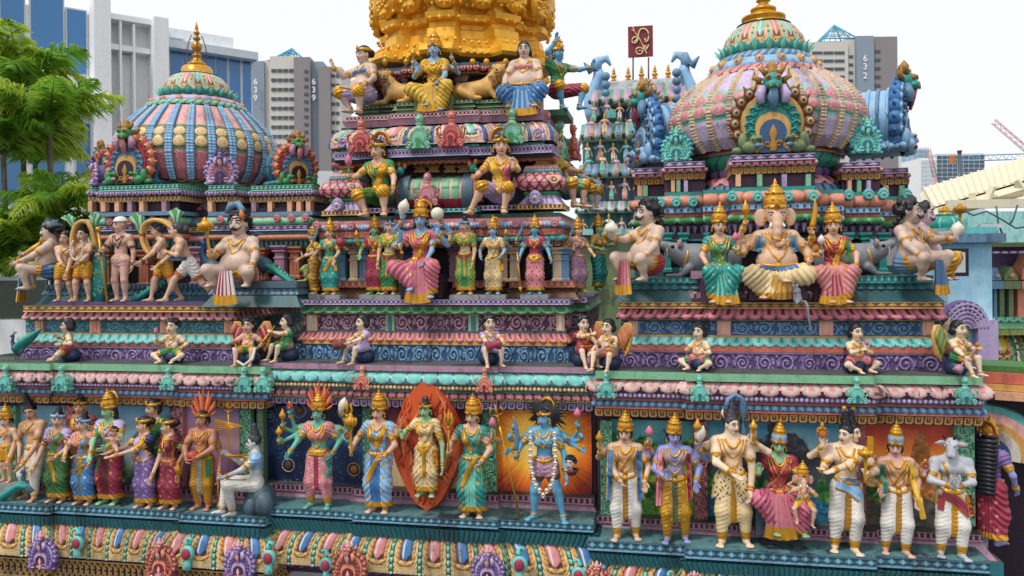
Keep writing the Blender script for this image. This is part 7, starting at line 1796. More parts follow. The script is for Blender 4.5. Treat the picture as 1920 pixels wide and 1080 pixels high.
lion('tan lion statue lying left of the crowned goddess, looking straight out',758,1.28,ZT3,66,PI+.1,1.75)
lion('tan lion statue lying right of the crowned goddess with its tail curled up',900,1.30,ZT3,68,-.12,-1.45)
lion('small yellow green lion statue by the gold robed figure on the middle tower',588,.62,ZUC+.18,30,PI+.5,.4,'lime','olive')
def rat(label,px,Y,Z,s,q):
 loc=onz(px,Z,Y);root=empty('rat_statue',loc,label=label,category='rat statue');m=mpp(loc)*s
 b=Sdf();b.cone((-q*.55,0,.36),(q*.1,0,.40),.36,.33,0,.8);b.cone((q*.1,0,.40),(q*.42,-.04,.52),.32,.22,.12);b.cone((q*.42,-.04,.54),(q*.78,-.1,.72),.22,.10,.1);b.ell((q*.82,-.1,.745),(.07,.07,.06),.03);b.ell((q*.6,-.06,.5),(.14,.12,.07),.06)
 for e in (-1,1):b.cone((q*.25,e*.2-.05,.2),(q*.42,e*.2-.08,.05),.11,.05,.05);b.cone((q*.42,e*.2-.08,.045),(q*.72,e*.2-.1,.035),.05,.035,.02);b.cone((-q*.5,e*.3,.2),(-q*.2,e*.34,.05),.17,.07,.06)
 for e in (-1,1):b.ell((q*.42,e*.19-.05,.74),(.05,.11,.12),.02)
 V,Q=b.mesh(.026);mb=MB();mb.add(V,Q,0)
 ball(mb,(q*.42+q*.04,-.27,.74),(.03,.06,.09),8,6,2)
 ball(mb,(q*.585,-.225,.68),(.045,.03,.04),8,6,1);ball(mb,(q*.875,-.12,.76),.025,6,5,1)
 for i in range(3):tube(mb,[(q*.74,-.17,.66+.02*i),(q*.70,-.24,.52+.05*i),(q*.72,-.28,.44+.07*i)],.006,4,3)
 obj('body',mb,['rat_grey','black','salmon','offwhite'],root,False,m)
 mb=MB();a=np.linspace(-2.3,2.3,16);P=np.column_stack([q*(.30+.06*np.cos(a)),-.05+.26*np.sin(a)*.9,.50-.10*np.cos(a)]);
 tube(mb,[(q*(.24+.10*t),-.30*math.sin(PI*(.2+.6*t)),.66-.5*t) for t in np.linspace(0,1,10)],.03,6,0);ball(mb,(q*.34,-.24,.12),(.05,.05,.06),8,6,0);obj('collar',mb,['gold'],root,False,m)
 mb=MB();tube(mb,[(-q*.85,0,.2),(-q*1.05,-.1,.08),(-q*.95,-.3,.04),(-q*.6,-.42,.04)],[.06,.04,.03,.01],6,0);obj('tail',mb,['rat_grey'],root,False,m)
ZRP=zat(1240,521,.38)
rat('large grey rat statue raising its snout behind the lady in a teal sari',1312,.68,ZRP,84,-1)
rat('large grey rat statue raising its snout behind the lady in red and green',1602,.68,zat(1640,517,.38),80,1)
def mouse():
 loc=onz(1496,ZUR,.0);root=empty('mouse_statue',loc,label='small grey mouse statue sitting up on the throne step with its tail hanging down',category='mouse statue');m=mpp(loc)*42
 b=Sdf();b.cone((0,0,.2),(-.05,-.03,.55),.2,.15,0);b.cone((-.05,-.04,.6),(-.22,-.16,.82),.16,.06,.08);b.cone((-.1,-.14,.5),(-.2,-.28,.55),.05,.03,.03)
 for e in (-1,1):b.ell((-.02,e*.14,.82),(.05,.09,.09),.02);b.cone((0,e*.12,.12),(-.1,e*.2-.06,.03),.1,.05,.04)
 V,Q=b.mesh(.035);mb=MB();mb.add(V,Q,0);ball(mb,(-.13,-.2,.77),.03,6,5,1);obj('body',mb,['rat_grey','black'],root,False,m)
 mb=MB();tube(mb,[(.12,0,.12),(.3,-.22,.1),(.36,-.34,-.1),(.4,-.3,-.6),(.5,-.28,-1.2),(.52,-.25,-1.4)],[.06,.05,.05,.045,.03,.012],6,0);obj('tail',mb,['rat_grey'],root,False,m)
mouse()
# ---------------- upper middle group
UB=dict(base=(.20,.13,.06),cell=1.05);zu=ZUC+.045
SK=lambda a,m=None:(a,'gold',m or 'gold',a)
figure('gold robed statue turned left at the left corner of the middle tower',590,.62,zu,116,sex='f',skin='skin_pale',yaw=-.9,low='skirt',lowc=SK('gold_dark','yellow'),up='blouse',upc=('yellow','gold'),arms=[(-1,(-20,24,66),'rest'),(1,(18,26,70),'up')],hair='long',crown='kirita',hs=20,**UB)
figure('goddess statue in a teal sari lifting a curved sword and a red shield',620,.48,zu,124,sex='f',low='skirt',lowc=('teal','gold','mint','teal_dk'),up='blouse',upc=('teal','gold'),arms=[(-1,(-22,24,74),'rest'),(1,(16,22,66),'down'),(-1,(-30,14,92),'gripup',None,X),(1,(28,10,92),'gripup',None,X)],hair='long',crown='kirita',hs=22,items=[it(i_sword,2,d=(.25,-.1,1),L=.22),it(i_ball,3,r=.07,col='crimson',nm='shield')],sash=[(((.085,.29),(.0,.12)),.07,'green','gold'),(((.05,.06),(-.02,-.1),(-.06,-.14)),.06,'gold'),(((.11,.02),(.12,-.14)),.05,'gold')],**UB)
figure('green faced goddess statue in a maroon skirt behind the lady with bare midriff',704,.56,zu,130,sex='f',skin='skin_green',low='skirt',lowc=('crimson','gold','maroon','crimson'),up='blouse',upc=('crimson','gold'),arms=[(-1,(-22,20,76),'down'),(-1,(-30,12,96),'up',None,X),(1,(20,15,70),'rest')],hair='long',crown='kirita',hs=22,items=[it(i_lamp,1)],sash=[(((.085,.29),(.0,.12)),.06,'gold')],**UB)
figure('lady statue in a green bodice and green skirt left of the pink robed goddess',731,.46,zu,136,sex='f',low='skirt',lowc=('leaf_green','gold','lime','maroon'),pleatc='green',up='choli',upc=('lime','green'),arms=[(-1,(-18,14,58),'rest'),(1,(26,16,106),'gripup')],hair='bun',crown='tiara',ccol='blue_lt',hs=24,head=(.25,.05,.08),sash=[(((-.1,.06),(.0,.0),(.1,.06)),.07,'maroon','gold'),(((0,.02),(0,-.26)),.04,'gold')],lean=.05,**UB)
figure('large blue skinned goddess statue in pink robes seated at the centre of the middle tower',790,.44,zu-.03,205,sex='f',skin='skin_sky',pel=(0,-4,58),feet=((-2,34,14),(26,24,0)),knees=((-38,40,56),(32,38,58)),low='drape',lowc=('pink','gold','gold','rose'),up='blouse',upc=('pink','gold'),arms=[(-1,(-34,34,96),'rest',(-1,.1,-.5)),(1,(38,22,118),'up'),(-1,(-32,10,144),'gripup',None,X),(1,(40,10,146),'gripup',None,X),(1,(20,40,66),'rest',None,X)],hair='long',crown='kirita+horn',hs=33,head=(.1,.05,0),neck=3,items=[it(i_conch,2,r=.055),it(i_ball,3,r=.06,col='bone',nm='lotus'),it(i_sword,0,d=(-.3,-.2,1),L=.14),hang('skirt_fall',['pink','gold','rose'],[(6,52),(6,24),(4,-6)],(14,26),42),(lambda mb,S:(box(mb,(-40,-12,0),(44,30,44)),('seat',['plum_dk']))[1],)],sash=[(((.085,.29),(.0,.12),(-.07,.05)),.06,'gold','crimson')],hem=8)
figure('lady statue with a silver tiara in a green bodice right of the pink robed goddess',874,.46,zu,138,sex='f',low='skirt',lowc=('lime','gold','leaf_green','maroon'),pleatc='green',up='choli',upc=('lime','green'),arms=[(-1,(-26,16,104),'up'),(1,(16,14,58),'rest')],hair='bun',crown='tiara',ccol='blue_lt',hs=24,head=(-.25,.05,-.05),sash=[(((-.1,.06),(.0,.0),(.1,.06)),.08,'maroon','gold'),(((0,.02),(0,-.26)),.04,'gold')],lean=-.03,**UB)
figure('blue faced statue in a cream and gold sari on the middle tower',926,.48,zu,128,sex='f',skin='skin_sky',low='skirt',lowc=('cream','gold','gold','ochre'),up='blouse',upc=('cream','gold'),arms=[(-1,(-22,12,70),'rest'),(1,(18,22,70),'rest'),(1,(26,10,98),'up',None,X)],hair='long',crown='kirita+horn',hs=22,items=[it(i_lamp,2)],sash=[(((.085,.29),(.0,.12),(-.06,.02)),.07,'cream','gold'),(((.12,.05),(.14,-.16)),.06,'gold')],**UB)
figure('blue faced statue in a pink skirt lifting a sword and holding a gold arrow',1004,.48,zu,130,sex='f',skin='skin_blue',low='skirt',lowc=('rose','gold','crimson','maroon'),up='blouse',upc=('crimson','teal'),arms=[(-1,(-28,18,66),'grip'),(1,(32,18,66),'rest'),(-1,(-34,10,98),'gripup',None,X),(1,(26,8,92),'up',None,X)],hair='long',crown='kirita',hs=22,items=[it(i_sword,2,d=(.2,-.1,1),L=.2),tubes('arrow',['gold'],([(-30,22,80),(-24,22,10)],1.5),([(-25,22,14),(-23.5,22,4)],[4,.4]))],sash=[(((-.09,.06),(.0,-.02),(.1,.06)),.06,'gold','gold_dark')],**UB)
figure('statue in a mauve skirt and gold crown at the right corner of the middle tower',1084,.95,zu,124,sex='f',yaw=.7,low='skirt',lowc=('mauve','gold','purple','gold'),up='blouse',upc=('mauve','gold'),arms=[(-1,(-20,16,80),'up'),(1,(18,26,70),'rest'),(-1,(-26,8,96),'gripup',None,X)],hair='long',crown='kirita',hs=22,items=[it(i_sword,2,L=.2)],**UB)
figure('statue with a teal scarf on the right flank of the middle tower',1122,1.6,zu,124,sex='f',skin='skin_green',yaw=1.1,low='skirt',lowc=('teal','gold','mint','gold'),up='blouse',upc=('ochre','gold'),arms=[(-1,(-24,20,76),'rest'),(1,(24,20,86),'up')],hair='long',crown='kirita',hs=22,cell=1.1)
# seated pair on the second tier
TZ=zat(700,408,.62)
def seated2(label,px,S,yaw,**k):return figure(label,px,.66,TZ,S,sex='f',pel=(0,-22,44),cell=1.1,**k)
seated2('seated lady statue in green and gold with a round halo holding a lotus bud',708,196,0,feet=((-10,34,0),(26,34,0)),knees=((-24,36,40),(24,36,46)),low='shorts',short=1.0,lowc=('leaf_green','gold','lime','gold'),up='blouse',upc=('green','gold'),arms=[(-1,(-44,30,70),'gripup'),(1,(36,14,52),'rest')],hair='longbun' if 0 else 'long',crown='tiara+ring',hs=36,head=(-.25,.15,.0),neck=3,items=[it(i_bud,0,L=.13)],sash=[(((.09,.29),(.0,.12),(-.06,.02)),.08,'gold','gold_dark')],lean=-.08)
seated2('seated lady statue in yellow and pink with lilac breeches and a round halo',934,200,0,feet=((-44,34,0),(18,34,0)),knees=((-22,36,52),(26,36,48)),low='shorts',short=1.0,lowc=('lilac','gold','lilac','gold'),up='blouse',upc=('ochre','gold'),arms=[(-1,(-44,14,70),'rest'),(1,(36,36,84),'up')],hair='long',crown='tiara+ring',hs=38,head=(.25,.05,.0),neck=3,sash=[(((-.09,.29),(.0,.12),(.03,-.02)),.08,'yellow','gold'),(((.09,.29),(.07,.12)),.06,'pink')],lean=.05)
figure('seated lady statue in green with black hair on the right flank of the middle tower',1052,1.35,TZ+.1,176,sex='f',yaw=1.15,pel=(0,-16,44),feet=((-14,36,0),(20,36,0)),knees=((-22,38,44),(24,38,44)),low='shorts',short=1.0,lowc=('green_lt','gold','lime','gold'),up='blouse',upc=('lime','gold'),arms=[(-1,(-36,14,54),'rest'),(1,(34,30,70),'up')],hair='long',crown='tiara',hs=36,cell=1.2)
figure('pale statue in profile at the back of the right flank of the middle tower',1078,2.0,TZ+.1,160,sex='f',skin='skin_white',yaw=1.4,pel=(0,-16,40),feet=((-14,36,0),(20,36,0)),knees=((-22,38,40),(24,38,40)),low='shorts',short=1.0,lowc=('steel','gold','blue_lt','gold'),up='blouse',upc=('rose','gold'),arms=[(-1,(-30,14,50),'rest'),(1,(30,30,60),'rest')],hair='bun',crown='tiara',hs=34,cell=1.2)
# top tier
ZT=zat(812,214,1.08)
figure('dwarf attendant statue in lilac trousers stretching out an arm on the top tier',682,1.15,zat(680,218,1.1),168,skin='skin_pale',yaw=-.45,fat=1.2,belly=.10,pel=(0,-4,42),feet=((-14,20,6),(22,30,0)),knees=((-26,34,44),(26,36,40)),low='shorts',short=1.0,lowc=('lilac','gold','white','gold'),arms=[(-1,(-40,40,92),'up',(-.5,0,-1)),(1,(32,28,52),'rest')],hair='backbun',hs=33,head=(-.2,.05,0),crown='tiara',sash=[(((-.1,.25),(.1,.25)),.05,'blue')],neck=1)
figure('blue skinned crowned goddess statue in gold robes seated between two lions on the top tier',815,1.14,ZT,178,sex='f',skin='skin_sky',pel=(0,-4,46),feet=((0,30,8),(20,26,0)),knees=((-34,34,42),(32,34,46)),low='drape',lowc=('yellow','gold','gold_dark','gold'),up='blouse',upc=('yellow','gold'),arms=[(-1,(-24,28,76),'up'),(1,(20,34,54),'rest'),(-1,(-38,10,92),'gripup',None,X),(1,(40,10,96),'gripup',None,X)],hair='long',crown='kirita',hs=30,items=[it(i_lamp,2),it(i_lamp,3),hang('skirt_fall',['yellow','gold','ochre'],[(0,42),(0,20),(0,2)],(14,24),38),(lambda mb,S:(box(mb,(-36,-12,0),(36,26,34)),('seat',['olive']))[1],)],neck=3,hem=4)
figure('plump dwarf attendant statue with a blue cloth sitting at the right of the top tier',984,1.15,zat(984,212,1.1),178,skin='skin_pale',fat=1.28,belly=.115,pel=(0,-4,42),feet=((-20,30,4),(22,30,4)),knees=((-32,34,34),(34,34,36)),low='drape',lowc=('blue','gold','blue_lt','gold'),arms=[(-1,(-36,24,46),'rest'),(1,(32,34,50),'rest')],hair='bob',hs=33,head=(.05,.05,0),neck=2,sash=[(((-.1,.25),(.1,.25)),.05,'rose')],items=[hang('cloth_fall',['blue','gold','blue_lt'],[(0,36),(0,14),(0,-8)],(18,30),40)],hem=4)
figure('crowned statue in red trousers flinging both arms out on the top tier',1048,1.75,zat(1050,212,1.7),160,skin='skin_blue',yaw=.8,pel=(0,-4,44),feet=((-16,30,0),(20,36,4)),knees=((-26,36,44),(30,36,44)),low='shorts',short=1.0,lowc=('crimson','gold','maroon','gold'),up='blouse',upc=('green','gold'),arms=[(1,(50,40,86),'up'),(-1,(-20,20,130),'up',(-1,0,0))],hair='long',crown='kirita',hs=28)
# ---------------- upper right group
figure('moustached guardian statue in profile with curly black hair, left end of the right tower',1212,.24,ZRP-.03,200,skin='skin_pale',yaw=-.85,pel=(0,-8,36),feet=((-24,34,2),(30,30,2)),knees=((-36,44,46),(36,44,42)),arms=[(-1,(-30,52,82),'grip'),(1,(38,40,44),'rest')],hair='curly',hs=48,head=(-.25,.0,0),items=[it(i_conch,0,r=.07),tubes('bangle_jewel',['gold'],([(-34,60,84),(-36,70,92)],[6,3])),hang('waist_cloth',['crimson','gold','rose'],[(-6,40),(-8,8),(-8,-22)],(12,24),52)],low='shorts',short=.35,lowc=('crimson','gold','rose','gold'),**GUARD)
figure('seated lady statue in a teal sari holding a pink bud beside the elephant headed statue',1350,.30,ZUR,196,sex='f',skin='skin',pel=(0,-2,58),feet=((-12,26,0),(8,30,0)),knees=((-20,36,56),(30,38,56)),low='drape',lowc=('teal','gold','mint','gold'),up='blouse',upc=('teal','gold'),arms=[(-1,(-22,34,66),'rest',(-1,.2,-.4)),(1,(28,32,92),'gripup')],hair='long',crown='kirita',hs=34,head=(.15,.05,.03),neck=3,items=[it(i_bud,1),hang('skirt_fall',['teal','gold','mint'],[(2,52),(8,26),(8,0)],(14,26),42),seatbox(36,22,46)],sash=[(((-.09,.29),(.0,.1),(.05,.0)),.07,'green','gold')],hem=8)
elephant_statue('large elephant headed statue with a gold crown seated at the centre of the right tower',1455,.28,ZUR+.02,226,47,54,skin='skin',fat=1.3,belly=.12,shoulders=1.15,feet=((-24,34,4),(6,44,34)),knees=((-46,40,46),(46,40,48)),low='drape',lowc=('cream','gold','cream','gold'),arms=[(-1,(-60,26,92),'up'),(1,(54,36,74),'rest'),(-1,(-58,12,138),'gripup',None,X),(1,(64,12,118),'gripup',None,X)],items=[it(i_lamp,2,h=.14),((lambda mb,S,p:i_sword(mb,S,p,L=.24,bend=.03)[:1]+(['gold','gold_dark'],)),3),seatbox(50,26,36),hang('waist_cloth',['gold','gold_dark','ochre'],[(4,48),(4,26),(2,6)],(14,22),50)],sash=[(((-.115,.29),(-.15,.16)),.09,'steel','gold'),(((.115,.29),(.15,.16)),.09,'steel','gold'),(((-.14,.05),(.0,.02),(.14,.05)),.04,'blue')],neck=3,hem=4)
figure('seated lady statue in red and green holding a white lotus beside the elephant headed statue',1563,.30,ZUR,196,sex='f',skin='skin',pel=(0,-2,58),feet=((-6,28,0),(14,30,0)),knees=((-30,38,56),(26,36,56)),low='drape',lowc=('rose','gold','gold','crimson'),up='blouse',upc=('crimson','gold'),arms=[(-1,(-30,32,88),'gripup'),(1,(34,30,66),'rest',(1,.2,-.4))],hair='long',crown='kirita',hs=34,head=(-.15,.05,-.03),neck=3,items=[((lambda mb,S,p:(i_bud(mb,S,p)[0],['white','green'])),0),hang('skirt_fall',['crimson','gold','rose'],[(-8,52),(-8,26),(-8,0)],(14,26),42),seatbox(36,22,46)],sash=[(((.09,.29),(.02,.1),(-.02,.0)),.08,'gold','crimson'),(((.12,.28),(.13,.1)),.06,'green','gold')],hem=8)
figure('moustached guardian statue with curly black hair looking right, right end of the right tower',1712,.22,zat(1640,517,.38)-.05,200,skin='skin_pale',yaw=.75,pel=(0,-8,38),feet=((-26,32,2),(28,34,2)),knees=((-36,44,44),(38,44,48)),arms=[(-1,(-38,40,46),'rest'),(1,(44,48,80),'grip')],hair='curly',hs=48,head=(.35,-.05,0),items=[it(i_conch,1,r=.06),hang('waist_cloth',['steel','gold','blue'],[(4,40),(8,8),(8,-22)],(12,26),52)],low='shorts',short=.35,lowc=('steel','gold','blue','gold'),**GUARD)
figure('guardian statue in yellow cloth half hidden behind the right end guardian',1738,.85,zat(1640,517,.38)-.05,190,skin='skin_mauve',yaw=1.2,pel=(0,-8,36),feet=((-24,34,0),(24,30,0)),knees=((-32,40,40),(32,40,42)),low='drape',lowc=('gold','gold_dark','yellow','gold'),arms=[(-1,(-26,44,74),'grip'),(1,(30,50,90),'up')],hair='curly',hs=42,items=[it(i_mace,1,L=.2,hr=.05)],**GUARD,hem=2)
# ================================================================ surroundings
class Wall:
 """upright plane at a real distance: origin at photo column px0 and depth d (m), running at ang (rad) to the right of the view axis"""
 def __init__(s,px0,d,ang):
  r=ray(px0,492);s.P=CAM+r/(r @ FW)*d;s.P[2]=0
  s.u=RT*math.cos(ang)+FW*math.sin(ang);s.n=np.array([s.u[1],-s.u[0],0])
 def sz(s,px,py):
  r=ray(px,py);t=((s.P-CAM) @ s.n)/(r @ s.n);q=CAM+r*t;return (q-s.P) @ s.u,q[2]
 def M4(s):return np.array([[s.u[0],-s.n[0],0,s.P[0]],[s.u[1],-s.n[1],0,s.P[1]],[0,0,1,0],[0,0,0,1.]])
 def box(s,mb,px0,px1,yt,yb,out=0.,dep=1.,mi=0):
  """box whose top and bottom rows are read at its middle column; front stands `out` metres proud"""
  a,b=s.sz(px0,yt)[0],s.sz(px1,yt)[0];xm=(px0+px1)/2;box(mb,(a,-out,s.sz(xm,yb)[1]),(b,dep,s.sz(xm,yt)[1]),mi,s.M4())
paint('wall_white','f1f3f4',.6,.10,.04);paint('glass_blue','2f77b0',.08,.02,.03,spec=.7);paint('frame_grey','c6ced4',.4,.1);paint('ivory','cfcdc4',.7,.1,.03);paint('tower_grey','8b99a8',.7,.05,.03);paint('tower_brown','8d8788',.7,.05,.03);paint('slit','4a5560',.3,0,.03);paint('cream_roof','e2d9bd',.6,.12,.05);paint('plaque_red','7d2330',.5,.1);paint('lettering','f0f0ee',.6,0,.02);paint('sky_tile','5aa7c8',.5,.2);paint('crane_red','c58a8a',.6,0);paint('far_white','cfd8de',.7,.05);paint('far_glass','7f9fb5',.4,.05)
def th(name,label,cat,loc=(0,0,0),**k):return empty(name,loc,label=label,category=cat,**k)
# white office building
W=Wall(0,24,.65);g=th('office_building','white office building with blue glass windows behind the palm trees','building',W.P)
mb=MB();W.box(mb,-220,437,18,700,0,9);z1=W.sz(450,101)[1];a,b=W.sz(300,60)[0],W.sz(470,101)[0]
obj('wall',mb,['wall_white'],g,flat=True)
mb=MB();box(mb,(W.sz(437.5,50)[0],.02,0),(b,9,z1),0,W.M4());obj('wing_wall',mb,['wall_white'],g,flat=True)
mb=MB();box(mb,(W.sz(298,60)[0],-.5,z1-.25),(b+.1,.2,z1+.02),0,W.M4());obj('parapet',mb,['far_white'],g,flat=True)
for x0,x1,yt,yb in ((0,44,-20,120),(57,117,-8,128),(125,160,20,138),(-60,-8,-40,110),(305,313,62,205),(318,342,74,208),(384,402,92,216),(405,424,98,222),(429,449,106,226),(454,469,113,228),(142,170,232,330),(-20,40,250,380),(60,120,250,370),(345,382,84,212),(440,469,238,330),(176,200,340,440)):
 mb=MB();W.box(mb,x0-3,x1+3,yt-3,yb+3,.06,.1);f=obj('window',mb,['frame_grey'],g,flat=True);mb=MB();W.box(mb,x0,x1,yt,yb,.075,.1);obj('pane',mb,['glass_blue'],f,flat=True)
for x0,x1,yt,yb,o in ((166,197,12,420,.9),(276,303,45,420,.9),(218,222,45,420,.5),(243,247,52,420,.5),(-220,172,140,155,.8),(200,276,92,102,.45),(200,276,38,48,.55),(150,200,185,215,.95),(300,472,222,232,.5)):
 mb=MB();W.box(mb,x0,x1,yt,yb,o,.1);obj('pier' if yb-yt>100 else 'ledge',mb,['wall_white'],g,flat=True)
mb=MB();W.box(mb,222,243,104,420,.08,.1);obj('recess',mb,['wall_white'],g,flat=True)
def text(body,px,py,W,h,parent,out=.3):
 cu=D.curves.new('number','FONT');cu.body=body;cu.align_x='CENTER';cu.align_y='CENTER';cu.size=h*1.38;cu.extrude=.05;cu.offset=h*.02
 t=D.objects.new('number',cu);COL.objects.link(t);bpy.context.view_layer.update();me=D.meshes.new_from_object(t);D.objects.remove(t);t=D.objects.new('number',me);COL.objects.link(t);me.materials.clear();me.materials.append(M('lettering'));s,z=W.sz(px,py)
 p=W.P+W.u*s+W.n*out+np.array([0,0,z]);t.parent=parent;R=np.stack([W.u,np.array([0,0,1.]),W.n],1);m=np.eye(4);m[:3,:3]=R;m[:3,3]=p-rootloc(parent);t.matrix_local=Matrix(m.tolist())
def block(label,Ws,d,strips,bays,nums,pyr,ybot=560):
 W=Wall(Ws,d,.0);g=th('apartment_block',label,'building',W.P);q=d/FP
 for x0,x1,yt,o,m in strips:mb=MB();W.box(mb,x0,x1,yt,ybot,o,14);obj('tower_slab',mb,[m],g,flat=True)
 for x0,x1,y0,dy,n,o,k in bays:
  for i in range(n):
   mb=MB();y=y0+i*dy;w=(x1-x0)/k
   for j in range(k):W.box(mb,x0+j*w+1,x0+(j+1)*w-1,y,y+dy*.34,o+.25,.1)
   obj('window_row',mb,['slit'],g,flat=True)
 for ch,x,y,h in nums:text(ch,x,y,W,h*q,g,2.4)
 x0,x1,yt,yb=pyr;mb=MB();s0,zb=W.sz(x0,yb);s1,zt=W.sz(x1,yt);c=((s0+s1)/2,(s1-s0)/2);r=(s1-s0)/2
 B=[np.array([c[0]+a*r,c[1]+b*r,zb]) for a,b in ((-1,-1),(1,-1),(1,1),(-1,1))];A=np.array([c[0],c[1],zt])
 for i in range(4):
  tube(mb,[B[i],A],.28,4,0,W.M4());tube(mb,[B[i],B[(i+1)%4]],.28,4,0,W.M4())
  for t in (.25,.5,.75):tube(mb,[B[i]+(A-B[i])*t,B[(i+1)%4]+(A-B[(i+1)%4])*t],.14,4,0,W.M4());tube(mb,[B[i]+(B[(i+1)%4]-B[i])*t,A],.14,4,0,W.M4())
 obj('roof_frame',mb,['sky_tile'],g)
block('tall pale apartment block numbered 639 beyond the left dome',470,230,[(470,497,116,1,'tower_grey'),(497,509,112,0,'ivory'),(509,561,108,1.5,'ivory'),(556,586,112,3,'tower_brown'),(585,607,117,1,'tower_grey'),(607,640,126,.4,'ivory'),(600,622,128,2,'tower_brown')],[(511,555,132,17.5,24,1.5,4),(575,584,136,14,28,3,1),(622,638,140,17.5,22,.4,2)],[('6',484,157,11),('3',484,172,11),('9',484,187,11),('6',592,157,11),('3',592,172,11),('9',592,187,11)],(505,572,82,114))
block('tall grey apartment block numbered 632 behind the right dome',1515,300,[(1517,1588,80,1,'ivory'),(1585,1603,72,0,'ivory'),(1602,1634,70,2,'tower_grey'),(1633,1680,70,1,'tower_brown')],[(1520,1582,98,15,22,1,3),(1590,1600,104,15,20,0,1),(1637,1649,95,16,5,1,1)],[('6',1617,113,12),('3',1617,128,12),('2',1617,145,12)],(1546,1607,38,72))
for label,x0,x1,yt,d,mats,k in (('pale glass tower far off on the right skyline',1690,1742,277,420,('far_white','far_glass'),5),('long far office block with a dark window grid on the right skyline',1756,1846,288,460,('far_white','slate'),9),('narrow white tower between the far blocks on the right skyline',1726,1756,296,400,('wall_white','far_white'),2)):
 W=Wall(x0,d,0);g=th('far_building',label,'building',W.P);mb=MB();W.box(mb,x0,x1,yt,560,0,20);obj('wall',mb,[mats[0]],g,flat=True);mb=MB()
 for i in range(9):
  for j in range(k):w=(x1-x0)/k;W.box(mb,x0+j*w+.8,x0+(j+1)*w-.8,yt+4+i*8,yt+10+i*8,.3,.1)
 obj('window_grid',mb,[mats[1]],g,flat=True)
def crane(label,p0,p1,d,w,m):
 W=Wall(p0[0],d,0);g=th('crane',label,'crane',W.P);a,b=np.array(W.sz(*p0)),np.array(W.sz(*p1));n=26;mb=MB();t=unit(b-a);nn=np.array([-t[1],t[0]])*w;c3=lambda v,y:(v[0],y,v[1])
 L=[a+(b-a)*i/n for i in range(n+1)]
 for s in (-1,1):tube(mb,[c3(a+nn*s,0),c3(b+nn*s,0)],w*.16,4,0,W.M4());tube(mb,[c3(a+nn*s,w),c3(b+nn*s,w)],w*.16,4,0,W.M4())
 for i in range(n):tube(mb,[c3(L[i]+nn*(-1)**i,0),c3(L[i+1]-nn*(-1)**i,0)],w*.11,4,0,W.M4())
 obj('jib',mb,[m],g)
 mb=MB();e=W.sz(p1[0],560)[1];tube(mb,[c3(b,0),(b[0],0,e)],w*.7,4,0,W.M4());obj('mast',mb,[m],g)
crane('red lattice crane jib rising at the right edge of the sky',(1864,227),(1990,335),330,1.0,'crane_red')
crane('blue lattice crane jib lying level above the cream shelter roof',(1990,291),(1798,297),300,1.0,'blue_lt')
crane('slim red crane standing by the far white tower',(1742,280),(1754,332),380,.8,'crane_red')
W=Wall(1797,120,0);g=th('chimney','dark chimney pipe with an orange box beyond the cream roof','chimney',W.P);mb=MB();s,z=W.sz(1799,282);tube(mb,[(s,0,0),(s,0,z)],.28,10,0,W.M4());tube(mb,[(s,0,z-.3),(s,0,z)],.34,10,1,W.M4());W.box(mb,1784,1792,291,306,0,.6,2);obj('pipe',mb,['slit','brown','orange'],g)
# far gate tower with rows of small statues
GY=14.
gp=th('gate_tower','far gate tower with a barrel roof, gold finials and rows of small statues','gate tower',at(1200,600,GY)*(1,1,0))
def gx(px,y=300):return at(px,y,GY)[0]
lv=[(170,196,1112,1288,'rose_lt'),(196,232,1104,1300,'slate'),(232,262,1098,1306,'offwhite'),(262,308,1096,1312,'teal_dk'),(308,332,1092,1316,'blue_lt'),(332,378,1090,1318,'slate'),(378,398,1086,1322,'offwhite'),(398,446,1084,1326,'teal_dk'),(446,470,1080,1330,'rose_lt'),(470,640,1076,1334,'offwhite')]
for i,(y0,y1,x0,x1,c) in enumerate(lv):
 lt=c not in ('slate','teal_dk');o=-.25 if lt else .15
 mb=band([(gx(x0),GY+4),(gx(x0),GY+o),(gx(x1),GY+o),(gx(x1),GY+4)],zat(1200,y0,GY),zat(1200,y1,GY),'lotus' if lt else 'flat',mo_petal if lt else mo_roll,.26,6,6,1,GY+3,4,reach=.15);obj('tier' if lt else 'statue_tier',mb,[c,'mint','lilac','plum','offwhite'] if lt else [c,'turq_lt','mint','plum','offwhite'],gp)
mb=MB();a=np.linspace(0,PI,20);R=1.0;zc=zat(1200,172,GY);xx=np.linspace(gx(1128),gx(1280),60)
P=np.stack(np.broadcast_arrays(xx[:,None],GY+1-R*np.cos(a)[None],zc+R*.42*np.sin(a)[None]),-1)[:,::-1].astype(float);P=np.stack(np.broadcast_arrays(xx[:,None],GY+1-R*np.cos(a)[None],zc+.5*np.sin(a)[None]),-1).astype(float)
u,v=np.meshgrid(np.arange(59),np.arange(19),indexing='ij');hfgrid(mb,P[:,::-1],np.zeros((60,20)),np.where((tri((u+v*1.3)/6)<.3)|(tri((u-v*1.3)/6)<.3),1,0));obj('barrel_roof',mb,['rose','turq','mint'],gp)
mb=MB();zr=zat(1200,160,GY);obj('roof_ridge',(box(mb,(gx(1126),GY+.3,zr),(gx(1282),GY+1.7,zr+.14)),mb)[1],['turq'],gp,flat=True)
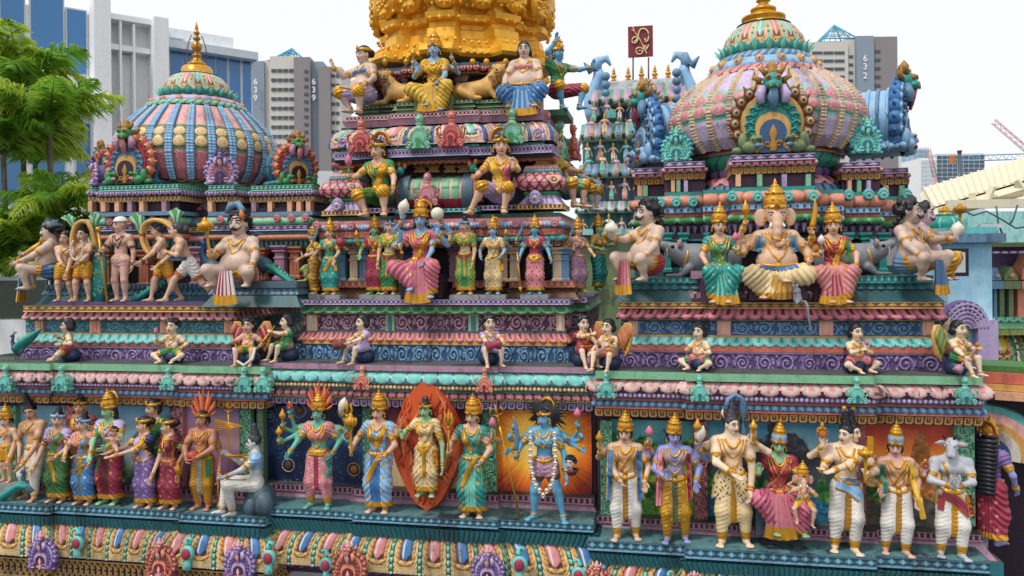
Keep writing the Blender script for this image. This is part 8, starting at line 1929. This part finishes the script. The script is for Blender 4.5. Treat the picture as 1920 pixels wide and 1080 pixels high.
for x,s in ((1126,-1),(1283,1)):
 mb=MB();p=np.array([gx(x),GY-.1,zat(1200,218,GY)]);t=np.linspace(0,1,9);tube(mb,np.column_stack([p[0]+s*(.12+.1*np.sin(t*5)),p[1]+0*t,p[2]+1.25*t]),np.linspace(.24,.13,9),8,0);tube(mb,p+np.array([(s*.1,0,1.25),(s*.02,0,1.5),(-s*.2,0,1.55),(-s*.3,0,1.36)]),[.17,.14,.1,.03],7,0);tube(mb,p+np.array([(s*.2,-.1,1.2),(s*.4,-.1,1.45)]),[.12,.02],6,1)
 for i in range(5):ball(mb,p+(-s*.18,-.2,.15+.22*i),.12,8,6,1)
 obj('roof_horn',mb,['blue_lt','steel'],gp)
for x,y in ((1151,158),(1178,157),(1203,155),(1228,154),(1253,152)):p=at(x,y,GY+1);finial(gp,p,33*mpp(p),5*mpp(p))
bp=at(1212,214,GY-.5);nasi(gp,bp,46*mpp(bp),np.eye(3),['steel','gold_dark','steel','rose','blue_lt','navy','green','teal','ochre','gold_dark','coral'],.8)
for x in (1146,1254):p=at(x,222,GY-.45);nasi(gp,p,15*mpp(p),np.eye(3),N5,.3,crest=False)
# red sign on two poles
sg=th('sign_board','dark red sign board with gold symbols on two thin poles above the far gate tower','sign',at(1200,160,GY+.9));p0,p1=at(1178,108,GY+.9),at(1224,48,GY+.9);mb=MB();box(mb,(p0[0],GY+.86,p0[2]),(p1[0],GY+.94,p1[2]));obj('board',mb,['plaque_red'],sg,flat=True)
mb=MB();q=mpp(p0);S2=lambda x,y:np.array(at(x,y,GY+.83))
def stroke(pts,w):P=np.array([S2(*p) for p in pts]);t=np.linspace(0,len(P)-1,30);Q=np.stack([np.interp(t,range(len(P)),P[:,k]) for k in range(3)],1);[Q.__setitem__(slice(1,-1),(Q[:-2]+Q[1:-1]*2+Q[2:])/4) for _ in range(2)];tube(mb,Q,w*q,6,0)
stroke([(1189,78),(1194,76),(1195,70),(1190,68),(1185,72),(1184,80),(1190,83),(1198,76),(1196,62),(1200,54),(1208,52),(1216,58),(1218,70),(1213,80),(1208,78),(1210,72)],1.5)
stroke([(1187,56),(1200,74),(1213,101)],1.1);stroke([(1186,50),(1190,58),(1184,56)],1.);stroke([(1206,92),(1198,88),(1192,92),(1193,100),(1200,103),(1206,98),(1206,86),(1213,86),(1210,94),(1214,90),(1216,84)],1.3);stroke([(1197,95),(1203,95)],1.2);obj('symbols',mb,['cream'],sg)
for x in (1187,1216):mb=MB();tube(mb,[at(x,108,GY+.9),at(x,162,GY+.9)],.022,6,0);obj('pole',mb,['brown'],sg)
def flatten(root):
 mb=MB();mats=[]
 for o in list(root.children):
  me=o.data;co=np.empty(len(me.vertices)*3,np.float32);me.vertices.foreach_get('co',co);base=[]
  for m_ in me.materials:base.append(mats.index(m_) if m_ in mats else (mats.append(m_),len(mats)-1)[1])
  lt=np.empty(len(me.polygons),np.int32);me.polygons.foreach_get('loop_total',lt);mi=np.empty(len(lt),np.int32);me.polygons.foreach_get('material_index',mi);lv_=np.empty(len(me.loops),np.int32);me.loops.foreach_get('vertex_index',lv_);ls=np.r_[0,np.cumsum(lt)[:-1]];n0=mb.n;mb.V.append(co.reshape(-1,3));mb.n+=len(me.vertices)
  for k,A,B in ((4,mb.Q,mb.mq),(3,mb.T,mb.mt)):
   s_=lt==k
   if s_.any():A.append(lv_[ls[s_][:,None]+np.arange(k)]+n0);B.append(np.asarray(base)[mi[s_]])
  D.objects.remove(o)
 nm,lb,gr,loc=root.name,root['label'],root.get('group'),tuple(root.location);D.objects.remove(root);FIGS.pop()
 o=obj(nm,mb,mats,None,False,1.,label=lb,category='statuette',group=gr);o.location=loc;return o
PR=[]
for i,(lb,kw) in enumerate((('small statue in pale blue skirts standing in the tiers of the far gate tower',dict(sex='f',skin='skin_blue',low='skirt',lowc=('blue_lt','gold','blue_lt','gold'),up='blouse',upc=('turq','gold'))),('small statue in a white wrap standing in the tiers of the far gate tower',dict(low='dhoti',lowc=('white','gold','white','gold'))),('small statue in pink skirts standing in the tiers of the far gate tower',dict(sex='f',skin='skin_cream',low='skirt',lowc=('rose_lt','gold','rose','gold'),up='blouse',upc=('lilac','gold'))),('small statue in mint green skirts standing in the tiers of the far gate tower',dict(sex='f',skin='skin_pale',low='skirt',lowc=('mint','ochre','mint','gold'),up='blouse',upc=('offwhite','gold'))))):
 PR.append(flatten(figure(lb,1110+30*i,GY-.35,zat(1200,232,GY),36,arms=[(-1,(-10,4,18+4*i),'rest'),(1,(9,4,24-4*i),'up')],hair='bob',crown='kirita',cell=1.1,neck=1,name='statuette',group='small statues on the far gate tower',**kw)))
used=set()
for yb,x0,n,st in ((231,1114,8,24),(307,1102,9,24),(377,1098,9,24.5),(445,1094,10,24),(262,1109,8,25),(332,1104,8,26)):
 for j in range(n):
  k=(j*3+int(yb))%4;o=PR[k] if k not in used else PR[k].copy()
  if k in used:COL.objects.link(o)
  used.add(k);o.location=onz(x0+st*j,zat(1200,yb,GY),GY-(.40 if yb not in (262,332) else .62));o.scale=[1.+.12*((j*7+int(yb))%5-2)/2]*3
# ---- small shrine, wall and shelter at the right
sh_=th('side_shrine','blue and lilac side shrine with teal pot domes at the far right','shrine',at(1830,700,2.6)*(1,1,0))
W=Wall(1760,10.2,0)
def wb(nm,x0,x1,y0,y1,o,m,par=sh_,dep=1.):mb=MB();W.box(mb,x0,x1,y0,y1,o,dep);return obj(nm,mb,[m],par,flat=True)
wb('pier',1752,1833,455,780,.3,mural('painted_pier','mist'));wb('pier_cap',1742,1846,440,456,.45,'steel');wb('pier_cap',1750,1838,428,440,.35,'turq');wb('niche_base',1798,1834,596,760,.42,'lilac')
mb=MB();s,z=W.sz(1778,612);t=np.linspace(0,PI,24);r=45*10.2/FP;prism(mb,np.column_stack([s+r*np.cos(t),z+r*1.15*np.sin(t)]),-.40,-.2,0,W.M4(),bev=.06)
for k in range(1,7):tube(mb,[(s+r*k/7*math.cos(a),-.41,z+r*1.15*k/7*math.sin(a)) for a in t],.018,6,1,W.M4())
for a in t[1:-1:2]:tube(mb,[(s+r*k*math.cos(a),-.41,z+r*1.15*k*math.sin(a)) for k in (.15,.95)],.014,6,1,W.M4())
obj('arch_panel',mb,['purple','lilac'],sh_)
def potdome(x,y0,y1,w,c):
 s,z=W.sz(x,y0);q=10.2/FP;H=(y0-y1)*q;w*=q;mb=MB();lathe(mb,[(.42*w,0),(.5*w,.03*H),(.5*w,.10*H),(.36*w,.14*H),(.40*w,.2*H),(.5*w,.34*H),(.48*w,.46*H),(.36*w,.58*H),(.22*w,.66*H),(.26*w,.69*H),(.2*w,.72*H)],16,0,W.M4() @ mat4((s,.3,z)))
 for k in range(8):a=k*PI/4;tube(mb,[(s+w*r_*math.cos(a),.3+w*r_*math.sin(a),z+H*h) for r_,h in ((.42,.2),(.52,.34),(.5,.46),(.37,.58))],w*.035,5,1,W.M4())
 lathe(mb,[(.2*w,.72*H),(.16*w,.78*H),(.2*w,.82*H),(.08*w,.88*H),(.1*w,.92*H),(0,1.*H)],12,2,W.M4() @ mat4((s,.3,z)));obj('pot_dome',mb,[c,'mint','gold'],sh_)
potdome(1796,440,382,62,'teal')
W=Wall(1830,12,0);wl=th('boundary_wall','purple boundary wall with a green ledge and small colored niches at the far right'.replace('colored','coloured'),'wall',W.P)
for nm,x0,x1,y0,y1,o,m in (('wall',1826,2030,462,620,0,'purple_dk'),('coping',1820,2030,455,463,.3,'olive'),('ledge',1826,2030,601,612,.4,'green_lt'),('ledge',1826,2030,612,622,.3,'olive'),('base',1826,2030,690,1000,.1,'plum_dk')):wb(nm,x0,x1,y0,y1,o,m,wl)
def niche(x,y0,y1,w,c):
 for i,(a,b,hw,o) in enumerate(((y0,y0-8,.5,.36),(y0-8,y0-60,.16,.25))):
  for e in ((0,) if i==0 else (-.28,.28)):mb=MB();W.box(mb,x+w*(e-hw if i==0 else e-.14),x+w*(e+hw if i==0 else e+.14),b,a,o,.1);obj('niche_pillar' if i else 'niche_foot',mb,[c],wl,flat=True)
 mb=MB();W.box(mb,x-w*.55,x+w*.55,y0-74,y0-60,.4,.1);s,z=W.sz(x,y0-74);q=12/FP;prism(mb,np.array([(-.5,0),(.5,0),(.42,.35),(.2,.62),(.1,.85),(0,1),(-.1,.85),(-.2,.62),(-.42,.35)])*(w*q,(y0-74-y1)*q)+(s,z),-.36,-.1,0,W.M4(),bev=.1);ball(mb,(s,-.38,z+(y0-74-y1)*q*.35),w*q*.16,8,6,1,W.M4());obj('niche_top',mb,[c,'ochre'],wl)
niche(1868,600,498,30,'olive');niche(1908,600,462,46,'salmon');niche(1842,600,500,20,'steel')
mb=MB();s0,z0=W.sz(1832,686);s1,z1=W.sz(2000,622);mb=band([(s0,0),(s1,0)],z1,z0,'kapota',mo_cloth,.5,24,20,1.,reach=.35);Mx=W.M4();V=np.concatenate(mb.V) @ Mx[:3,:3].T+Mx[:3,3];mb.V=[V];obj('leaf_roll',mb,['teal','cream','yellow','crimson','ochre','brown','green_dk','offwhite'],wl)
sh=MB();s,z=W.sz(1878,455);q=12/FP;lathe(sh,[(r*q,z+h*q) for r,h in ((20,0),(22,4),(16,8),(21,18),(20,26),(13,34),(9,38))],14,0,W.M4() @ mat4((s,.4,0)));obj('pot_dome',sh,['teal'],wl)
p=at(1788,492,1.9);fl=th('floodlight','black square floodlight fixed beside the right end guardian','floodlight',p);q=mpp(p);mb=MB();box(mb,p+(-26*q,0,-26*q),p+(26*q,.07,26*q));obj('housing',mb,['black'],fl,flat=True);mb=MB();box(mb,p+(-20*q,-.006,-19*q),p+(20*q,0,19*q));obj('lens',mb,['frame_grey'],fl,flat=True)
# cream shelter roof
sr=th('shelter','cream metal shelter roof on posts at the far right','shelter',at(1850,700,6)*(1,1,0))
A_,B_,C_,E_=at(1752,388,5.2),at(2080,292,4.6),at(2080,246,8.),at(1732,352,8.5)
mb=MB();n=26
for i in range(n):
 f0,f1=i/n,(i+1)/n;P=[A_+(B_-A_)*f0,A_+(B_-A_)*f1,E_+(C_-E_)*f1,E_+(C_-E_)*f0];up=np.array([0,0,0.])
 mb.add(np.array(P)+up,[(0,1,2,3)],0);mb.add(np.array(P)+up-(0,0,.05),[(3,2,1,0)],0)
for i in range(n+1):tube(mb,[A_+(B_-A_)*i/n+(0,0,.01),E_+(C_-E_)*i/n+(0,0,.01)],.018,5,0)
obj('roof',mb,['cream_roof'],sr,flat=True)
for x0,y0,x1,y1 in ((1905,338,1940,384),(1862,350,1846,384),(1822,362,1826,384),(1960,330,1930,384)):mb=MB();tube(mb,[at(x0,y0,4.85),at(x1,y1,4.85)],.05,4,0);obj('strut',mb,['cream_roof'],sr,flat=True)
for a,b,r in ((A_,B_,.09),(E_,C_,.08),(A_,E_,.07),((A_+B_)/2,(E_+C_)/2,.06),(A_*.25+B_*.75,E_*.25+C_*.75,.06)):mb=MB();tube(mb,[a-(0,0,.12),b-(0,0,.12)],r,4,0);obj('beam',mb,['cream_roof'],sr,flat=True)
mb=MB();a,b=at(1775,384,4.8),at(2040,384,4.8);box(mb,(a[0],4.75,a[2]-.06),(b[0],4.85,a[2]+.06));obj('beam',mb,['cream_roof'],sr,flat=True)
for x in (1770,1990):p=at(x,390,4.85);mb=MB();box(mb,(p[0]-.06,4.8,0),(p[0]+.06,4.92,p[2]));obj('post',mb,['cream_roof'],sr,flat=True)
W=Wall(1780,30,0);g=th('far_hoarding','pale blue hoarding seen under the cream shelter roof','hoarding',W.P);wb('panel',1770,2050,396,470,0,'turq_lt',g);wb('panel',1770,2050,470,700,-.1,'slate',g)
# coloured strips of the stall roof low at the right
W=Wall(1850,8.2,-.55);g=th('lower_shrine','dark lower shrine with striped cornice strips at the right edge','shrine',W.P)
for nm,x0,x1,y0,y1,o,m in (('strip',1846,2100,702,722,.12,'coral'),('strip',1843,2100,723,734,.18,'ochre'),('strip',1840,2100,735,750,.24,'peach'),('strip',1838,2100,690,701,.05,'leaf_green'),('wall',1850,2100,751,1180,.0,'plum_dk')):wb(nm,x0,x1,y0,y1,o,m,g,.5)
mb=MB();s,z=W.sz(1850,842);t=np.linspace(-.2,PI,26)
for k,(r,m) in enumerate(((100,0),(86,1),(70,2),(56,3),(40,4))):r*=8.2/FP;prism(mb,np.column_stack([s+r*np.cos(t),z-.02+r*.9*np.sin(t)]),-.1-.03*k,.3,m,W.M4(),bev=.04)
obj('side_arch',mb,['turq','rose_lt','ochre','offwhite','blue_dk'],g)
# salmon roofs between the towers and green back wall
W=Wall(590,34,.1);g=th('low_house','low salmon roofed house between the left and middle towers','house',W.P);wb('wall',560,660,352,700,0,'peach',g,6);wb('gable',585,625,322,352,.3,'far_white',g,2)
mb=MB();s0,z=W.sz(556,352);s1,_=W.sz(664,352);mb.add([(s0,-1.2,z-1.2),(s1,-1.2,z-1.2),(s1,2,z+.4),(s0,2,z+.4)],[(0,1,2,3)],0,W.M4());obj('roof',mb,['salmon'],g,flat=True)
W=Wall(1060,17,.05);g=th('back_wall','dull green back wall between the middle and right towers','wall',W.P);wb('wall',1030,1200,440,800,0,'olive',g,.4);wb('coping',1025,1205,430,441,.2,'turq_lt',g,.6)
# terrace wall and glass rail at left
W=Wall(-40,12.5,.1);g=th('terrace_wall','white curved terrace wall under a glass rail at the left edge','wall',W.P);wb('wall',-60,66,600,1000,0,'wall_white',g,.5)
paint('rail_glass','3c4a40',.08,.05,.1,spec=.7);f=wb('rail_panel',-60,78,526,598,-.1,'rail_glass',g,.16);wb('rail_top',-60,80,519,526,0,'frame_grey',g,.3)
# ---- palms
paint('frond','7cab3a',.5,.05,.3);paint('frond_dark','4f8434',.5,.05,.3);paint('frond_yellow','b2c84a',.5,.05,.3);paint('palm_bark','6a6152',.9,.4)
m=M('frond')
for nm in ('frond','frond_dark','frond_yellow'):
 m=M(nm);N,L=m.node_tree.nodes,m.node_tree.links;tr=N.new('ShaderNodeBsdfTranslucent');mx=N.new('ShaderNodeMixShader');mx.inputs[0].default_value=.55;b=N['Principled BSDF'];gsrc=b.inputs['Base Color'].links[0].from_socket;L.new(gsrc,tr.inputs['Color']);L.new(b.outputs[0],mx.inputs[1]);L.new(tr.outputs[0],mx.inputs[2]);L.new(mx.outputs[0],N['Material Output'].inputs['Surface'])
def palm(label,px,Y,ytop,spread,seed,nf=11):
 r=random.Random(seed);t=at(px,ytop,Y);q=mpp(t);root=empty('palm_tree',(t[0]+.2,Y,0),label=label,category='palm tree',group='palm trees by the white building');mb=MB()
 zz=np.linspace(0,1,12);tube(mb,np.column_stack([t[0]+.2*(1-zz),0*zz+Y,zz*t[2]]),.075-.035*zz,8,0)
 for k in range(1,30):z=k/30;torus(mb,(t[0]+.2*(1-z),Y,z*t[2]),(0,0,1),.077-.035*z,.006,0,8,4)
 obj('trunk',mb,['palm_bark'],root)
 for i in range(nf):
  a=2*PI*i/nf+r.uniform(-.3,.3);el=r.uniform(.45,1.42);L=spread*q*r.uniform(.75,1.15);mb=MB();s=np.linspace(0,1,26);dr=r.uniform(.55,1.25)
  R_=L*(s*math.cos(el)+.12*s**2);Zh=L*(s*math.sin(el)-dr*.55*s**2.2);P=np.column_stack([t[0]+R_*math.cos(a),Y+R_*math.sin(a),t[2]-.1+Zh]);tube(mb,P,.016*(1-s*.8),5,1)
  T_=np.gradient(P,axis=0);T_/=np.linalg.norm(T_,axis=1,keepdims=True);sd=np.cross(T_,(0,0,1));sd/=np.linalg.norm(sd,axis=1,keepdims=True);c=r.choice((0,0,2,2))
  V,F,mi=[],[],[]
  for k in np.arange(3,26,.5):
   f=k%1;k0=min(int(k),24);p=P[k0]*(1-f)+P[k0+1]*f;w=L*.30*math.sin(PI*min(1,.18+.8*k/26))*r.uniform(.85,1.1)
   for e in (-1,1):
    d=unit(sd[k0]*e+T_[k0]*.85+np.array([0,0,.25-1.0*r.random()]));wd=T_[k0]*.014*(L/.9);m_=p+d*w*.5+(0,0,.02);tp=p+d*w-(0,0,.30*w);n=len(V);V+=[p-wd*.5,p+wd*.5,m_+wd*.9,m_-wd*.9,tp];F.append((n,n+1,n+2,n+3));mi.append(c if r.random()<.85 else 1);F.append((n+3,n+2,n+4,n+4));mi.append(c)
  mb.add(np.array(V),np.array(F),mi);obj('frond',mb,['frond','frond_dark','frond_yellow'],root)
for i,(lb,px,Y,yt,sp) in enumerate((('tall palm tree with bright yellow green fronds at the top left corner',40,5.2,165,185),('palm tree leaning its fronds out beside the left dome',92,4.6,235,170),('palm tree with drooping dark fronds at the left edge',6,4.2,280,180),('short palm tree low behind the guardian in profile',116,4.2,385,140),('short palm tree at the left edge above the glass rail',46,3.8,455,165),('slim palm tree between the taller ones at left',66,5.6,300,165),('low palm tree with fronds drooping over the terrace wall',16,4.0,505,165),('leafy palm tree just left of the left tower',140,4.8,440,130),('palm tree whose fronds touch the guardian in profile',84,4.4,500,145))):palm(lb,px,Y,yt,sp,11+i,18)
def bush(label,px,Y,Z,w,h,n,seed):
 r=random.Random(seed);p=onz(px,Z,Y);V,F,mi=[],[],[]
 for i in range(n):
  a,b,c=r.uniform(-1,1),r.uniform(-1,1),r.random();
  if a*a+b*b>1-.5*c:continue
  q=np.array([p[0]+a*w,Y+b*w*.6,Z+c*h*(1+.3*math.sin(a*6+b*4))]);d=unit(np.array([r.uniform(-1,1),r.uniform(-1,.3),r.uniform(-.2,1)]));s=unit(np.cross(d,(r.random(),.3,.7)))*.035;k=len(V);L=r.uniform(.10,.2);V+=[q-s*.2,q+d*L*.5-s,q+d*L,q+d*L*.5+s];F.append((k,k+1,k+2,k+3));mi.append(r.randrange(3))
 mb=MB();mb.add(np.array(V),np.array(F),mi);obj('shrub',mb,['frond_dark','frond','leaf_green'],label=label,category='shrub')
bush('dark leafy shrub behind the glass rail at left',60,6.5,4.2,1.9,1.9,2600,4);bush('leafy shrub below the palms at the left edge',0,6.0,4.4,1.4,2.3,1800,5)
W=Wall(1830,12,0)
for nm,y0,y1,mo,m in (('petal_course',590,601,mo_petal,('mint','green_lt','teal','green_dk')),('scroll_course',612,624,mo_scroll,('olive','lime','yellow')),('bead_course',470,477,mo_bead,('lilac','plum'))):
 s0,z0=W.sz(1828,y1);s1,z1=W.sz(2000,y0);mb=band([(s0,-.42),(s1,-.42)],z1,z0,'flat',mo,.13,12,10);Mx=W.M4();mb.V=[np.concatenate(mb.V) @ Mx[:3,:3].T+Mx[:3,3]];obj(nm,mb,list(m),wl)
for i,pts in enumerate(([(1800,392),(1826,404),(1850,396),(1876,410),(1905,428),(1960,420)],[(1868,386),(1872,420),(1880,440)],[(1908,384),(1900,410),(1894,420)])):mb=MB();tube(mb,[at(x,y,4.7) for x,y in pts],.012,5,0);obj('cable',mb,['slit'],sr)
mb=MB();p0,p1=at(1838,424,4.7),at(1880,418,4.75);box(mb,(p0[0],4.68,p0[2]-.03),(p1[0],4.78,p0[2]+.03));obj('lamp_tube',mb,['frame_grey'],sr,flat=True)
# ---------------------------------------------------------------- ground, sky, light, camera
mb=MB();mb.add([(-600,-400,0),(600,-400,0),(600,900,0),(-600,900,0)],[(0,1,2,3)],0)
paint('asphalt','55565a',.9,.5,.15,bump=.3)
obj('ground',mb,['asphalt'],kind='structure')
w=D.worlds.new('World');SC.world=w;w.use_nodes=True
N,L=w.node_tree.nodes,w.node_tree.links;bg=N['Background']
SUN_EL,SUN_AZ=math.radians(58),math.radians(215)
sky=N.new('ShaderNodeTexSky');sky.sky_type='NISHITA';sky.sun_disc=False;sky.sun_elevation=SUN_EL;sky.sun_rotation=SUN_AZ;sky.dust_density=4;sky.air_density=1.2
cl=N.new('ShaderNodeMix');cl.data_type='RGBA';cl.inputs[0].default_value=.86;cl.inputs[7].default_value=(10.3,10.4,10.7,1)
L.new(sky.outputs[0],cl.inputs[6]);L.new(cl.outputs[2],bg.inputs['Color']);bg.inputs['Strength'].default_value=.083
sl=D.lights.new('sun','SUN');sl.energy=1.5;sl.angle=math.radians(10);sl.color=(1,.95,.88)
so=D.objects.new('sun',sl);COL.objects.link(so)
d=Vector((-math.sin(SUN_AZ)*math.cos(SUN_EL)*-1,-math.cos(SUN_AZ)*math.cos(SUN_EL)*-1,math.sin(SUN_EL)))
d=Vector((math.sin(SUN_AZ)*math.cos(SUN_EL),math.cos(SUN_AZ)*math.cos(SUN_EL),math.sin(SUN_EL)))
so.rotation_euler=d.to_track_quat('Z','Y').to_euler();so.location=(0,-10,30)
cam=D.cameras.new('camera');co=D.objects.new('camera',cam);COL.objects.link(co);SC.camera=co
cam.sensor_width=36;cam.lens=FP/1920*36;cam.shift_y=-(540-PY0)/1920;cam.clip_end=3000;cam.clip_start=.05
Xc=math.cos(RHO)*RT-math.sin(RHO)*UP;Yc_=math.sin(RHO)*RT+math.cos(RHO)*UP
Mc=np.eye(4);Mc[:3,0]=Xc;Mc[:3,1]=Yc_;Mc[:3,2]=-FW;Mc[:3,3]=CAM
co.matrix_world=Matrix(Mc.tolist())
SC.view_settings.view_transform='Standard';SC.view_settings.look='None';SC.view_settings.exposure=.36;SC.view_settings.gamma=1
SC.cycles.max_bounces=4;SC.cycles.diffuse_bounces=3;SC.cycles.glossy_bounces=2;SC.cycles.use_denoising=True
